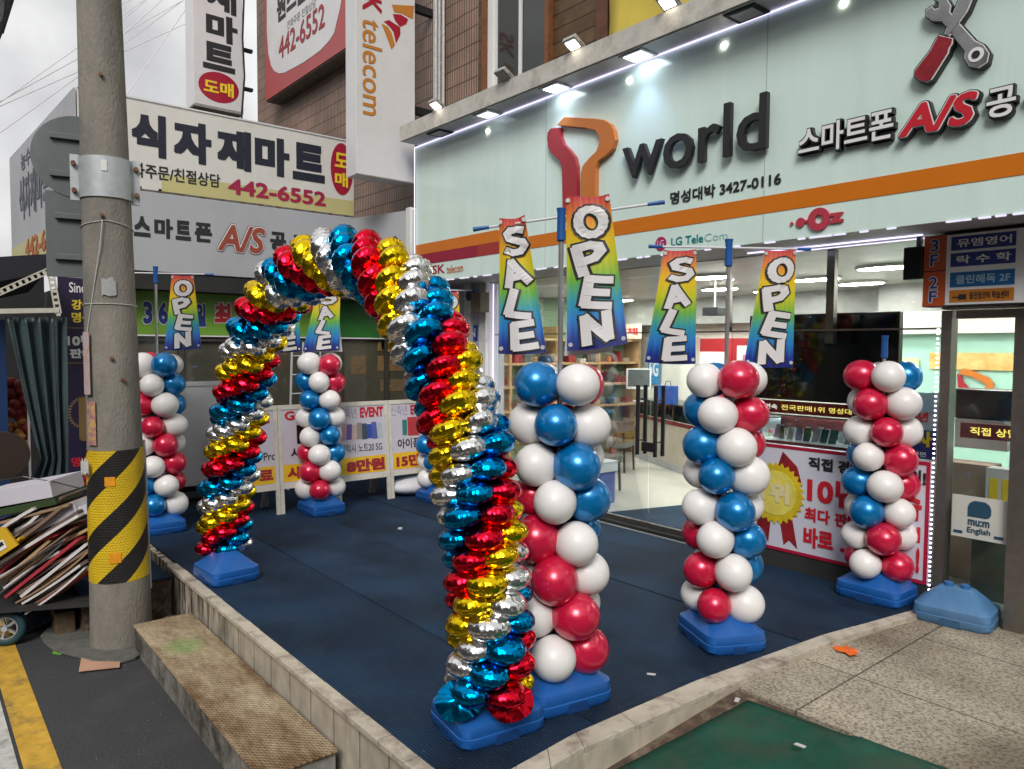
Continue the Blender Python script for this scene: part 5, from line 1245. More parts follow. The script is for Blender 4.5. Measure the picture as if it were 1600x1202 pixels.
def column(x, y, label, phi, base_rot, rows=8, pole_h=2.66, seq='rwbw', swap={}):
    """phi: bearing, seen from the camera, of the first colour in the top row (0 front, + right)"""
    t = thing('balloon_column', label, 'balloon column', (x, y, .008), 'balloon columns on blue water bases')
    rr = random.Random(label)
    make_base(t, base_rot)
    o0 = Vector((x, y, 0))
    obj('pole', MB().tube([o0 + UZ * .2, o0 + UZ * pole_h], .014, 10), m_pole_a, t, smooth=True)
    if pole_h > 1.9: obj('pole_grip', MB().tube([o0 + UZ * (pole_h - .14), o0 + UZ * (pole_h - .13), o0 + UZ * (pole_h + .01), o0 + UZ * (pole_h + .04)], [.014, .025, .023, .028], 12), mat('blue_grip_plastic', (.01, .09, .32), .4, var=.05), t, smooth=True)
    va = view_ang(o0)
    top = 1.735
    for i in range(rows):
        z = top - i * .207
        for k, c in enumerate(seq):
            c = swap.get((i, k), c)
            a = va + R(phi + 45 * i + 90 * k) 
            rj = .155 + rr.uniform(-.006, .006); s_ = .123 * rr.uniform(.91, 1.07)
            o = bpy.data.objects.new('balloon', latex_mesh(c)); COL.objects.link(o); o.parent = t
            d = Vector((math.cos(a), math.sin(a), rr.uniform(-.1, .1)))
            o.location = Vector((0, 0, z + rr.uniform(-.012, .012))) + Vector((d.x, d.y, 0)) * rj
            o.scale = (s_ * rr.uniform(.97, 1.03), s_ * rr.uniform(.97, 1.03), s_ * rr.uniform(.97, 1.05)); o.rotation_mode = 'QUATERNION'; o.rotation_quaternion = (d + Vector((0, 0, rr.uniform(-.12, .12)))).to_track_quat('Z', 'Y')
    return t

# banners: bilinear cloth, letters carried on it -----------------------
def m_rain():
    m = bpy.data.materials.new('rainbow_banner_cloth'); m.use_nodes = True; n, l, b = nodes(m)
    uv = n.new('ShaderNodeUVMap'); sp = n.new('ShaderNodeSeparateXYZ'); l.new(uv.outputs[0], sp.inputs[0])
    wv = n.new('ShaderNodeMath'); wv.operation = 'SINE'; mu = n.new('ShaderNodeMath'); mu.operation = 'MULTIPLY'; mu.inputs[1].default_value = 50; l.new(sp.outputs[0], mu.inputs[0]); l.new(mu.outputs[0], wv.inputs[0])
    ad = n.new('ShaderNodeMath'); ad.operation = 'MULTIPLY_ADD'; ad.inputs[1].default_value = .018; l.new(wv.outputs[0], ad.inputs[0]); l.new(sp.outputs[1], ad.inputs[2])
    r = n.new('ShaderNodeValToRGB'); l.new(ad.outputs[0], r.inputs[0]); e = r.color_ramp.elements
    cs = [(0, (.006, .01, .13)), (.08, (.006, .03, .24)), (.2, (.02, .18, .52)), (.33, (.03, .30, .38)), (.45, (.14, .42, .06)), (.6, (.55, .55, .02)), (.74, (.78, .50, .02)), (.88, (.72, .22, .04)), (1, (.52, .04, .06))]
    e[0].position, e[0].color = 0, (*cs[0][1], 1); e[1].position, e[1].color = 1, (*cs[-1][1], 1)
    for p_, c in cs[1:-1]: q = e.new(p_); q.color = (*c, 1)
    l.new(r.outputs[0], b.inputs['Base Color']); b.inputs['Roughness'].default_value = .42; return m
STK = {'E': [[(.62, 1), (.06, 1), (.0, 0), (.62, 0)], [(.04, .5), (.55, .5)]], 'L': [[(.1, 1), (.0, 0), (.62, .02)]], 'N': [[(0, 0), (.05, 1), (.6, .02), (.68, 1)]],
       'A': [[(0, 0), (.34, 1), (.72, 0)], [(.14, .34), (.58, .34)]], 'P': [[(.08, 0), (.05, 1), (.42, 1), (.62, .88), (.64, .66), (.45, .5), (.06, .46)]],
       'O': [[(.36 + .36 * math.cos(k * math.pi / 8), .5 + .5 * math.sin(k * math.pi / 8)) for k in range(17)]],
       'S': [[(.66, .9), (.45, 1), (.2, .98), (.05, .82), (.12, .62), (.36, .52), (.6, .4), (.66, .2), (.48, .02), (.2, 0), (.0, .1)]]}
def strokes(ch, hw):
    vs, fs = [], []; q = 0
    for line in STK[ch]:
        for (x0, y0), (x1, y1) in zip(line, line[1:]):
            L_ = math.hypot(x1 - x0, y1 - y0); ux, uy = (x1 - x0) / L_, (y1 - y0) / L_; n_ = max(1, int(L_ / .12)); b0 = len(vs); q += 1
            e = hw * .55
            for k in range(n_ + 1):
                t_ = -e + (L_ + 2 * e) * k / n_
                for sg in (-1, 1): vs.append(Vector((x0 + ux * t_ - uy * hw * sg, y0 + uy * t_ + ux * hw * sg, .004 * q)))
            for k in range(n_): a = b0 + 2 * k; fs.append((a, a + 2, a + 3, a + 1))
    return vs, fs
M_RAIN = m_rain(); M_BWHITE = mat('white_banner_back', (.62, .61, .64), .5, var=.03); M_BLET = mat('white_banner_letters', (.66, .64, .64), .45, var=0)
def banner(word, c4_, label, rots=None, sheet=None):
    """c4_: top-left, top-right, bottom-right, bottom-left corners"""
    tl, tr, br_, bl = [Vector(p) for p in c4_]
    nrm = (tr - tl).cross(tl - bl).normalized()
    if nrm.dot(CAM - tl) < 0: nrm = -nrm
    rr = random.Random(label); ph = rr.uniform(0, 6)
    def pt(u, v, o_=0.):
        v_ = 1 - v
        p = (tl.lerp(tr, u)).lerp(bl.lerp(br_, u), v_)
        return p + nrm * (o_ + .012 * math.sin(u * 7 + ph + v * 2) + .02 * v_ * math.sin(v_ * 3 + ph)) - UZ * (.012 * math.sin(math.pi * u) * (1 if v > .5 else .6))
    t = thing('hanging_banner', label, 'banner', tuple((tl + tr) / 2), 'rainbow banners hanging from the pole crossbars')
    NU, NV = 14, 28; vs = []; fs = []; uvs = []
    for j in range(NV + 1):
        for i in range(NU + 1): vs.append(pt(i / NU, j / NV)); uvs.append((i / NU, j / NV))
    for j in range(NV):
        for i in range(NU): a = j * (NU + 1) + i; fs.append((a, a + 1, a + NU + 2, a + NU + 1))
    o = obj('cloth', MB().add(vs, fs), M_RAIN, t, smooth='all', fixn=False)
    uvl = o.data.uv_layers.new(name='UVMap')
    for lp in o.data.loops: uvl.data[lp.index].uv = uvs[lp.vertex_index]
    vs2 = [pt(i / NU, j / NV, -.006) for j in range(NV + 1) for i in range(NU + 1)]
    obj('lining', MB().add(vs2, fs), M_BWHITE, t, smooth='all', fixn=False)
    if sheet:
        s_, w_ = sheet
        q = [(0, .0), (1, 0)]
        vs3 = [pt(i / 8 * .8 + .1 + s_ * (1 - j / 8) , j / 8 * .99 - .03, -.035 - .03 * (1 - j / 8)) for j in range(9) for i in range(9)]
        obj('back_sheet', MB().add(vs3, [(j * 9 + i, j * 9 + i + 1, j * 9 + i + 10, j * 9 + i + 9) for j in range(8) for i in range(8)]), M_BWHITE, t, smooth='all', fixn=False)
    n_ = len(word); W_ = ((tr - tl).length + (br_ - bl).length) / 2; H_ = ((tl - bl).length + (tr - br_).length) / 2
    sl = .93 / n_
    tilt = {'O': .25, 'P': .22, 'E': -.16, 'N': .12, 'S': .05, 'A': .22, 'L': -.18}
    dxs = {'O': .04, 'P': -.02, 'E': .05, 'N': .02, 'S': .06, 'A': -.02, 'L': 0.}
    for li, ch in enumerate(word):
        vc = 1 - (.05 + sl * (li + .5)); uc = .5 + dxs[ch]
        hh = H_ * sl * 1.02; ww = min(W_ * .80, hh * .98) * (.92 if ch in 'EL' else 1)
        wl_ = (tr - tl).length + ((br_ - bl).length - (tr - tl).length) * (1 - vc)
        ww = min(ww, wl_ * .82)
        a = tilt[ch] * (1 if li < 3 or ch == 'N' else -.5); ca, sa = math.cos(a), math.sin(a)
        for ex, mt_, lf_, nm_ in ((.075, M_INK, .006, 'letter_outline'), (.0, M_BLET, .013, 'lettering')):
            g0, _ = strokes(ch, .145); gx0 = min(p.x for p in g0); gx1 = max(p.x for p in g0); gy0 = min(p.y for p in g0); gy1 = max(p.y for p in g0)
            gv, gf = strokes(ch, .145 + ex)
            out_ = []
            for p in gv:
                x_ = ((p.x - (gx0 + gx1) / 2) / (gx1 - gx0)) * ww; y_ = ((p.y - (gy0 + gy1) / 2) / (gy1 - gy0)) * hh * .92
                xr_, yr_ = x_ * ca - y_ * sa, x_ * sa + y_ * ca
                out_.append(pt(uc + xr_ / wl_, vc + yr_ / H_, lf_ + p.z * .02))
            obj(nm_, MB().add(out_, gf), mt_, t, fixn=False)
    ey = MB()
    for (u, v) in ((.06, .04), (.94, .04), (.05, .97), (.95, .97)): q = pt(u, v, .004); ey.tube([q, q + nrm * .004], .012, 12)
    obj('eyelet', ey, M_ALU, t)
    return t
def planeP(px, py, o_, n_):
    d = RX * (px - 800) + UP * (601 - py) - BK * 1155.0; return CAM + d * ((o_ - CAM).dot(n_) / d.dot(n_))
def crossbar(colt, dirx, l0, l1, z, tipz=0):
    o0 = Vector((colt.location.x, colt.location.y, z)); d = Vector(dirx).normalized()
    a, b_ = o0 + d * l0, o0 + d * l1
    obj('crossbar', MB().tube([a, b_], .007, 8), mat('white_fibre_rod', (.6, .6, .62), .4, var=.05), colt)
    tp_ = MB(); tp_.tube([b_ - d * .0, b_ + d * .09], [.009, .013], 8); tp_.tube([a, a - d * .09], [.009, .013], 8); obj('rod_tip', tp_, MATS['blue_grip_plastic'], colt)
    return o0, d

# front row
c1 = column(6.70, -3.30, 'balloon column beside the right foot of the arch, blue balloon at its top left', -52, R(80), seq='bwrw', pole_h=2.66)
c2 = column(6.80, -1.90, 'free-standing balloon column in the middle of the terrace edge, red balloon at its top front', 28, R(-26), seq='rwbw', pole_h=2.62)
c3 = column(7.06, -.20, 'balloon column before the right end of the medal poster, no banners on its pole', -78, R(0), seq='rwbw', pole_h=2.02, swap={(6, 2): 'r', (7, 2): 'r'})
# back row
c5 = column(1.62, -2.33, 'balloon column in front of the white event boards, seen through the arch', 40, R(0), seq='rwbw', pole_h=2.70)
c4c = column(1.36, -4.02, 'balloon column half hidden behind the utility pole', 25, R(0), seq='bwrw', pole_h=2.72)
c6 = column(1.88, -.86, 'balloon column mostly hidden behind the right leg of the arch', 60, R(0), seq='bwrw', pole_h=2.7)
# bars and banners of each pole, planes through the pole
def hang(colt, ang, z, l0, l1, items, tz=0.):
    d = (math.cos(R(ang)), math.sin(R(ang)), tz); o0, dv = crossbar(colt, d, l0, l1, z)
    nn_ = Vector((-dv.y, dv.x, 0)).normalized(); nn_ = nn_ if nn_.dot(CAM - o0) > 0 else -nn_
    for (word, pts, lab, sh_) in items:
        q = [planeP(px, py, o0 + nn_ * .016, nn_) for px, py in pts]
        banner(word, q, lab, sheet=sh_)
hang(c1, 41, 2.655, -.40, .46, [
    ('OPEN', [(884, 306), (952, 303), (981, 537), (886, 549)], 'largest rainbow banner reading OPEN, hung above the column beside the arch', (-.16, .5)),
    ('SALE', [(780, 341), (820, 336), (854, 551), (779, 553)], 'rainbow banner reading SALE left of the largest OPEN banner', None)], .12)
hang(c2, 55, 2.605, -.44, .46, [
    ('OPEN', [(1196, 390), (1245, 389), (1241, 574), (1163, 572)], 'rightmost rainbow banner reading OPEN in front of the black screen', None),
    ('SALE', [(1038, 390), (1089, 389), (1088, 569), (1008, 566)], 'rainbow banner reading SALE over the glass door handles', None)])
hang(c4c, 60, 2.69, -.5, .48, [
    ('OPEN', [(268, 429), (302, 430), (314, 544), (256, 548)], 'small rainbow banner reading OPEN between the utility pole and the arch', None)])
hang(c5, 66, 2.68, -.5, .48, [
    ('SALE', [(497, 448), (532, 446), (530, 547), (473, 549)], 'rainbow banner reading SALE half hidden by the top of the arch', (.2, .5)),
    ('SALE', [(438, 448), (466, 447), (470, 549), (428, 551)], 'rainbow banner reading SALE behind the upper left bend of the arch', None)])
hang(c6, 60, 2.66, -.4, .42, [
    ('OPEN', [(690, 456), (716, 455), (722, 552), (682, 555)], 'rainbow banner reading OPEN hidden behind the right shoulder of the arch', None)])

t = thing('spare_base', 'faded blue water base with two filler caps standing alone on the paving', 'stand base', (7.62, -.17, -.019))
make_base(t, R(8), m_bbo, 1.0, caps=True)

# ---- foil arch
foil = {}
for k, c in (('s', (.86, .86, .86)), ('y', (.92, .62, .01)), ('r', (.80, .008, .03)), ('b', (.0, .27, .60))):
    m = mat('foil_' + {'s': 'silver', 'y': 'gold', 'r': 'red', 'b': 'blue'}[k], c, .19, metal=1., var=.0)
    n, l, b = nodes(m); tcn = n.new('ShaderNodeTexCoord'); nz = n.new('ShaderNodeTexNoise'); nz.inputs['Scale'].default_value = 3.0; nz.inputs['Detail'].default_value = 2; l.new(tcn.outputs['Object'], nz.inputs[0])
    bp = n.new('ShaderNodeBump'); bp.inputs['Strength'].default_value = .26; bp.inputs['Distance'].default_value = .02; l.new(nz.outputs['Fac'], bp.inputs['Height']); l.new(bp.outputs[0], b.inputs['Normal'])
    foil[k] = m
def foil_mesh(c, var):
    rr = random.Random(var * 7 + 1); seg, ring = 60, 9; vs = []; fs = []; nw = 17 + var * 2; ph = rr.uniform(0, 6)
    amp = [rr.uniform(.5, 1.3) for _ in range(seg + 1)]
    for sgn in (1, -1):
        for i in range(ring + 1):
            f = i / ring; r = math.sin(f * math.pi / 2)
            for s_ in range(seg):
                a = 2 * math.pi * s_ / seg; wv_ = math.cos(nw * a + ph); k_ = max(0, (r - .55) / .45)
                rim = r * (1 - .03 * k_ * (1 + wv_))
                z = .60 * max(0, 1 - r ** 2.2) ** .5 * (1 + .10 * k_ * wv_ * amp[s_])
                if r > .995: z = .006; rim = 1.0 - .02 * (1 + wv_)
                vs.append((rim * math.cos(a), rim * math.sin(a), z * sgn))
    n1 = (ring + 1) * seg
    for h in range(2):
        o_ = h * n1
        for i in range(ring):
            for s_ in range(seg): fs.append((o_ + i * seg + s_, o_ + i * seg + (s_ + 1) % seg, o_ + (i + 1) * seg + (s_ + 1) % seg, o_ + (i + 1) * seg + s_))
    for s_ in range(seg): fs.append((ring * seg + s_, ring * seg + (s_ + 1) % seg, n1 + ring * seg + (s_ + 1) % seg, n1 + ring * seg + s_))
    me = bpy.data.meshes.new('foil_balloon'); me.from_pydata(vs, [], fs); bm = bmesh.new(); bm.from_mesh(me); bmesh.ops.remove_doubles(bm, verts=bm.verts, dist=1e-4)
    bmesh.ops.recalc_face_normals(bm, faces=bm.faces); bm.to_mesh(me); bm.free(); me.materials.append(foil[c])
    me.polygons.foreach_set('use_smooth', [True] * len(me.polygons)); return me
FM = {(c, v): foil_mesh(c, v) for c in 'syrb' for v in (0, 1)}
AB0, AB1 = Vector((3.40, -4.00, 0)), Vector((6.72, -3.84, 0))
AL = Vector((3.26, -3.98, 0)); AR_ = Vector((6.76, -3.83, 0)); ad = (AR_ - AL).normalized(); an = Vector((ad.y, -ad.x, 0))
if an.dot(CAM - AL) < 0: an = -an
cp = [(.0, .15), (.02, .54), (.24, 1.11), (.46, 1.62), (.70, 2.03), (1.12, 2.33), (1.64, 2.48), (2.13, 2.48), (2.54, 2.37), (2.82, 2.19), (3.0, 1.97), (3.21, 1.70), (3.36, 1.42), (3.43, 1.12), (3.49, .80), (3.52, .48), (3.51, .18)]
def cat(p0, p1, p2, p3, t): return tuple(.5 * (2 * b + (c - a) * t + (2 * a - 5 * b + 4 * c - d) * t * t + (3 * b - a - 3 * c + d) * t ** 3) for a, b, c, d in zip(p0, p1, p2, p3))
pth = []
for i in range(len(cp) - 1):
    q = [cp[max(i - 1, 0)], cp[i], cp[i + 1], cp[min(i + 2, len(cp) - 1)]]
    for k in range(20): pth.append(cat(*q, k / 20))
pth.append(cp[-1]); pth = [AL + ad * s_ + UZ * z_ for s_, z_ in pth]
cum = [0]
for i in range(1, len(pth)): cum.append(cum[-1] + (pth[i] - pth[i - 1]).length)
TOT = cum[-1]
def at_len(s_):
    for i in range(1, len(pth)):
        if cum[i] >= s_ or i == len(pth) - 1:
            f = (s_ - cum[i - 1]) / max(1e-6, cum[i] - cum[i - 1]); return pth[i - 1].lerp(pth[i], f), (pth[min(i + 1, len(pth) - 1)] - pth[max(i - 2, 0)]).normalized()
ARCH = thing('balloon_arch', 'arch of red, gold, silver and blue foil balloons in spiral bands on two blue bases', 'balloon arch', (5.0, -3.9, 0))
obj('arch_hoop', MB().tube([p for p in pth[::6]] + [pth[-1]], .02, 8), m_pole_a, ARCH)
class _L: pass
for (c, rot, sc, fl) in ((Vector((3.42, -4.02, .008)), R(4), .96, False), (Vector((6.70, -3.79, .008)), R(82), .98, True)):
    pr = _L(); q = bpy.data.objects.new('arch_base', None)
    e_ = ARCH; sv = e_.location.copy()
    # build around the foot, parent to the arch
    class F: location = c
    M_ = c
    tmp = thing('tmp', 'x', 'x', tuple(c)); b_ = make_base(tmp, rot, m_bb, sc, flat=fl)
    bpy.context.view_layer.update()
    b_.parent = ARCH; b_.location = c - ARCH.location; b_.name = 'water_base'
    bpy.data.objects.remove(tmp)
rr = random.Random(5); cand = []; s_ = TOT - .09; i = 0
while s_ > .0:               # counted from the right foot upwards, rings of five, each turned 36 degrees
    p, T = at_len(s_); T = -T
    e1 = (CAM - p).normalized(); e1 = (e1 - T * e1.dot(T)).normalized(); e2 = T.cross(e1).normalized()
    for k in range(-60, 61):
        deg = (-38 + 36 * i + 72 * k) if i < 36 else (-38 + 36 * 36 + 45 * (i - 36) + 90 * k)
        if not -180 <= deg < 180: continue
        c = 'brys'[k % 4]; a = R(deg + rr.uniform(-5, 5))
        d = e1 * math.cos(a) + e2 * math.sin(a)
        pos = p + d * (.130 + rr.uniform(-.008, .008)) + T * rr.uniform(-.008, .008)
        ax_ = (T + d * rr.uniform(-.10, .22) + e1.cross(d) * rr.uniform(-.12, .12)).normalized()
        sc = .105 * rr.uniform(.93, 1.08)
        cand.append(((1.2 + math.cos(a)) / (CAM - p).length ** 1.5, pos, ax_, sc, c, rr.uniform(0, 6.28)))
    f = i / 75; s_ -= .106 - .020 * max(0, min(1, (f - .45) / .25)); i += 1
cand.sort(key=lambda q: -q[0])
def fmat(pos, ax_, sc, rot): return Matrix.Translation(pos) @ ax_.to_track_quat('Z', 'Y').to_matrix().to_4x4() @ Matrix.Rotation(rot, 4, 'Z') @ Matrix.Diagonal((sc, sc, sc, 1))
vs, fs, mi = [], [], []
order = 'syrb'
for j, (score, pos, ax_, sc, c, rot) in enumerate(cand):
    me = FM[(c, j % 2)]
    if j < 100:
        o = bpy.data.objects.new('foil_balloon', me); COL.objects.link(o); o.parent = ARCH; o.matrix_basis = fmat(pos - ARCH.location, ax_, sc, rot)
    else:
        M_ = fmat(pos - ARCH.location, ax_, sc, rot); o_ = len(vs); vs += [tuple(M_ @ v.co) for v in me.vertices]; nf = [tuple(x + o_ for x in p.vertices) for p in me.polygons]; fs += nf; mi += [order.index(c)] * len(nf)
me = bpy.data.meshes.new('foil_balloons'); me.from_pydata(vs, [], fs)
for c in order: me.materials.append(foil[c])
me.polygons.foreach_set('material_index', mi); me.polygons.foreach_set('use_smooth', [True] * len(me.polygons))
o = bpy.data.objects.new('foil_balloons', me); COL.objects.link(o); o.parent = ARCH; o['kind'] = 'stuff'
# limp unfilled foil discs draped over the right base
def drape(c, r, tilt_dir, k, seed):
    rr2 = random.Random(seed); vs = []; fs = []
    for i in range(9):
        for s_ in range(36):
            a = 2 * math.pi * s_ / 36; q = r * i / 8; hz = .10 * (1 - (i / 8) ** 1.6) + .012 * math.sin(5 * a + seed) * (i / 8)
            vs.append(Vector(c) + Vector((math.cos(a) * q, math.sin(a) * q, hz)) - Vector((tilt_dir[0], tilt_dir[1], 0)) * 0)
    for i in range(8):
        for s_ in range(36): fs.append((i * 36 + s_, i * 36 + (s_ + 1) % 36, (i + 1) * 36 + (s_ + 1) % 36, (i + 1) * 36 + s_))
    obj('limp_foil', MB().add(vs, fs), foil[k], ARCH, smooth='all')
def limp(px0, py0, px1, py1, k, bend):
    """a slack round foil skin lying sloped from the lowest balloons onto the base"""
    u = RX.copy(); u.z = 0; u.normalize(); f = BK.copy(); f.z = 0; f.normalize()
    c = Vector((6.70, -3.80, .232)) + f * .205 + u * (-.125 if k == 'b' else .125)
    v = (f * .55 - UZ * .62).normalized(); nn_ = (f * .62 + UZ * .55).normalized(); vs = []; fs = []; r_, sg = 8, 36
    for i in range(r_ + 1):
        for s_ in range(sg):
            a = 2 * math.pi * s_ / sg; q = i / r_
            vs.append(c + u * math.cos(a) * q * .115 + v * math.sin(a) * q * .098 + nn_ * (.04 * (1 - q * q) * bend + .012 * q * math.sin(4 * a + bend * 3) + .006 * math.sin(9 * a) * q * q))
    for i in range(r_):
        for s_ in range(sg): fs.append((i * sg + s_, i * sg + (s_ + 1) % sg, (i + 1) * sg + (s_ + 1) % sg, (i + 1) * sg + s_))
    obj('limp_foil', MB().add(vs, fs), foil[k], ARCH, smooth='all')
limp(0, 0, 0, 0, 'b', 1.); limp(0, 0, 0, 0, 'r', 1.2)

# ================================================================== SHOP WINDOW THINGS
# medal poster board on the glass
t = thing('medal_poster', 'long white poster with a gold medal and red Korean lettering below the window', 'poster', (6.6, -.02, .15))
py_ = -.075
a, b2 = P(1192, 690, y=py_), P(1460, 715, y=py_); z0 = .155; z1 = 1.10; x0, x1 = 5.66, 7.375
obj('poster_panel', MB().box((x0, py_, z0), (x1, -.008, z1)), mat('pale_blue_white_poster', (.56, .57, .70), .3, var=.06, vs=.9, col2=(.66, .64, .68)), t)
rb = MB(); w_ = .028
rb.box((x0, py_ - .004, z0), (x1, py_ - .001, z0 + w_)).box((x0, py_ - .004, z1 - w_), (x1, py_ - .001, z1)).box((x0, py_ - .004, z0 + w_), (x0 + w_, py_ - .001, z1 - w_)).box((x1 - w_, py_ - .004, z0 + w_), (x1, py_ - .001, z1 - w_))
obj('poster_border', rb, mat('crimson_border', (.38, .01, .04), .4, var=.05), t)
def tp(body, p0, p1, pt, pb_, mt, off=.04, body_w=None): tA('lettering', body, p0, p1, pt, pb_, py_ - .002, mt, t, off=off)
def T2(body, px0, px1, z0_, ht, mt, off=.04):
    a, b2 = P(px0, 760, y=py_), P(px1, 790, y=py_); TA('lettering', body, a.x, z0_, b2.x - a.x, ht, py_ - .002, mt, t, off=off)
T2('직접', 1263, 1300, .92, .11, M_INK); T2('경영', 1309, 1345, .92, .11, M_INK); T2('점', 1352, 1372, .92, .11, M_INK); T2('주인!', 1398, 1446, .91, .12, M_INK)
T2('10년', 1262, 1346, .635, .235, M_REDL, .035); T2('연속', 1362, 1441, .635, .235, M_REDL, .035)
T2('최다', 1259, 1298, .47, .12, M_REDL); T2('판매점', 1306, 1364, .47, .12, M_REDL); T2('1위', 1400, 1440, .47, .12, M_REDL)
T2('바로', 1258, 1304, .245, .175, M_REDL, .05); T2('그곳', 1316, 1378, .245, .175, M_REDL, .05); T2('!', 1436, 1440, .23, .2, M_REDL, .08)
# gold rosette medal
mc = P(1212, 775, y=py_); mc = Vector((mc.x - .0, py_ - .002, .665))
def star(c, r0, r1, n_, th, o_):
    return MB().prism([(c.x + (r0 if k % 2 else r1) * math.cos(math.pi * k / n_), c.y - o_, c.z + (r0 if k % 2 else r1) * math.sin(math.pi * k / n_)) for k in range(2 * n_)], (0, -th, 0))
m_rib = mat('dark_red_ribbon', (.25, .015, .02), .35, var=.3, vs=6); m_gd = mat('gold_print', (.62, .46, .02), .35, var=.25, vs=5); m_gd2 = mat('pale_gold_print', (.72, .62, .12), .35, var=.2, vs=4)
f_ = lambda dx, dz: (mc.x + dx, py_ - .0015, mc.z + dz)
obj('ribbon_tail', MB().prism([f_(.04, -.2), f_(.16, -.18), f_(.22, -.46), f_(.14, -.40), f_(.09, -.45)], (0, -.002, 0)), m_rib, t)
obj('ribbon_tail', MB().prism([f_(-.04, -.2), f_(-.16, -.18), f_(-.20, -.44), f_(-.12, -.40), f_(-.06, -.45)], (0, -.002, 0)), m_rib, t)
obj('ribbon_loop', MB().prism([f_(.0, .2), f_(.06, .38), f_(.2, .26), f_(.25, .1), f_(.18, .05)], (0, -.002, 0)), m_rib, t)
obj('medal_rosette', star(mc, .245, .28, 28, .003, .004), m_gd, t); obj('medal_disc', disc((mc.x, mc.y - .0075, mc.z), UA, UZ, NA, .20, .20, .003, 40), m_gd2, t)
TA('lettering', '1위', mc.x - .14, mc.z - .085, .28, .18, mc.y - .011, mat('cream_lettering', (.75, .66, .35), .4, var=0), t, off=.05)
# black screen behind the glass, with the red news ticker below
t = thing('window_screen', 'large black switched-off screen behind the shop glass', 'screen', (6.2, .3, 1.46))
a, b2 = P(1168, 640, y=.3), P(1406, 489, y=.3)
obj('screen_body', MB().box((a.x, .3, 1.475), (b2.x, .38, 2.27)), mat('black_screen_case', (.012, .012, .013), .3, var=.1), t, bevel=.008)
obj('screen_glass', MB().box((a.x + .02, .2935, 1.50), (b2.x - .02, .2985, 2.25)), mat('black_screen_glass', (.004, .004, .005), .05, var=0, spec=.8), t)
m_tick = mat('dark_red_ticker', (.16, .012, .015), .4, var=.1)
t = thing('ticker_sign', 'dark red ticker strip with white and yellow Korean words under the black screen', 'sign', (6.2, .28, 1.36))
obj('ticker_body', MB().box((5.55, .25, 1.355), (7.0, .33, 1.465)), m_tick, t)
m_ty = mat_emit('ticker_yellow', (.9, .7, .15), .8); m_tw = mat_emit('ticker_white', (.9, .9, .8), .7)
TA('lettering', '10년 연속', 5.62, 1.385, .28, .05, .249, m_tw, t, off=.01); TA('lettering', '전국판매1위', 5.94, 1.385, .42, .05, .249, m_ty, t, off=.01); TA('lettering', '명성대박통신', 6.4, 1.385, .42, .05, .249, m_ty, t, off=.01)
# display case with phones
m_cwhite = mat('white_laminate', (.62, .62, .62), .3, var=.04); m_cg = mat_glass('case_glass', (.90, .96, .97), 1.2)
def phone(x, y, z, c, par, rz=0.):
    return obj('phone', MB().obox((x, y, z + .06), Vector((math.cos(rz), math.sin(rz), 0)), Vector((math.sin(rz) * .3, .3, .95)).normalized(), Vector((0, -1, .3)).normalized(), .032, .065, .005), c, par)
pcol = [mat('phone_%d' % i, c, .25, var=.1) for i, c in enumerate([(.02, .02, .025), (.6, .62, .66), (.06, .14, .55), (.5, .42, .65), (.02, .16, .13), (.7, .6, .6)])]
def case(x0, x1, y0, y1, ztop, label, n_=12, red=True, seed=1):
    t = thing('display_case', label, 'display case', ((x0 + x1) / 2, (y0 + y1) / 2, .02))
    obj('cabinet', MB().box((x0, y0, .021), (x1, y1, ztop - .26)), m_cwhite, t)
    obj('red_edge', MB().box((x0, y0 - .006, ztop - .29), (x1, y0 - .001, ztop - .255)), m_tick, t) if red else None
    obj('case_top', MB().box((x0, y0, ztop - .012), (x1, y1, ztop)), m_cg, t)
    obj('case_glass', MB().box((x0, y0, ztop - .255), (x1, y0 + .006, ztop - .014)), m_cg, t)
    obj('case_back', MB().box((x0, y1 - .02, ztop - .255), (x1, y1, ztop - .014)), mat('dull_red_back', (.22, .04, .04), .5, var=.2), t)
    ed = MB()
    for xx in (x0, x1 - .012): ed.box((xx, y0 - .004, ztop - .255), (xx + .012, y0 + .008, ztop))
    ed.box((x0, y0 - .004, ztop - .016), (x1, y0 + .008, ztop + .002)); obj('case_edge', ed, M_ALU, t)
    r2 = random.Random(seed)
    tg = MB()
    for k in range(n_ * 2): x_ = x0 + .05 + (x1 - x0 - .1) * (k + .5) / (n_ * 2); tg.box((x_ - .022, y0 + .30 + .03 * (k % 3), ztop - .254), (x_ + .022, y0 + .306 + .03 * (k % 3), ztop - .254 + r2.uniform(.05, .13)))
    obj('price_tags', tg, M_WHITEL, t)
    for k in range(n_): phone(x0 + .06 + (x1 - x0 - .12) * (k + .5) / n_ + r2.uniform(-.01, .01), y0 + r2.choice((.1, .2, .28)), ztop - .255, r2.choice(pcol), t, r2.uniform(-.4, .4))
    return t
case(5.60, 7.1, .34, .84, 1.335, 'glass display case of phones right behind the window, above the medal poster', 16, seed=3)
lamp = obj('case_lamp', MB().box((5.65, .80, 1.30), (7.05, .815, 1.318)), mat_emit('case_lamp_light', (.9, .95, 1), 14.0), None); tag(lamp, 'thin lit lamp strip inside the window display case', 'lamp')
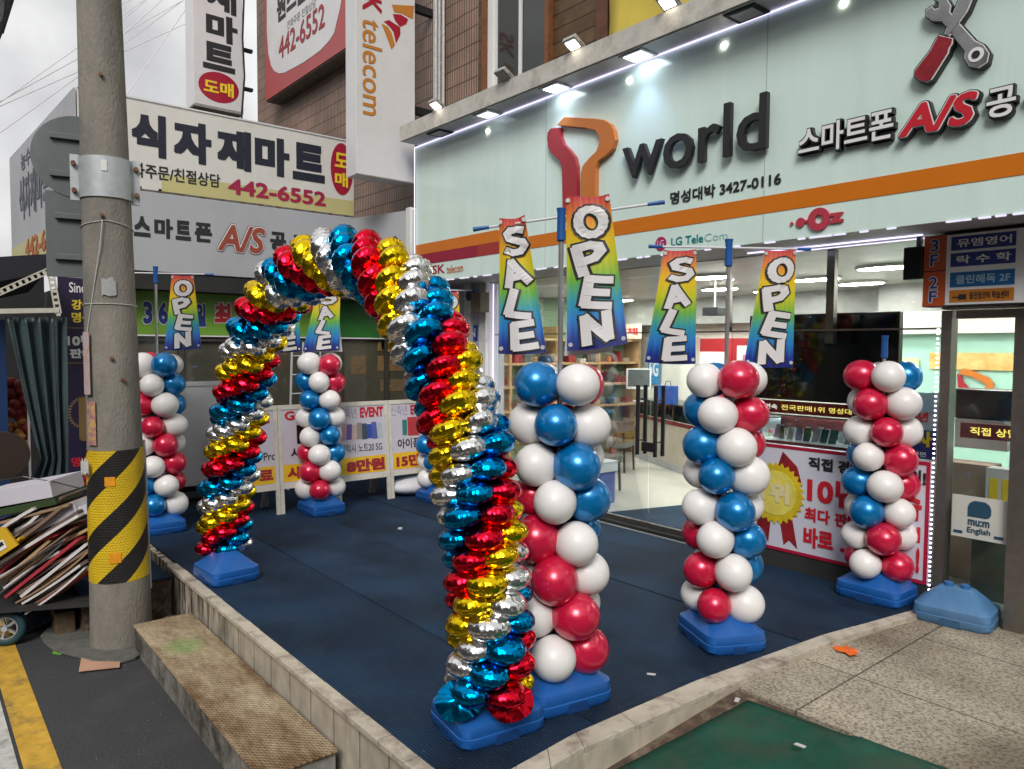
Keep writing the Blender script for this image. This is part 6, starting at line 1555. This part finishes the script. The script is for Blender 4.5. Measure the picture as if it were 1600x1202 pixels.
# anniversary poster beside the case
t = thing('anniversary_poster', 'blue and white poster with red and yellow words at the right window end', 'poster', (7.25, .2, 1.1))
obj('poster_panel', MB().box((7.02, .03, 1.105), (7.37, .04, 1.62)), mat('pale_blue_poster', (.30, .42, .55), .4, var=.3, vs=3, col2=(.55, .6, .66)), t)
obj('poster_band', MB().box((7.02, .026, 1.105), (7.37, .0295, 1.33)), M_NAVYL, t)
TA('lettering', '주년', 7.15, 1.39, .16, .08, .026, M_REDL, t, off=.06); TA('lettering', '행사', 7.12, 1.2, .22, .12, .0255, M_YELL, t, off=.06); TA('lettering', '구매하면', 7.1, 1.12, .2, .04, .0255, M_WHITEL, t)
# basket-like white stand above it
t = thing('bag_stand', 'two small grey shopping bags on the counter right of the black screen', 'bag', (7.1, .9, 1.4))
for x_ in (6.75, 6.93):
    g = obj('bag', MB().add([(x_, .95, 1.36), (x_ + .13, .95, 1.36), (x_ + .14, .95, 1.50), (x_ - .01, .95, 1.50), (x_ + .01, 1.02, 1.36), (x_ + .12, 1.02, 1.36), (x_ + .13, 1.01, 1.50), (x_, 1.01, 1.50)], [(0, 1, 2, 3), (4, 7, 6, 5), (0, 4, 5, 1), (1, 5, 6, 2), (3, 2, 6, 7), (0, 3, 7, 4)]), mat('grey_paper_bag', (.36, .38, .34), .6, var=.1), t)
    obj('bag_handle', MB().tube([(x_ + .03, .98, 1.50), (x_ + .035, .98, 1.57), (x_ + .095, .98, 1.57), (x_ + .1, .98, 1.50)], .004, 5), m_dark, g)

# round-cornered counter deep in the shop, angled
def counter(p0, p1, dp, h, label, mt, name='counter', top=None):
    a, b2 = Vector((p0[0], p0[1], 0)), Vector((p1[0], p1[1], 0)); d = (b2 - a).normalized(); q = Vector((-d.y, d.x, 0)); ln_ = (b2 - a).length
    t = thing(name, label, name, tuple((a + b2) / 2 + UZ * .021))
    obj('body', MB().obox((a + b2) / 2 + q * dp / 2 + UZ * (.021 + h / 2), d, q, UZ, ln_ / 2, dp / 2, h / 2), mt, t, bevel=.01)
    obj('kick', MB().obox((a + b2) / 2 + q * .01 + UZ * .08, d, q, UZ, ln_ / 2 + .004, .02, .058), m_soff, t)
    return t, a, d, q, ln_
m_ctr = mat('beige_counter_laminate', (.50, .44, .36), .3, var=.12, vs=3)
t, a, d, q, ln_ = counter((.95, 3.95), (4.3, 2.30), .6, .78, 'long beige counter with a lit glass case of bright boxes deep inside', m_ctr)
gm = MB().obox(a + d * ln_ / 2 + q * .3 + UZ * .93, d, q, UZ, ln_ / 2, .3, .125)
gb = obj('case_back', MB().obox(a + d * ln_ / 2 + q * .58 + UZ * .93, d, q, UZ, ln_ / 2, .01, .12), m_cwhite, t)
obj('case_glass', MB().obox(a + d * ln_ / 2 + q * .004 + UZ * .93, d, q, UZ, ln_ / 2, .004, .12), m_cg, t); obj('case_top', MB().obox(a + d * ln_ / 2 + q * .3 + UZ * 1.06, d, q, UZ, ln_ / 2, .3, .006), m_cg, t)
obj('case_edge', MB().obox(a + d * ln_ / 2 + q * .0 + UZ * 1.06, d, q, UZ, ln_ / 2, .01, .01), m_dark, t)
obj('red_edge', MB().obox(a + d * ln_ / 2 - q * .008 + UZ * .77, d, q, UZ, ln_ / 2, .004, .03), m_tick, t)
r2 = random.Random(8)
gc = [(.5, .5, .6), (.15, .2, .5), (.55, .15, .2), (.55, .45, .1), (.3, .5, .3), (.3, .2, .5), (.6, .6, .6)]
for k in range(46):
    c = gc[r2.randrange(7)]; s_ = r2.uniform(.02, .05); p = a + d * (ln_ * (.2 + .79 * r2.random())) + q * r2.uniform(.05, .5) + UZ * (.805 + s_)
    obj('small_box', MB().obox(p, d, q, UZ, s_ * .7, .02, s_), mat('case_box_%d' % gc.index(c), c, .4, var=.1), t)
lp_ = obj('case_lamp', MB().obox(a + d * ln_ / 2 + q * .54 + UZ * 1.04, d, q, UZ, ln_ / 2 - .02, .008, .006), mat_emit('blue_white_case_light', (.75, .85, 1), 5), t)
# monitor on the counter
t = thing('monitor', 'white framed monitor standing on the counter behind the door handles', 'monitor', (2.6, 3.3, 1.07))
mc_ = P(998, 592, y=3.3)
u = Vector((.75, .66, 0)).normalized(); n_ = Vector((u.y, -u.x, 0)); v = (UZ + n_ * -.15).normalized()
obj('monitor_frame', MB().obox(mc_, u, v, n_, .20, .17, .012), m_cwhite, t, bevel=.005); obj('monitor_panel', MB().obox(mc_ + n_ * .014 + UZ * .01, u, v, n_, .178, .14, .002), mat('grey_screen', (.08, .09, .09), .2, var=.1), t)
obj('monitor_stand', MB().obox(mc_ - UZ * .21 - n_ * .03, u, UZ, n_, .03, .08, .015).obox(Vector((mc_.x, mc_.y, 1.075)), u, UZ, n_, .09, .008, .06), m_cwhite, t)
p = P(1040, 605, y=3.2)
t = thing('blue_bag', 'blue carrier bag on the counter beside the monitor', 'bag', tuple(p))
obj('bag_body', MB().box((p.x - .16, p.y, 1.07), (p.x + .16, p.y + .12, 1.36)), mat('blue_bag_paper', (.02, .08, .35), .5, var=.15), t, bevel=.01); obj('bag_handle', MB().tube([(p.x - .06, p.y + .06, 1.36), (p.x - .04, p.y + .06, 1.43), (p.x + .04, p.y + .06, 1.43), (p.x + .06, p.y + .06, 1.36)], .006, 5), m_dark, t)
# red panel with a white notice on the back wall
t = thing('red_display_panel', 'red wall panel with a white printed card deep in the shop', 'panel', (3, 4.5, 1))
a, b2 = P(1086, 650, y=4.45), P(1148, 520, y=4.45)
obj('panel_board', MB().box((a.x, 4.45, .9), (b2.x + .2, 4.59, 2.12)), mat('vivid_red_panel', (.45, .02, .03), .35, var=.05), t)
a2, b3 = P(1090, 610, y=4.44), P(1136, 550, y=4.44)
obj('card', MB().box((a2.x, 4.43, a2.z), (b3.x, 4.449, b3.z)), M_WHITEL, t); obj('card_print', MB().box((a2.x + .08, 4.42, a2.z + .15), (b3.x - .05, 4.429, a2.z + .26)), mat('grey_print', (.1, .1, .11), .5), t)
o = obj('beige_partition', MB().box((P(1062, 600, y=4.3).x, 4.3, .021), (P(1085, 600, y=4.3).x, 4.44, 2.15)), m_cream); tag(o, 'cream partition edge left of the red wall panel', 'partition')
o = obj('glass_cabinet', MB().box((P(1150, 600, y=4.2).x, 4.2, .021), (P(1185, 600, y=4.2).x, 4.58, 2.0)), m_cwhite, bevel=.01); tag(o, 'white tall cabinet right of the red wall panel', 'cabinet')
# wall shelves on the left with goods
t = thing('wall_shelves', 'pale wooden wall shelves on the sage green side wall full of small goods', 'shelves', (.5, 2.2, .02))
m_sh = mat('pale_wood_shelf', (.50, .32, .16), .5, var=.12, vs=6)
for k, zz in enumerate((.55, .95, 1.33, 1.70, 2.1)): obj('shelf', MB().box((.31, .35, zz - .035), (.68, 4.35, zz)), m_sh, t)
for yy in (.33, 1.3, 2.3, 3.3, 4.36): obj('upright', MB().box((.305, yy - .02, .02), (.685, yy + .02, 2.3)), m_sh, t)
gl2 = [((.40, .36, .28), 'beige carton'), ((.30, .03, .03), 'red carton'), ((.05, .05, .05), 'black gadget box'), ((.45, .25, .06), 'amber jar'), ((.5, .5, .48), 'white carton')]
r2 = random.Random(31); cnt = 0
for zz in (.95, 1.33, 1.70):
    y = .5
    while y < 4.2:
        c, nm = gl2[r2.randrange(5)]; w_, h_ = r2.uniform(.05, .18), r2.uniform(.06, .2)
        if nm == 'amber jar': o = obj('jar', MB().tube([(.5, y + .05, zz + .001), (.5, y + .05, zz + .08), (.5, y + .05, zz + .10)], [.04, .042, .025], 10), mat('amber_jar', c, .2, var=.2), smooth=True)
        else: o = obj('carton', MB().box((.42, y, zz + .001), (.42 + r2.uniform(.1, .2), y + w_, zz + h_)), mat(nm.replace(' ', '_'), c, .5, var=.15), bevel=.003)
        lev = {.95: 'lower', 1.33: 'middle', 1.70: 'upper'}[zz]
        tag(o, '%s on the %s wooden shelf behind the balloon column' % (nm, lev), 'jar' if nm == 'amber jar' else 'carton', 'goods on the wall shelves'); o['label'] = '%s on the %s wall shelf, in its %s bay' % (nm, lev, ('nearest', 'second', 'third', 'farthest')[min(3, int((y - .33) / 1.01))])
        y += w_ + r2.uniform(.04, .2); cnt += 1
# guest chair and small draped table
m_ch = mat('olive_beige_upholstery', (.22, .18, .10), .8, var=.3, vs=30, bump=.6, bs=90); m_chs = mat('grey_seat_fabric', (.12, .12, .11), .8, var=.15); m_leg = mat('dark_walnut', (.03, .022, .018), .4, var=.2)
def chair(cx, cy, rot, label, bm_):
    t = thing('guest_chair', label, 'chair', (cx, cy, .021)); M_ = Matrix.Translation((cx, cy, .021)) @ Matrix.Rotation(rot, 4, 'Z')
    def X(mb): mb.v = [M_ @ v for v in mb.v]; return mb
    for (sx, sy) in ((1, 1), (1, -1), (-1, 1), (-1, -1)): obj('leg', X(MB().tube([(sx * .21, sy * .20, 0), (sx * .19, sy * .19, .62 if sx < 0 else .42)], [.016, .022], 8)), m_leg, t)
    obj('seat', X(MB().box((-.22, -.23, .38), (.24, .23, .49))), m_chs, t, bevel=.03)
    vs = []; fs = []
    for k in range(13):
        a = R(90 + 180 * k / 12); 
        for (r_, zz) in ((.27, .55), (.22, .55), (.22, .80), (.27, .80)): vs.append((r_ * math.cos(a) * .9 - .02, r_ * math.sin(a), zz))
    for k in range(12):
        for j in range(4): fs.append((k * 4 + j, k * 4 + (j + 1) % 4, k * 4 + 4 + (j + 1) % 4, k * 4 + 4 + j))
    fs += [(3, 2, 1, 0), (48, 49, 50, 51)]; obj('backrest', X(MB().add(vs, fs)), bm_, t, bevel=.012); return t
chair(2.75, 1.15, R(10), 'olive beige tub chair with dark legs standing just inside the glass door', m_ch)
chair(1.75, 2.6, R(200), 'brown tub chair at the counter, farther in than the beige one', mat('brown_upholstery', (.10, .06, .035), .7, var=.2))
t = thing('draped_table', 'small square table under a white top and blue cloth just inside the shop', 'table', (3.05, .45, .021))
obj('tabletop', MB().box((2.85, .2, .52), (3.42, .78, .54)), m_cwhite, t); obj('cloth', MB().box((2.87, .22, .022), (3.40, .76, .519)), mat('lilac_blue_cloth', (.11, .14, .40), .8, var=.25, vs=6, bump=.8, bs=8), t); obj('white_cover', MB().box((2.845, .195, .42), (3.425, .785, .5195)).box((2.84, .19, .5405), (3.43, .79, .546)), mat('white_cloth_cover', (.6, .62, .62), .8, var=.08), t)
# smaller things hung about the shop
p = P(1117, 487, y=1.4)
t = thing('ceiling_unit', 'small black box hanging from the shop ceiling behind the SALE banner pole', 'device', tuple(p))
obj('unit_body', MB().box((p.x - .11, 1.3, p.z - .05), (p.x + .11, 1.5, p.z + .05)), M_BLACK, t, bevel=.01); obj('unit_stem', MB().tube([(p.x, 1.4, p.z + .05), (p.x, 1.4, 2.785)], .01, 6), M_ALU, t)
def wallposter(p0, p1, q0, q1, yy, col, word, wc, lab):
    a, b2 = P(p0, q1, y=yy), P(p1, q0, y=yy); t = thing('wall_poster', lab, 'poster', (a.x, yy, a.z))
    obj('poster_sheet', MB().box((a.x, yy - .006, a.z), (b2.x, yy, b2.z)), mat('poster_sheet_' + word, col, .4, var=.08), t)
    TA('lettering', word, a.x + (b2.x - a.x) * .12, a.z + (b2.z - a.z) * .25, (b2.x - a.x) * .76, (b2.z - a.z) * .5, yy - .006, wc, t, off=.03)
wallposter(955, 1003, 506, 530, 4.1, (.70, .55, .45), '교체', M_REDL, 'cream hanging board with red Korean letters over the shop shelves')
wallposter(1012, 1032, 552, 600, 4.55, (.05, .25, .5), '5G', M_WHITEL, 'blue poster on the back wall left of the red wall panel')
wallposter(1160, 1180, 555, 606, 4.18, (.6, .12, .3), '이벤트', M_WHITEL, 'pink poster on the tall white cabinet beside the red wall panel')
wallposter(1410, 1436, 560, 596, 3.68, (.62, .60, .3), '할인', M_REDL, 'yellowish poster on the mint wall right of the black screen')
for k, (x_, y_) in enumerate(((4.7, 2.0), (5.25, 1.6))):
    t = thing('bar_stool', ('white round stool at the beige counter, nearer the doors', 'white round stool at the beige counter, nearer the black screen')[k], 'stool', (x_, y_, .021), 'stools at the counter')
    obj('seat', MB().tube([(x_, y_, .60), (x_, y_, .66)], [.17, .18], 20), m_cwhite, t, smooth=True); obj('column', MB().tube([(x_, y_, .05), (x_, y_, .60)], .025, 10), M_STEEL, t); obj('foot', MB().tube([(x_, y_, .021), (x_, y_, .05)], [.2, .17], 20), M_STEEL, t)
# right side seen through the neighbouring door
t = thing('cash_counter', 'white cash desk with boxes and a red word strip seen through the right door', 'counter', (8.2, 1.5, .02))
obj('body', MB().box((7.75, 1.1, .021), (9.4, 1.7, 1.05)), m_cwhite, t)
t2 = thing('word_strip', 'red strip with yellow Korean words on the cash desk behind the right door', 'sign', (8.1, 1.05, 1.15))
a, b2 = P(1500, 682, y=1.05), P(1582, 655, y=1.05)
obj('strip_body', MB().box((a.x, 1.05, 1.19), (b2.x + .05, 1.08, 1.32)), m_tick, t2); TA('lettering', '직접 상담', a.x + .08, 1.22, .36, .07, 1.049, m_ty, t2, off=.02)
p = P(1538, 630, y=1.5)
t = thing('printer', 'black printer on the cash desk seen through the right door', 'printer', (p.x, 1.5, 1.06))
obj('printer_body', MB().box((p.x - .22, 1.35, 1.33), (p.x + .28, 1.65, 1.60)), M_BLACK, t, bevel=.02); obj('paper_tray', MB().box((p.x - .18, 1.30, 1.30), (p.x + .22, 1.6, 1.329)), m_soff, t)
obj('printer_stand', MB().box((p.x - .2, 1.4, 1.06), (p.x + .22, 1.62, 1.299)), m_soff, t)
p = P(1530, 730, y=.9)
o = obj('cardboard_box', MB().box((p.x - .28, .80, .021), (p.x + .12, 1.05, 1.0)), mat('tan_carton', (.36, .26, .2), .7, var=.1), bevel=.005); tag(o, 'tall tan carton standing inside behind the right door', 'box')
p = P(1565, 715, y=.85)
t = thing('brochure_rack', 'white brochure rack with yellow leaflets behind the right door', 'rack', (p.x, .7, .02))
obj('rack_body', MB().box((p.x - .06, .7, .021), (p.x + .2, .85, 1.0)), m_cwhite, t); obj('leaflets', MB().box((p.x - .03, .69, .72), (p.x + .03, .699, .92)).box((p.x + .06, .69, .72), (p.x + .11, .699, .92)), M_YELL, t)
o = obj('floor_board', MB().box((7.53, .35, .021), (9.1, .38, .72)), mat('olive_grey_board', (.07, .085, .06), .4, var=.2)); tag(o, 'olive grey panel standing low behind the right glass door', 'panel')
# loop logo on the mint wall
lw = [(1497, 590), (1505, 577), (1550, 597), (1546, 606), (1510, 590), (1505, 594)]
t = thing('wall_logo', 'red and orange loop logo on the mint back wall seen through the right door', 'logo', (6.5, 3.69, 1.5))
def wl_(px, py): v = P(px, py, y=3.69); return (v.x, 3.69, v.z)
loop_o = [(1498, 583), (1506, 576), (1520, 579), (1548, 591), (1554, 600), (1553, 608), (1532, 622), (1528, 617), (1541, 606), (1541, 600), (1518, 588), (1506, 586)]
obj('logo_ribbon', MB().prism([wl_(*p) for p in loop_o], (0, -.03, 0)), MATS['orange_logo'], t)
loop_r = [(1497, 584), (1504, 588), (1507, 598), (1524, 614), (1524, 640), (1512, 640), (1511, 618), (1498, 604)]
obj('logo_ribbon', MB().prism([wl_(*p) for p in loop_r], (0, -.03, 0)), MATS['crimson_logo'], t)
for j_, (p0, p1) in enumerate(((1424, 534), (1490, 534))): pass
# floor directory, speaker, door notice
t = thing('directory_board', 'white directory board with orange 3F and 2F column above the right door', 'sign', (7.7, -.3, 2.24))
DY = -.28; x0 = P(1443, 420, y=DY).x; xm_ = P(1478, 420, y=DY).x; zt, zb2 = P(1443, 370, y=DY).z, P(1443, 480, y=DY).z; x1 = 8.35
obj('board_case', MB().box((x0, DY + .004, zb2), (x1, -.11, zt)), m_dark, t); obj('board_face', MB().box((xm_, DY, zb2 + .008), (x1, DY + .0035, zt - .008)), M_WHITEL, t)
m_od = mat('deep_orange_panel', (.50, .08, .015), .4, var=.04)
zm = (zt + zb2) / 2
obj('floor_panel', MB().box((x0, DY, zm + .004), (xm_ - .003, DY + .0035, zt - .004)), m_od, t); obj('floor_panel', MB().box((x0, DY, zb2 + .004), (xm_ - .003, DY + .0035, zm - .004)), m_od, t)
cx_ = (x0 + xm_) / 2 - .03
for ch, zz in (('3', zm + .14), ('F', zm + .035), ('2', zb2 + .13), ('F', zb2 + .03)):
    TA('letter_outline', ch, cx_, zz, .055, .085, DY, M_WHITEL, t, off=.02, extra=.04); TA('lettering', ch, cx_, zz, .055, .085, DY - .003, M_NAVYL, t, off=.02)
rows_ = [(zm + .135, zt - .025, M_NAVYL, '뮤엠영어', M_WHITEL), (zm + .02, zm + .115, M_NAVYL, '락 수 학', M_WHITEL), (zm - .125, zm - .02, mat('mid_blue_strip', (.01, .12, .33), .4, var=.03), '클린해독 2F', mat('pale_blue_lettering', (.35, .55, .7), .5, var=0)), (zb2 + .025, zm - .145, mat('orange_strip', (.55, .19, .02), .4, var=.03), '웅진씽크빅 학습센터', M_INK)]
for (za_, zb_2, m1, body, m2) in rows_:
    xa, xb2 = xm_ + .03, P(1587, 400, y=DY).x
    obj('name_strip', MB().box((xa, DY - .003, za_), (xb2, DY - .0003, zb_2)), m1, t)
    TA('lettering', body, xa + (.04 if m2 is not M_INK else .13), za_ + (zb_2 - za_) * .2, (xb2 - xa) * (.84 if m2 is not M_INK else .6), (zb_2 - za_) * .6, DY - .003, m2, t, off=.02)
    if m2 is M_INK: obj('key_mark', MB().box((xa + .02, DY - .006, za_ + .03), (xa + .06, DY - .0035, za_ + .04)).box((xa + .06, DY - .006, za_ + .018), (xa + .11, DY - .0035, za_ + .055)), m2, t)
    obj('name_strip', MB().box((xb2 + .06, DY - .003, za_), (x1 - .02, DY - .0003, zb_2)), m1, t)
p0_, p1_ = P(1410, 438, y=-.3), P(1443, 384, y=-.3)
t = thing('black_speaker', 'black loudspeaker hung under the sign beside the directory board', 'speaker', (p0_.x, -.3, p0_.z))
obj('speaker_case', MB().box((p0_.x, -.3, p0_.z), (p1_.x - .005, -.14, p1_.z)), M_BLACK, t, bevel=.01); obj('grille', MB().box((p0_.x + .012, -.305, p0_.z + .012), (p1_.x - .017, -.301, p1_.z - .012)), mat('speaker_mesh', (.008, .008, .009), .9, var=.3, vs=80, bump=1, bs=200), t)
obj('speaker_bracket', MB().box((p0_.x + .05, -.2, p1_.z), (p0_.x + .08, -.16, FZ0 - .002)), M_BLACK, t)
# notice on the right door
t = thing('door_notice', 'white notice on the right glass door with a navy shape and mu:m English lettering', 'notice', (7.7, -.08, .56))
a, b2 = P(1484, 836, y=-.07), P(1582, 776, y=-.07); zt = .885; zb2 = .575
obj('notice_sheet', MB().box((7.53, -.071, zb2), (7.89, -.0655, zt)), mat('off_white_sheet', (.56, .56, .52), .5, var=.05), t)
m_nt = mat('navy_teal_print', (.02, .07, .12), .4, var=.03)
ax0, az0 = 7.635, .735
obj('navy_shape', MB().prism([(ax0, -.0715, az0), (ax0, -.0715, az0 + .07), (ax0 + .012, -.0715, az0 + .10), (ax0 + .04, -.0715, az0 + .12), (ax0 + .11, -.0715, az0 + .12), (ax0 + .14, -.0715, az0 + .10), (ax0 + .152, -.0715, az0 + .07), (ax0 + .152, -.0715, az0 + .03), (ax0 + .14, -.0715, az0 + .008), (ax0 + .12, -.0715, az0)], (0, -.002, 0)), m_nt, t)
TA('lettering', 'mu:m', 7.64, .672, .14, .045, -.071, m_nt, t, off=.03); TA('lettering', 'English', 7.637, .605, .15, .055, -.071, m_nt, t, off=.02)
obj('small_stamp', MB().box((7.545, -.073, .60), (7.605, -.0715, .622)).box((7.81, -.073, .60), (7.87, -.0715, .622)), m_nt, t)

# ================================================================== LITTER
q = P(158, 1034, z=-.395)
vs = [P(123, 1050, z=-.385), P(187, 1043, z=-.385), P(189, 1016, z=-.385), P(128, 1024, z=-.385)]
o = obj('cardboard_scrap', MB().prism(vs, (0, 0, .006)), mat('pink_beige_card', (.50, .28, .19), .8, var=.1)); tag(o, 'pinkish beige cardboard scrap lying on the asphalt at the foot of the pole', 'cardboard')
q = P(1325, 1020, z=-.018)
o = obj('orange_rag', MB().add([(q.x + .10 * math.cos(a) * rr.uniform(.5, 1.1), q.y + .08 * math.sin(a) * rr.uniform(.5, 1.1), -.015 + rr.uniform(0, .02)) for a in [k * .52 for k in range(12)]] + [(q.x, q.y, .006)], [(i, (i + 1) % 12, 12) for i in range(12)]), mat('orange_scrap', (.75, .13, .01), .6, var=.15)); tag(o, 'crumpled bright orange scrap on the paving near the terrace edge', 'scrap')
q = P(255, 945, z=-.3)
o = obj('dead_leaves', MB().ball((3.25, -4.42, -.34), .11, 14, 9, (1.1, .9, .5)), mat('brown_leaf_litter', (.16, .075, .04), .9, var=.6, vs=14, bump=1, bs=20), smooth='all'); tag(o, 'brown crumpled litter in the corner between pole and step', 'litter')
LT = [((1000, 828), 'small white paper scrap on the blue mat near the balloon columns'), ((1248, 890), 'small torn card scrap on the blue mat before the medal poster'), ((625, 826), 'small white paper scrap on the mat behind the arch'), ((1018, 1054), 'tiny pale scrap on the blue mat between the two front columns'), ((1152, 1094), 'tiny white scrap at the tip of the green mat'), ((1250, 1165), 'tiny white scrap on the green mat')]
for i, (pp, lab) in enumerate(LT):
    z_ = .013 if i < 4 else -.004; q = P(*pp, z=z_); a = i * 1.3; s_ = .05 if i in (1, 2) else .028
    u = Vector((math.cos(a), math.sin(a), 0)); v = Vector((-u.y, u.x, 0))
    o = obj('paper_scrap', MB().prism([q - u * s_ - v * s_ * .4, q + u * s_ * .9 - v * s_ * .5, q + u * s_ + v * s_ * .3, q - u * s_ * .7 + v * s_ * .5], (0, 0, .003)), mat('pale_paper', (.5, .5, .48), .8, var=.1) if i != 1 else MATS['pink_beige_card']); tag(o, lab, 'scrap')
gv = P(88, 1019, z=-.395)
o = obj('green_leaf', MB().prism([gv + Vector((-.08, 0, 0)), gv + Vector((.0, .035, 0)), gv + Vector((.09, .02, 0)), gv + Vector((.02, -.03, 0))], (0, 0, .004)), mat('bright_leaf', (.12, .35, .04), .6, var=.2)); tag(o, 'bright green leaf on the asphalt near the yellow line', 'leaf')
# pebbles on the asphalt
pm = MB(); rr = random.Random(77)
for k in range(90):
    x_, y_ = rr.uniform(2.5, 7.5), rr.uniform(-5.6, -4.75); s_ = rr.uniform(.002, .005); pm.ball((x_, y_, -.399 + s_ * .5), s_, 6, 4)
o = obj('grit', pm, mat('pale_grit', (.15, .145, .13), .9, var=.4, vs=60)); tag(o, 'pale grit scattered over the asphalt', 'grit', None, 'stuff')

# ================================================================== far side of the street, behind the viewer (seen only as reflections)
m_fb = mat_grid('beige_block_facade', (.30, .27, .23), (.06, .07, .08), 2.4, 3.0, .5, 'yz', 0, .7, var=.1)
for i, (x_, y0, y1, h, lab) in enumerate(((22, -34, -16, 11, 'beige block across the street, farthest one'), (24, -15.5, 2, 8, 'beige block across the street, right of the farthest one'))):
    o = thing('street_block', lab, 'building', (x_, (y0 + y1) / 2, -.4)); obj('wall', MB().box((x_, y0, -.398), (x_ + 6, y1, h)), m_fb, o)
m_fb2 = mat_grid('grey_block_facade', (.22, .2, .18), (.05, .055, .06), 2.2, 2.9, .5, 'xz', 0, .7, var=.1)
for i, (x0, x1, h, lab) in enumerate(((-24, -6, 9, 'low grey block across the road opposite the shops, left one'), (-5.5, 8, 12, 'tall grey block across the road opposite the shops'), (8.5, 21, 8, 'low grey block across the road opposite the shops, right one'))):
    o = thing('street_block', lab, 'building', ((x0 + x1) / 2, -17, -.4)); obj('wall', MB().box((x0, -22, -.398), (x1, -16, h)), m_fb2, o)
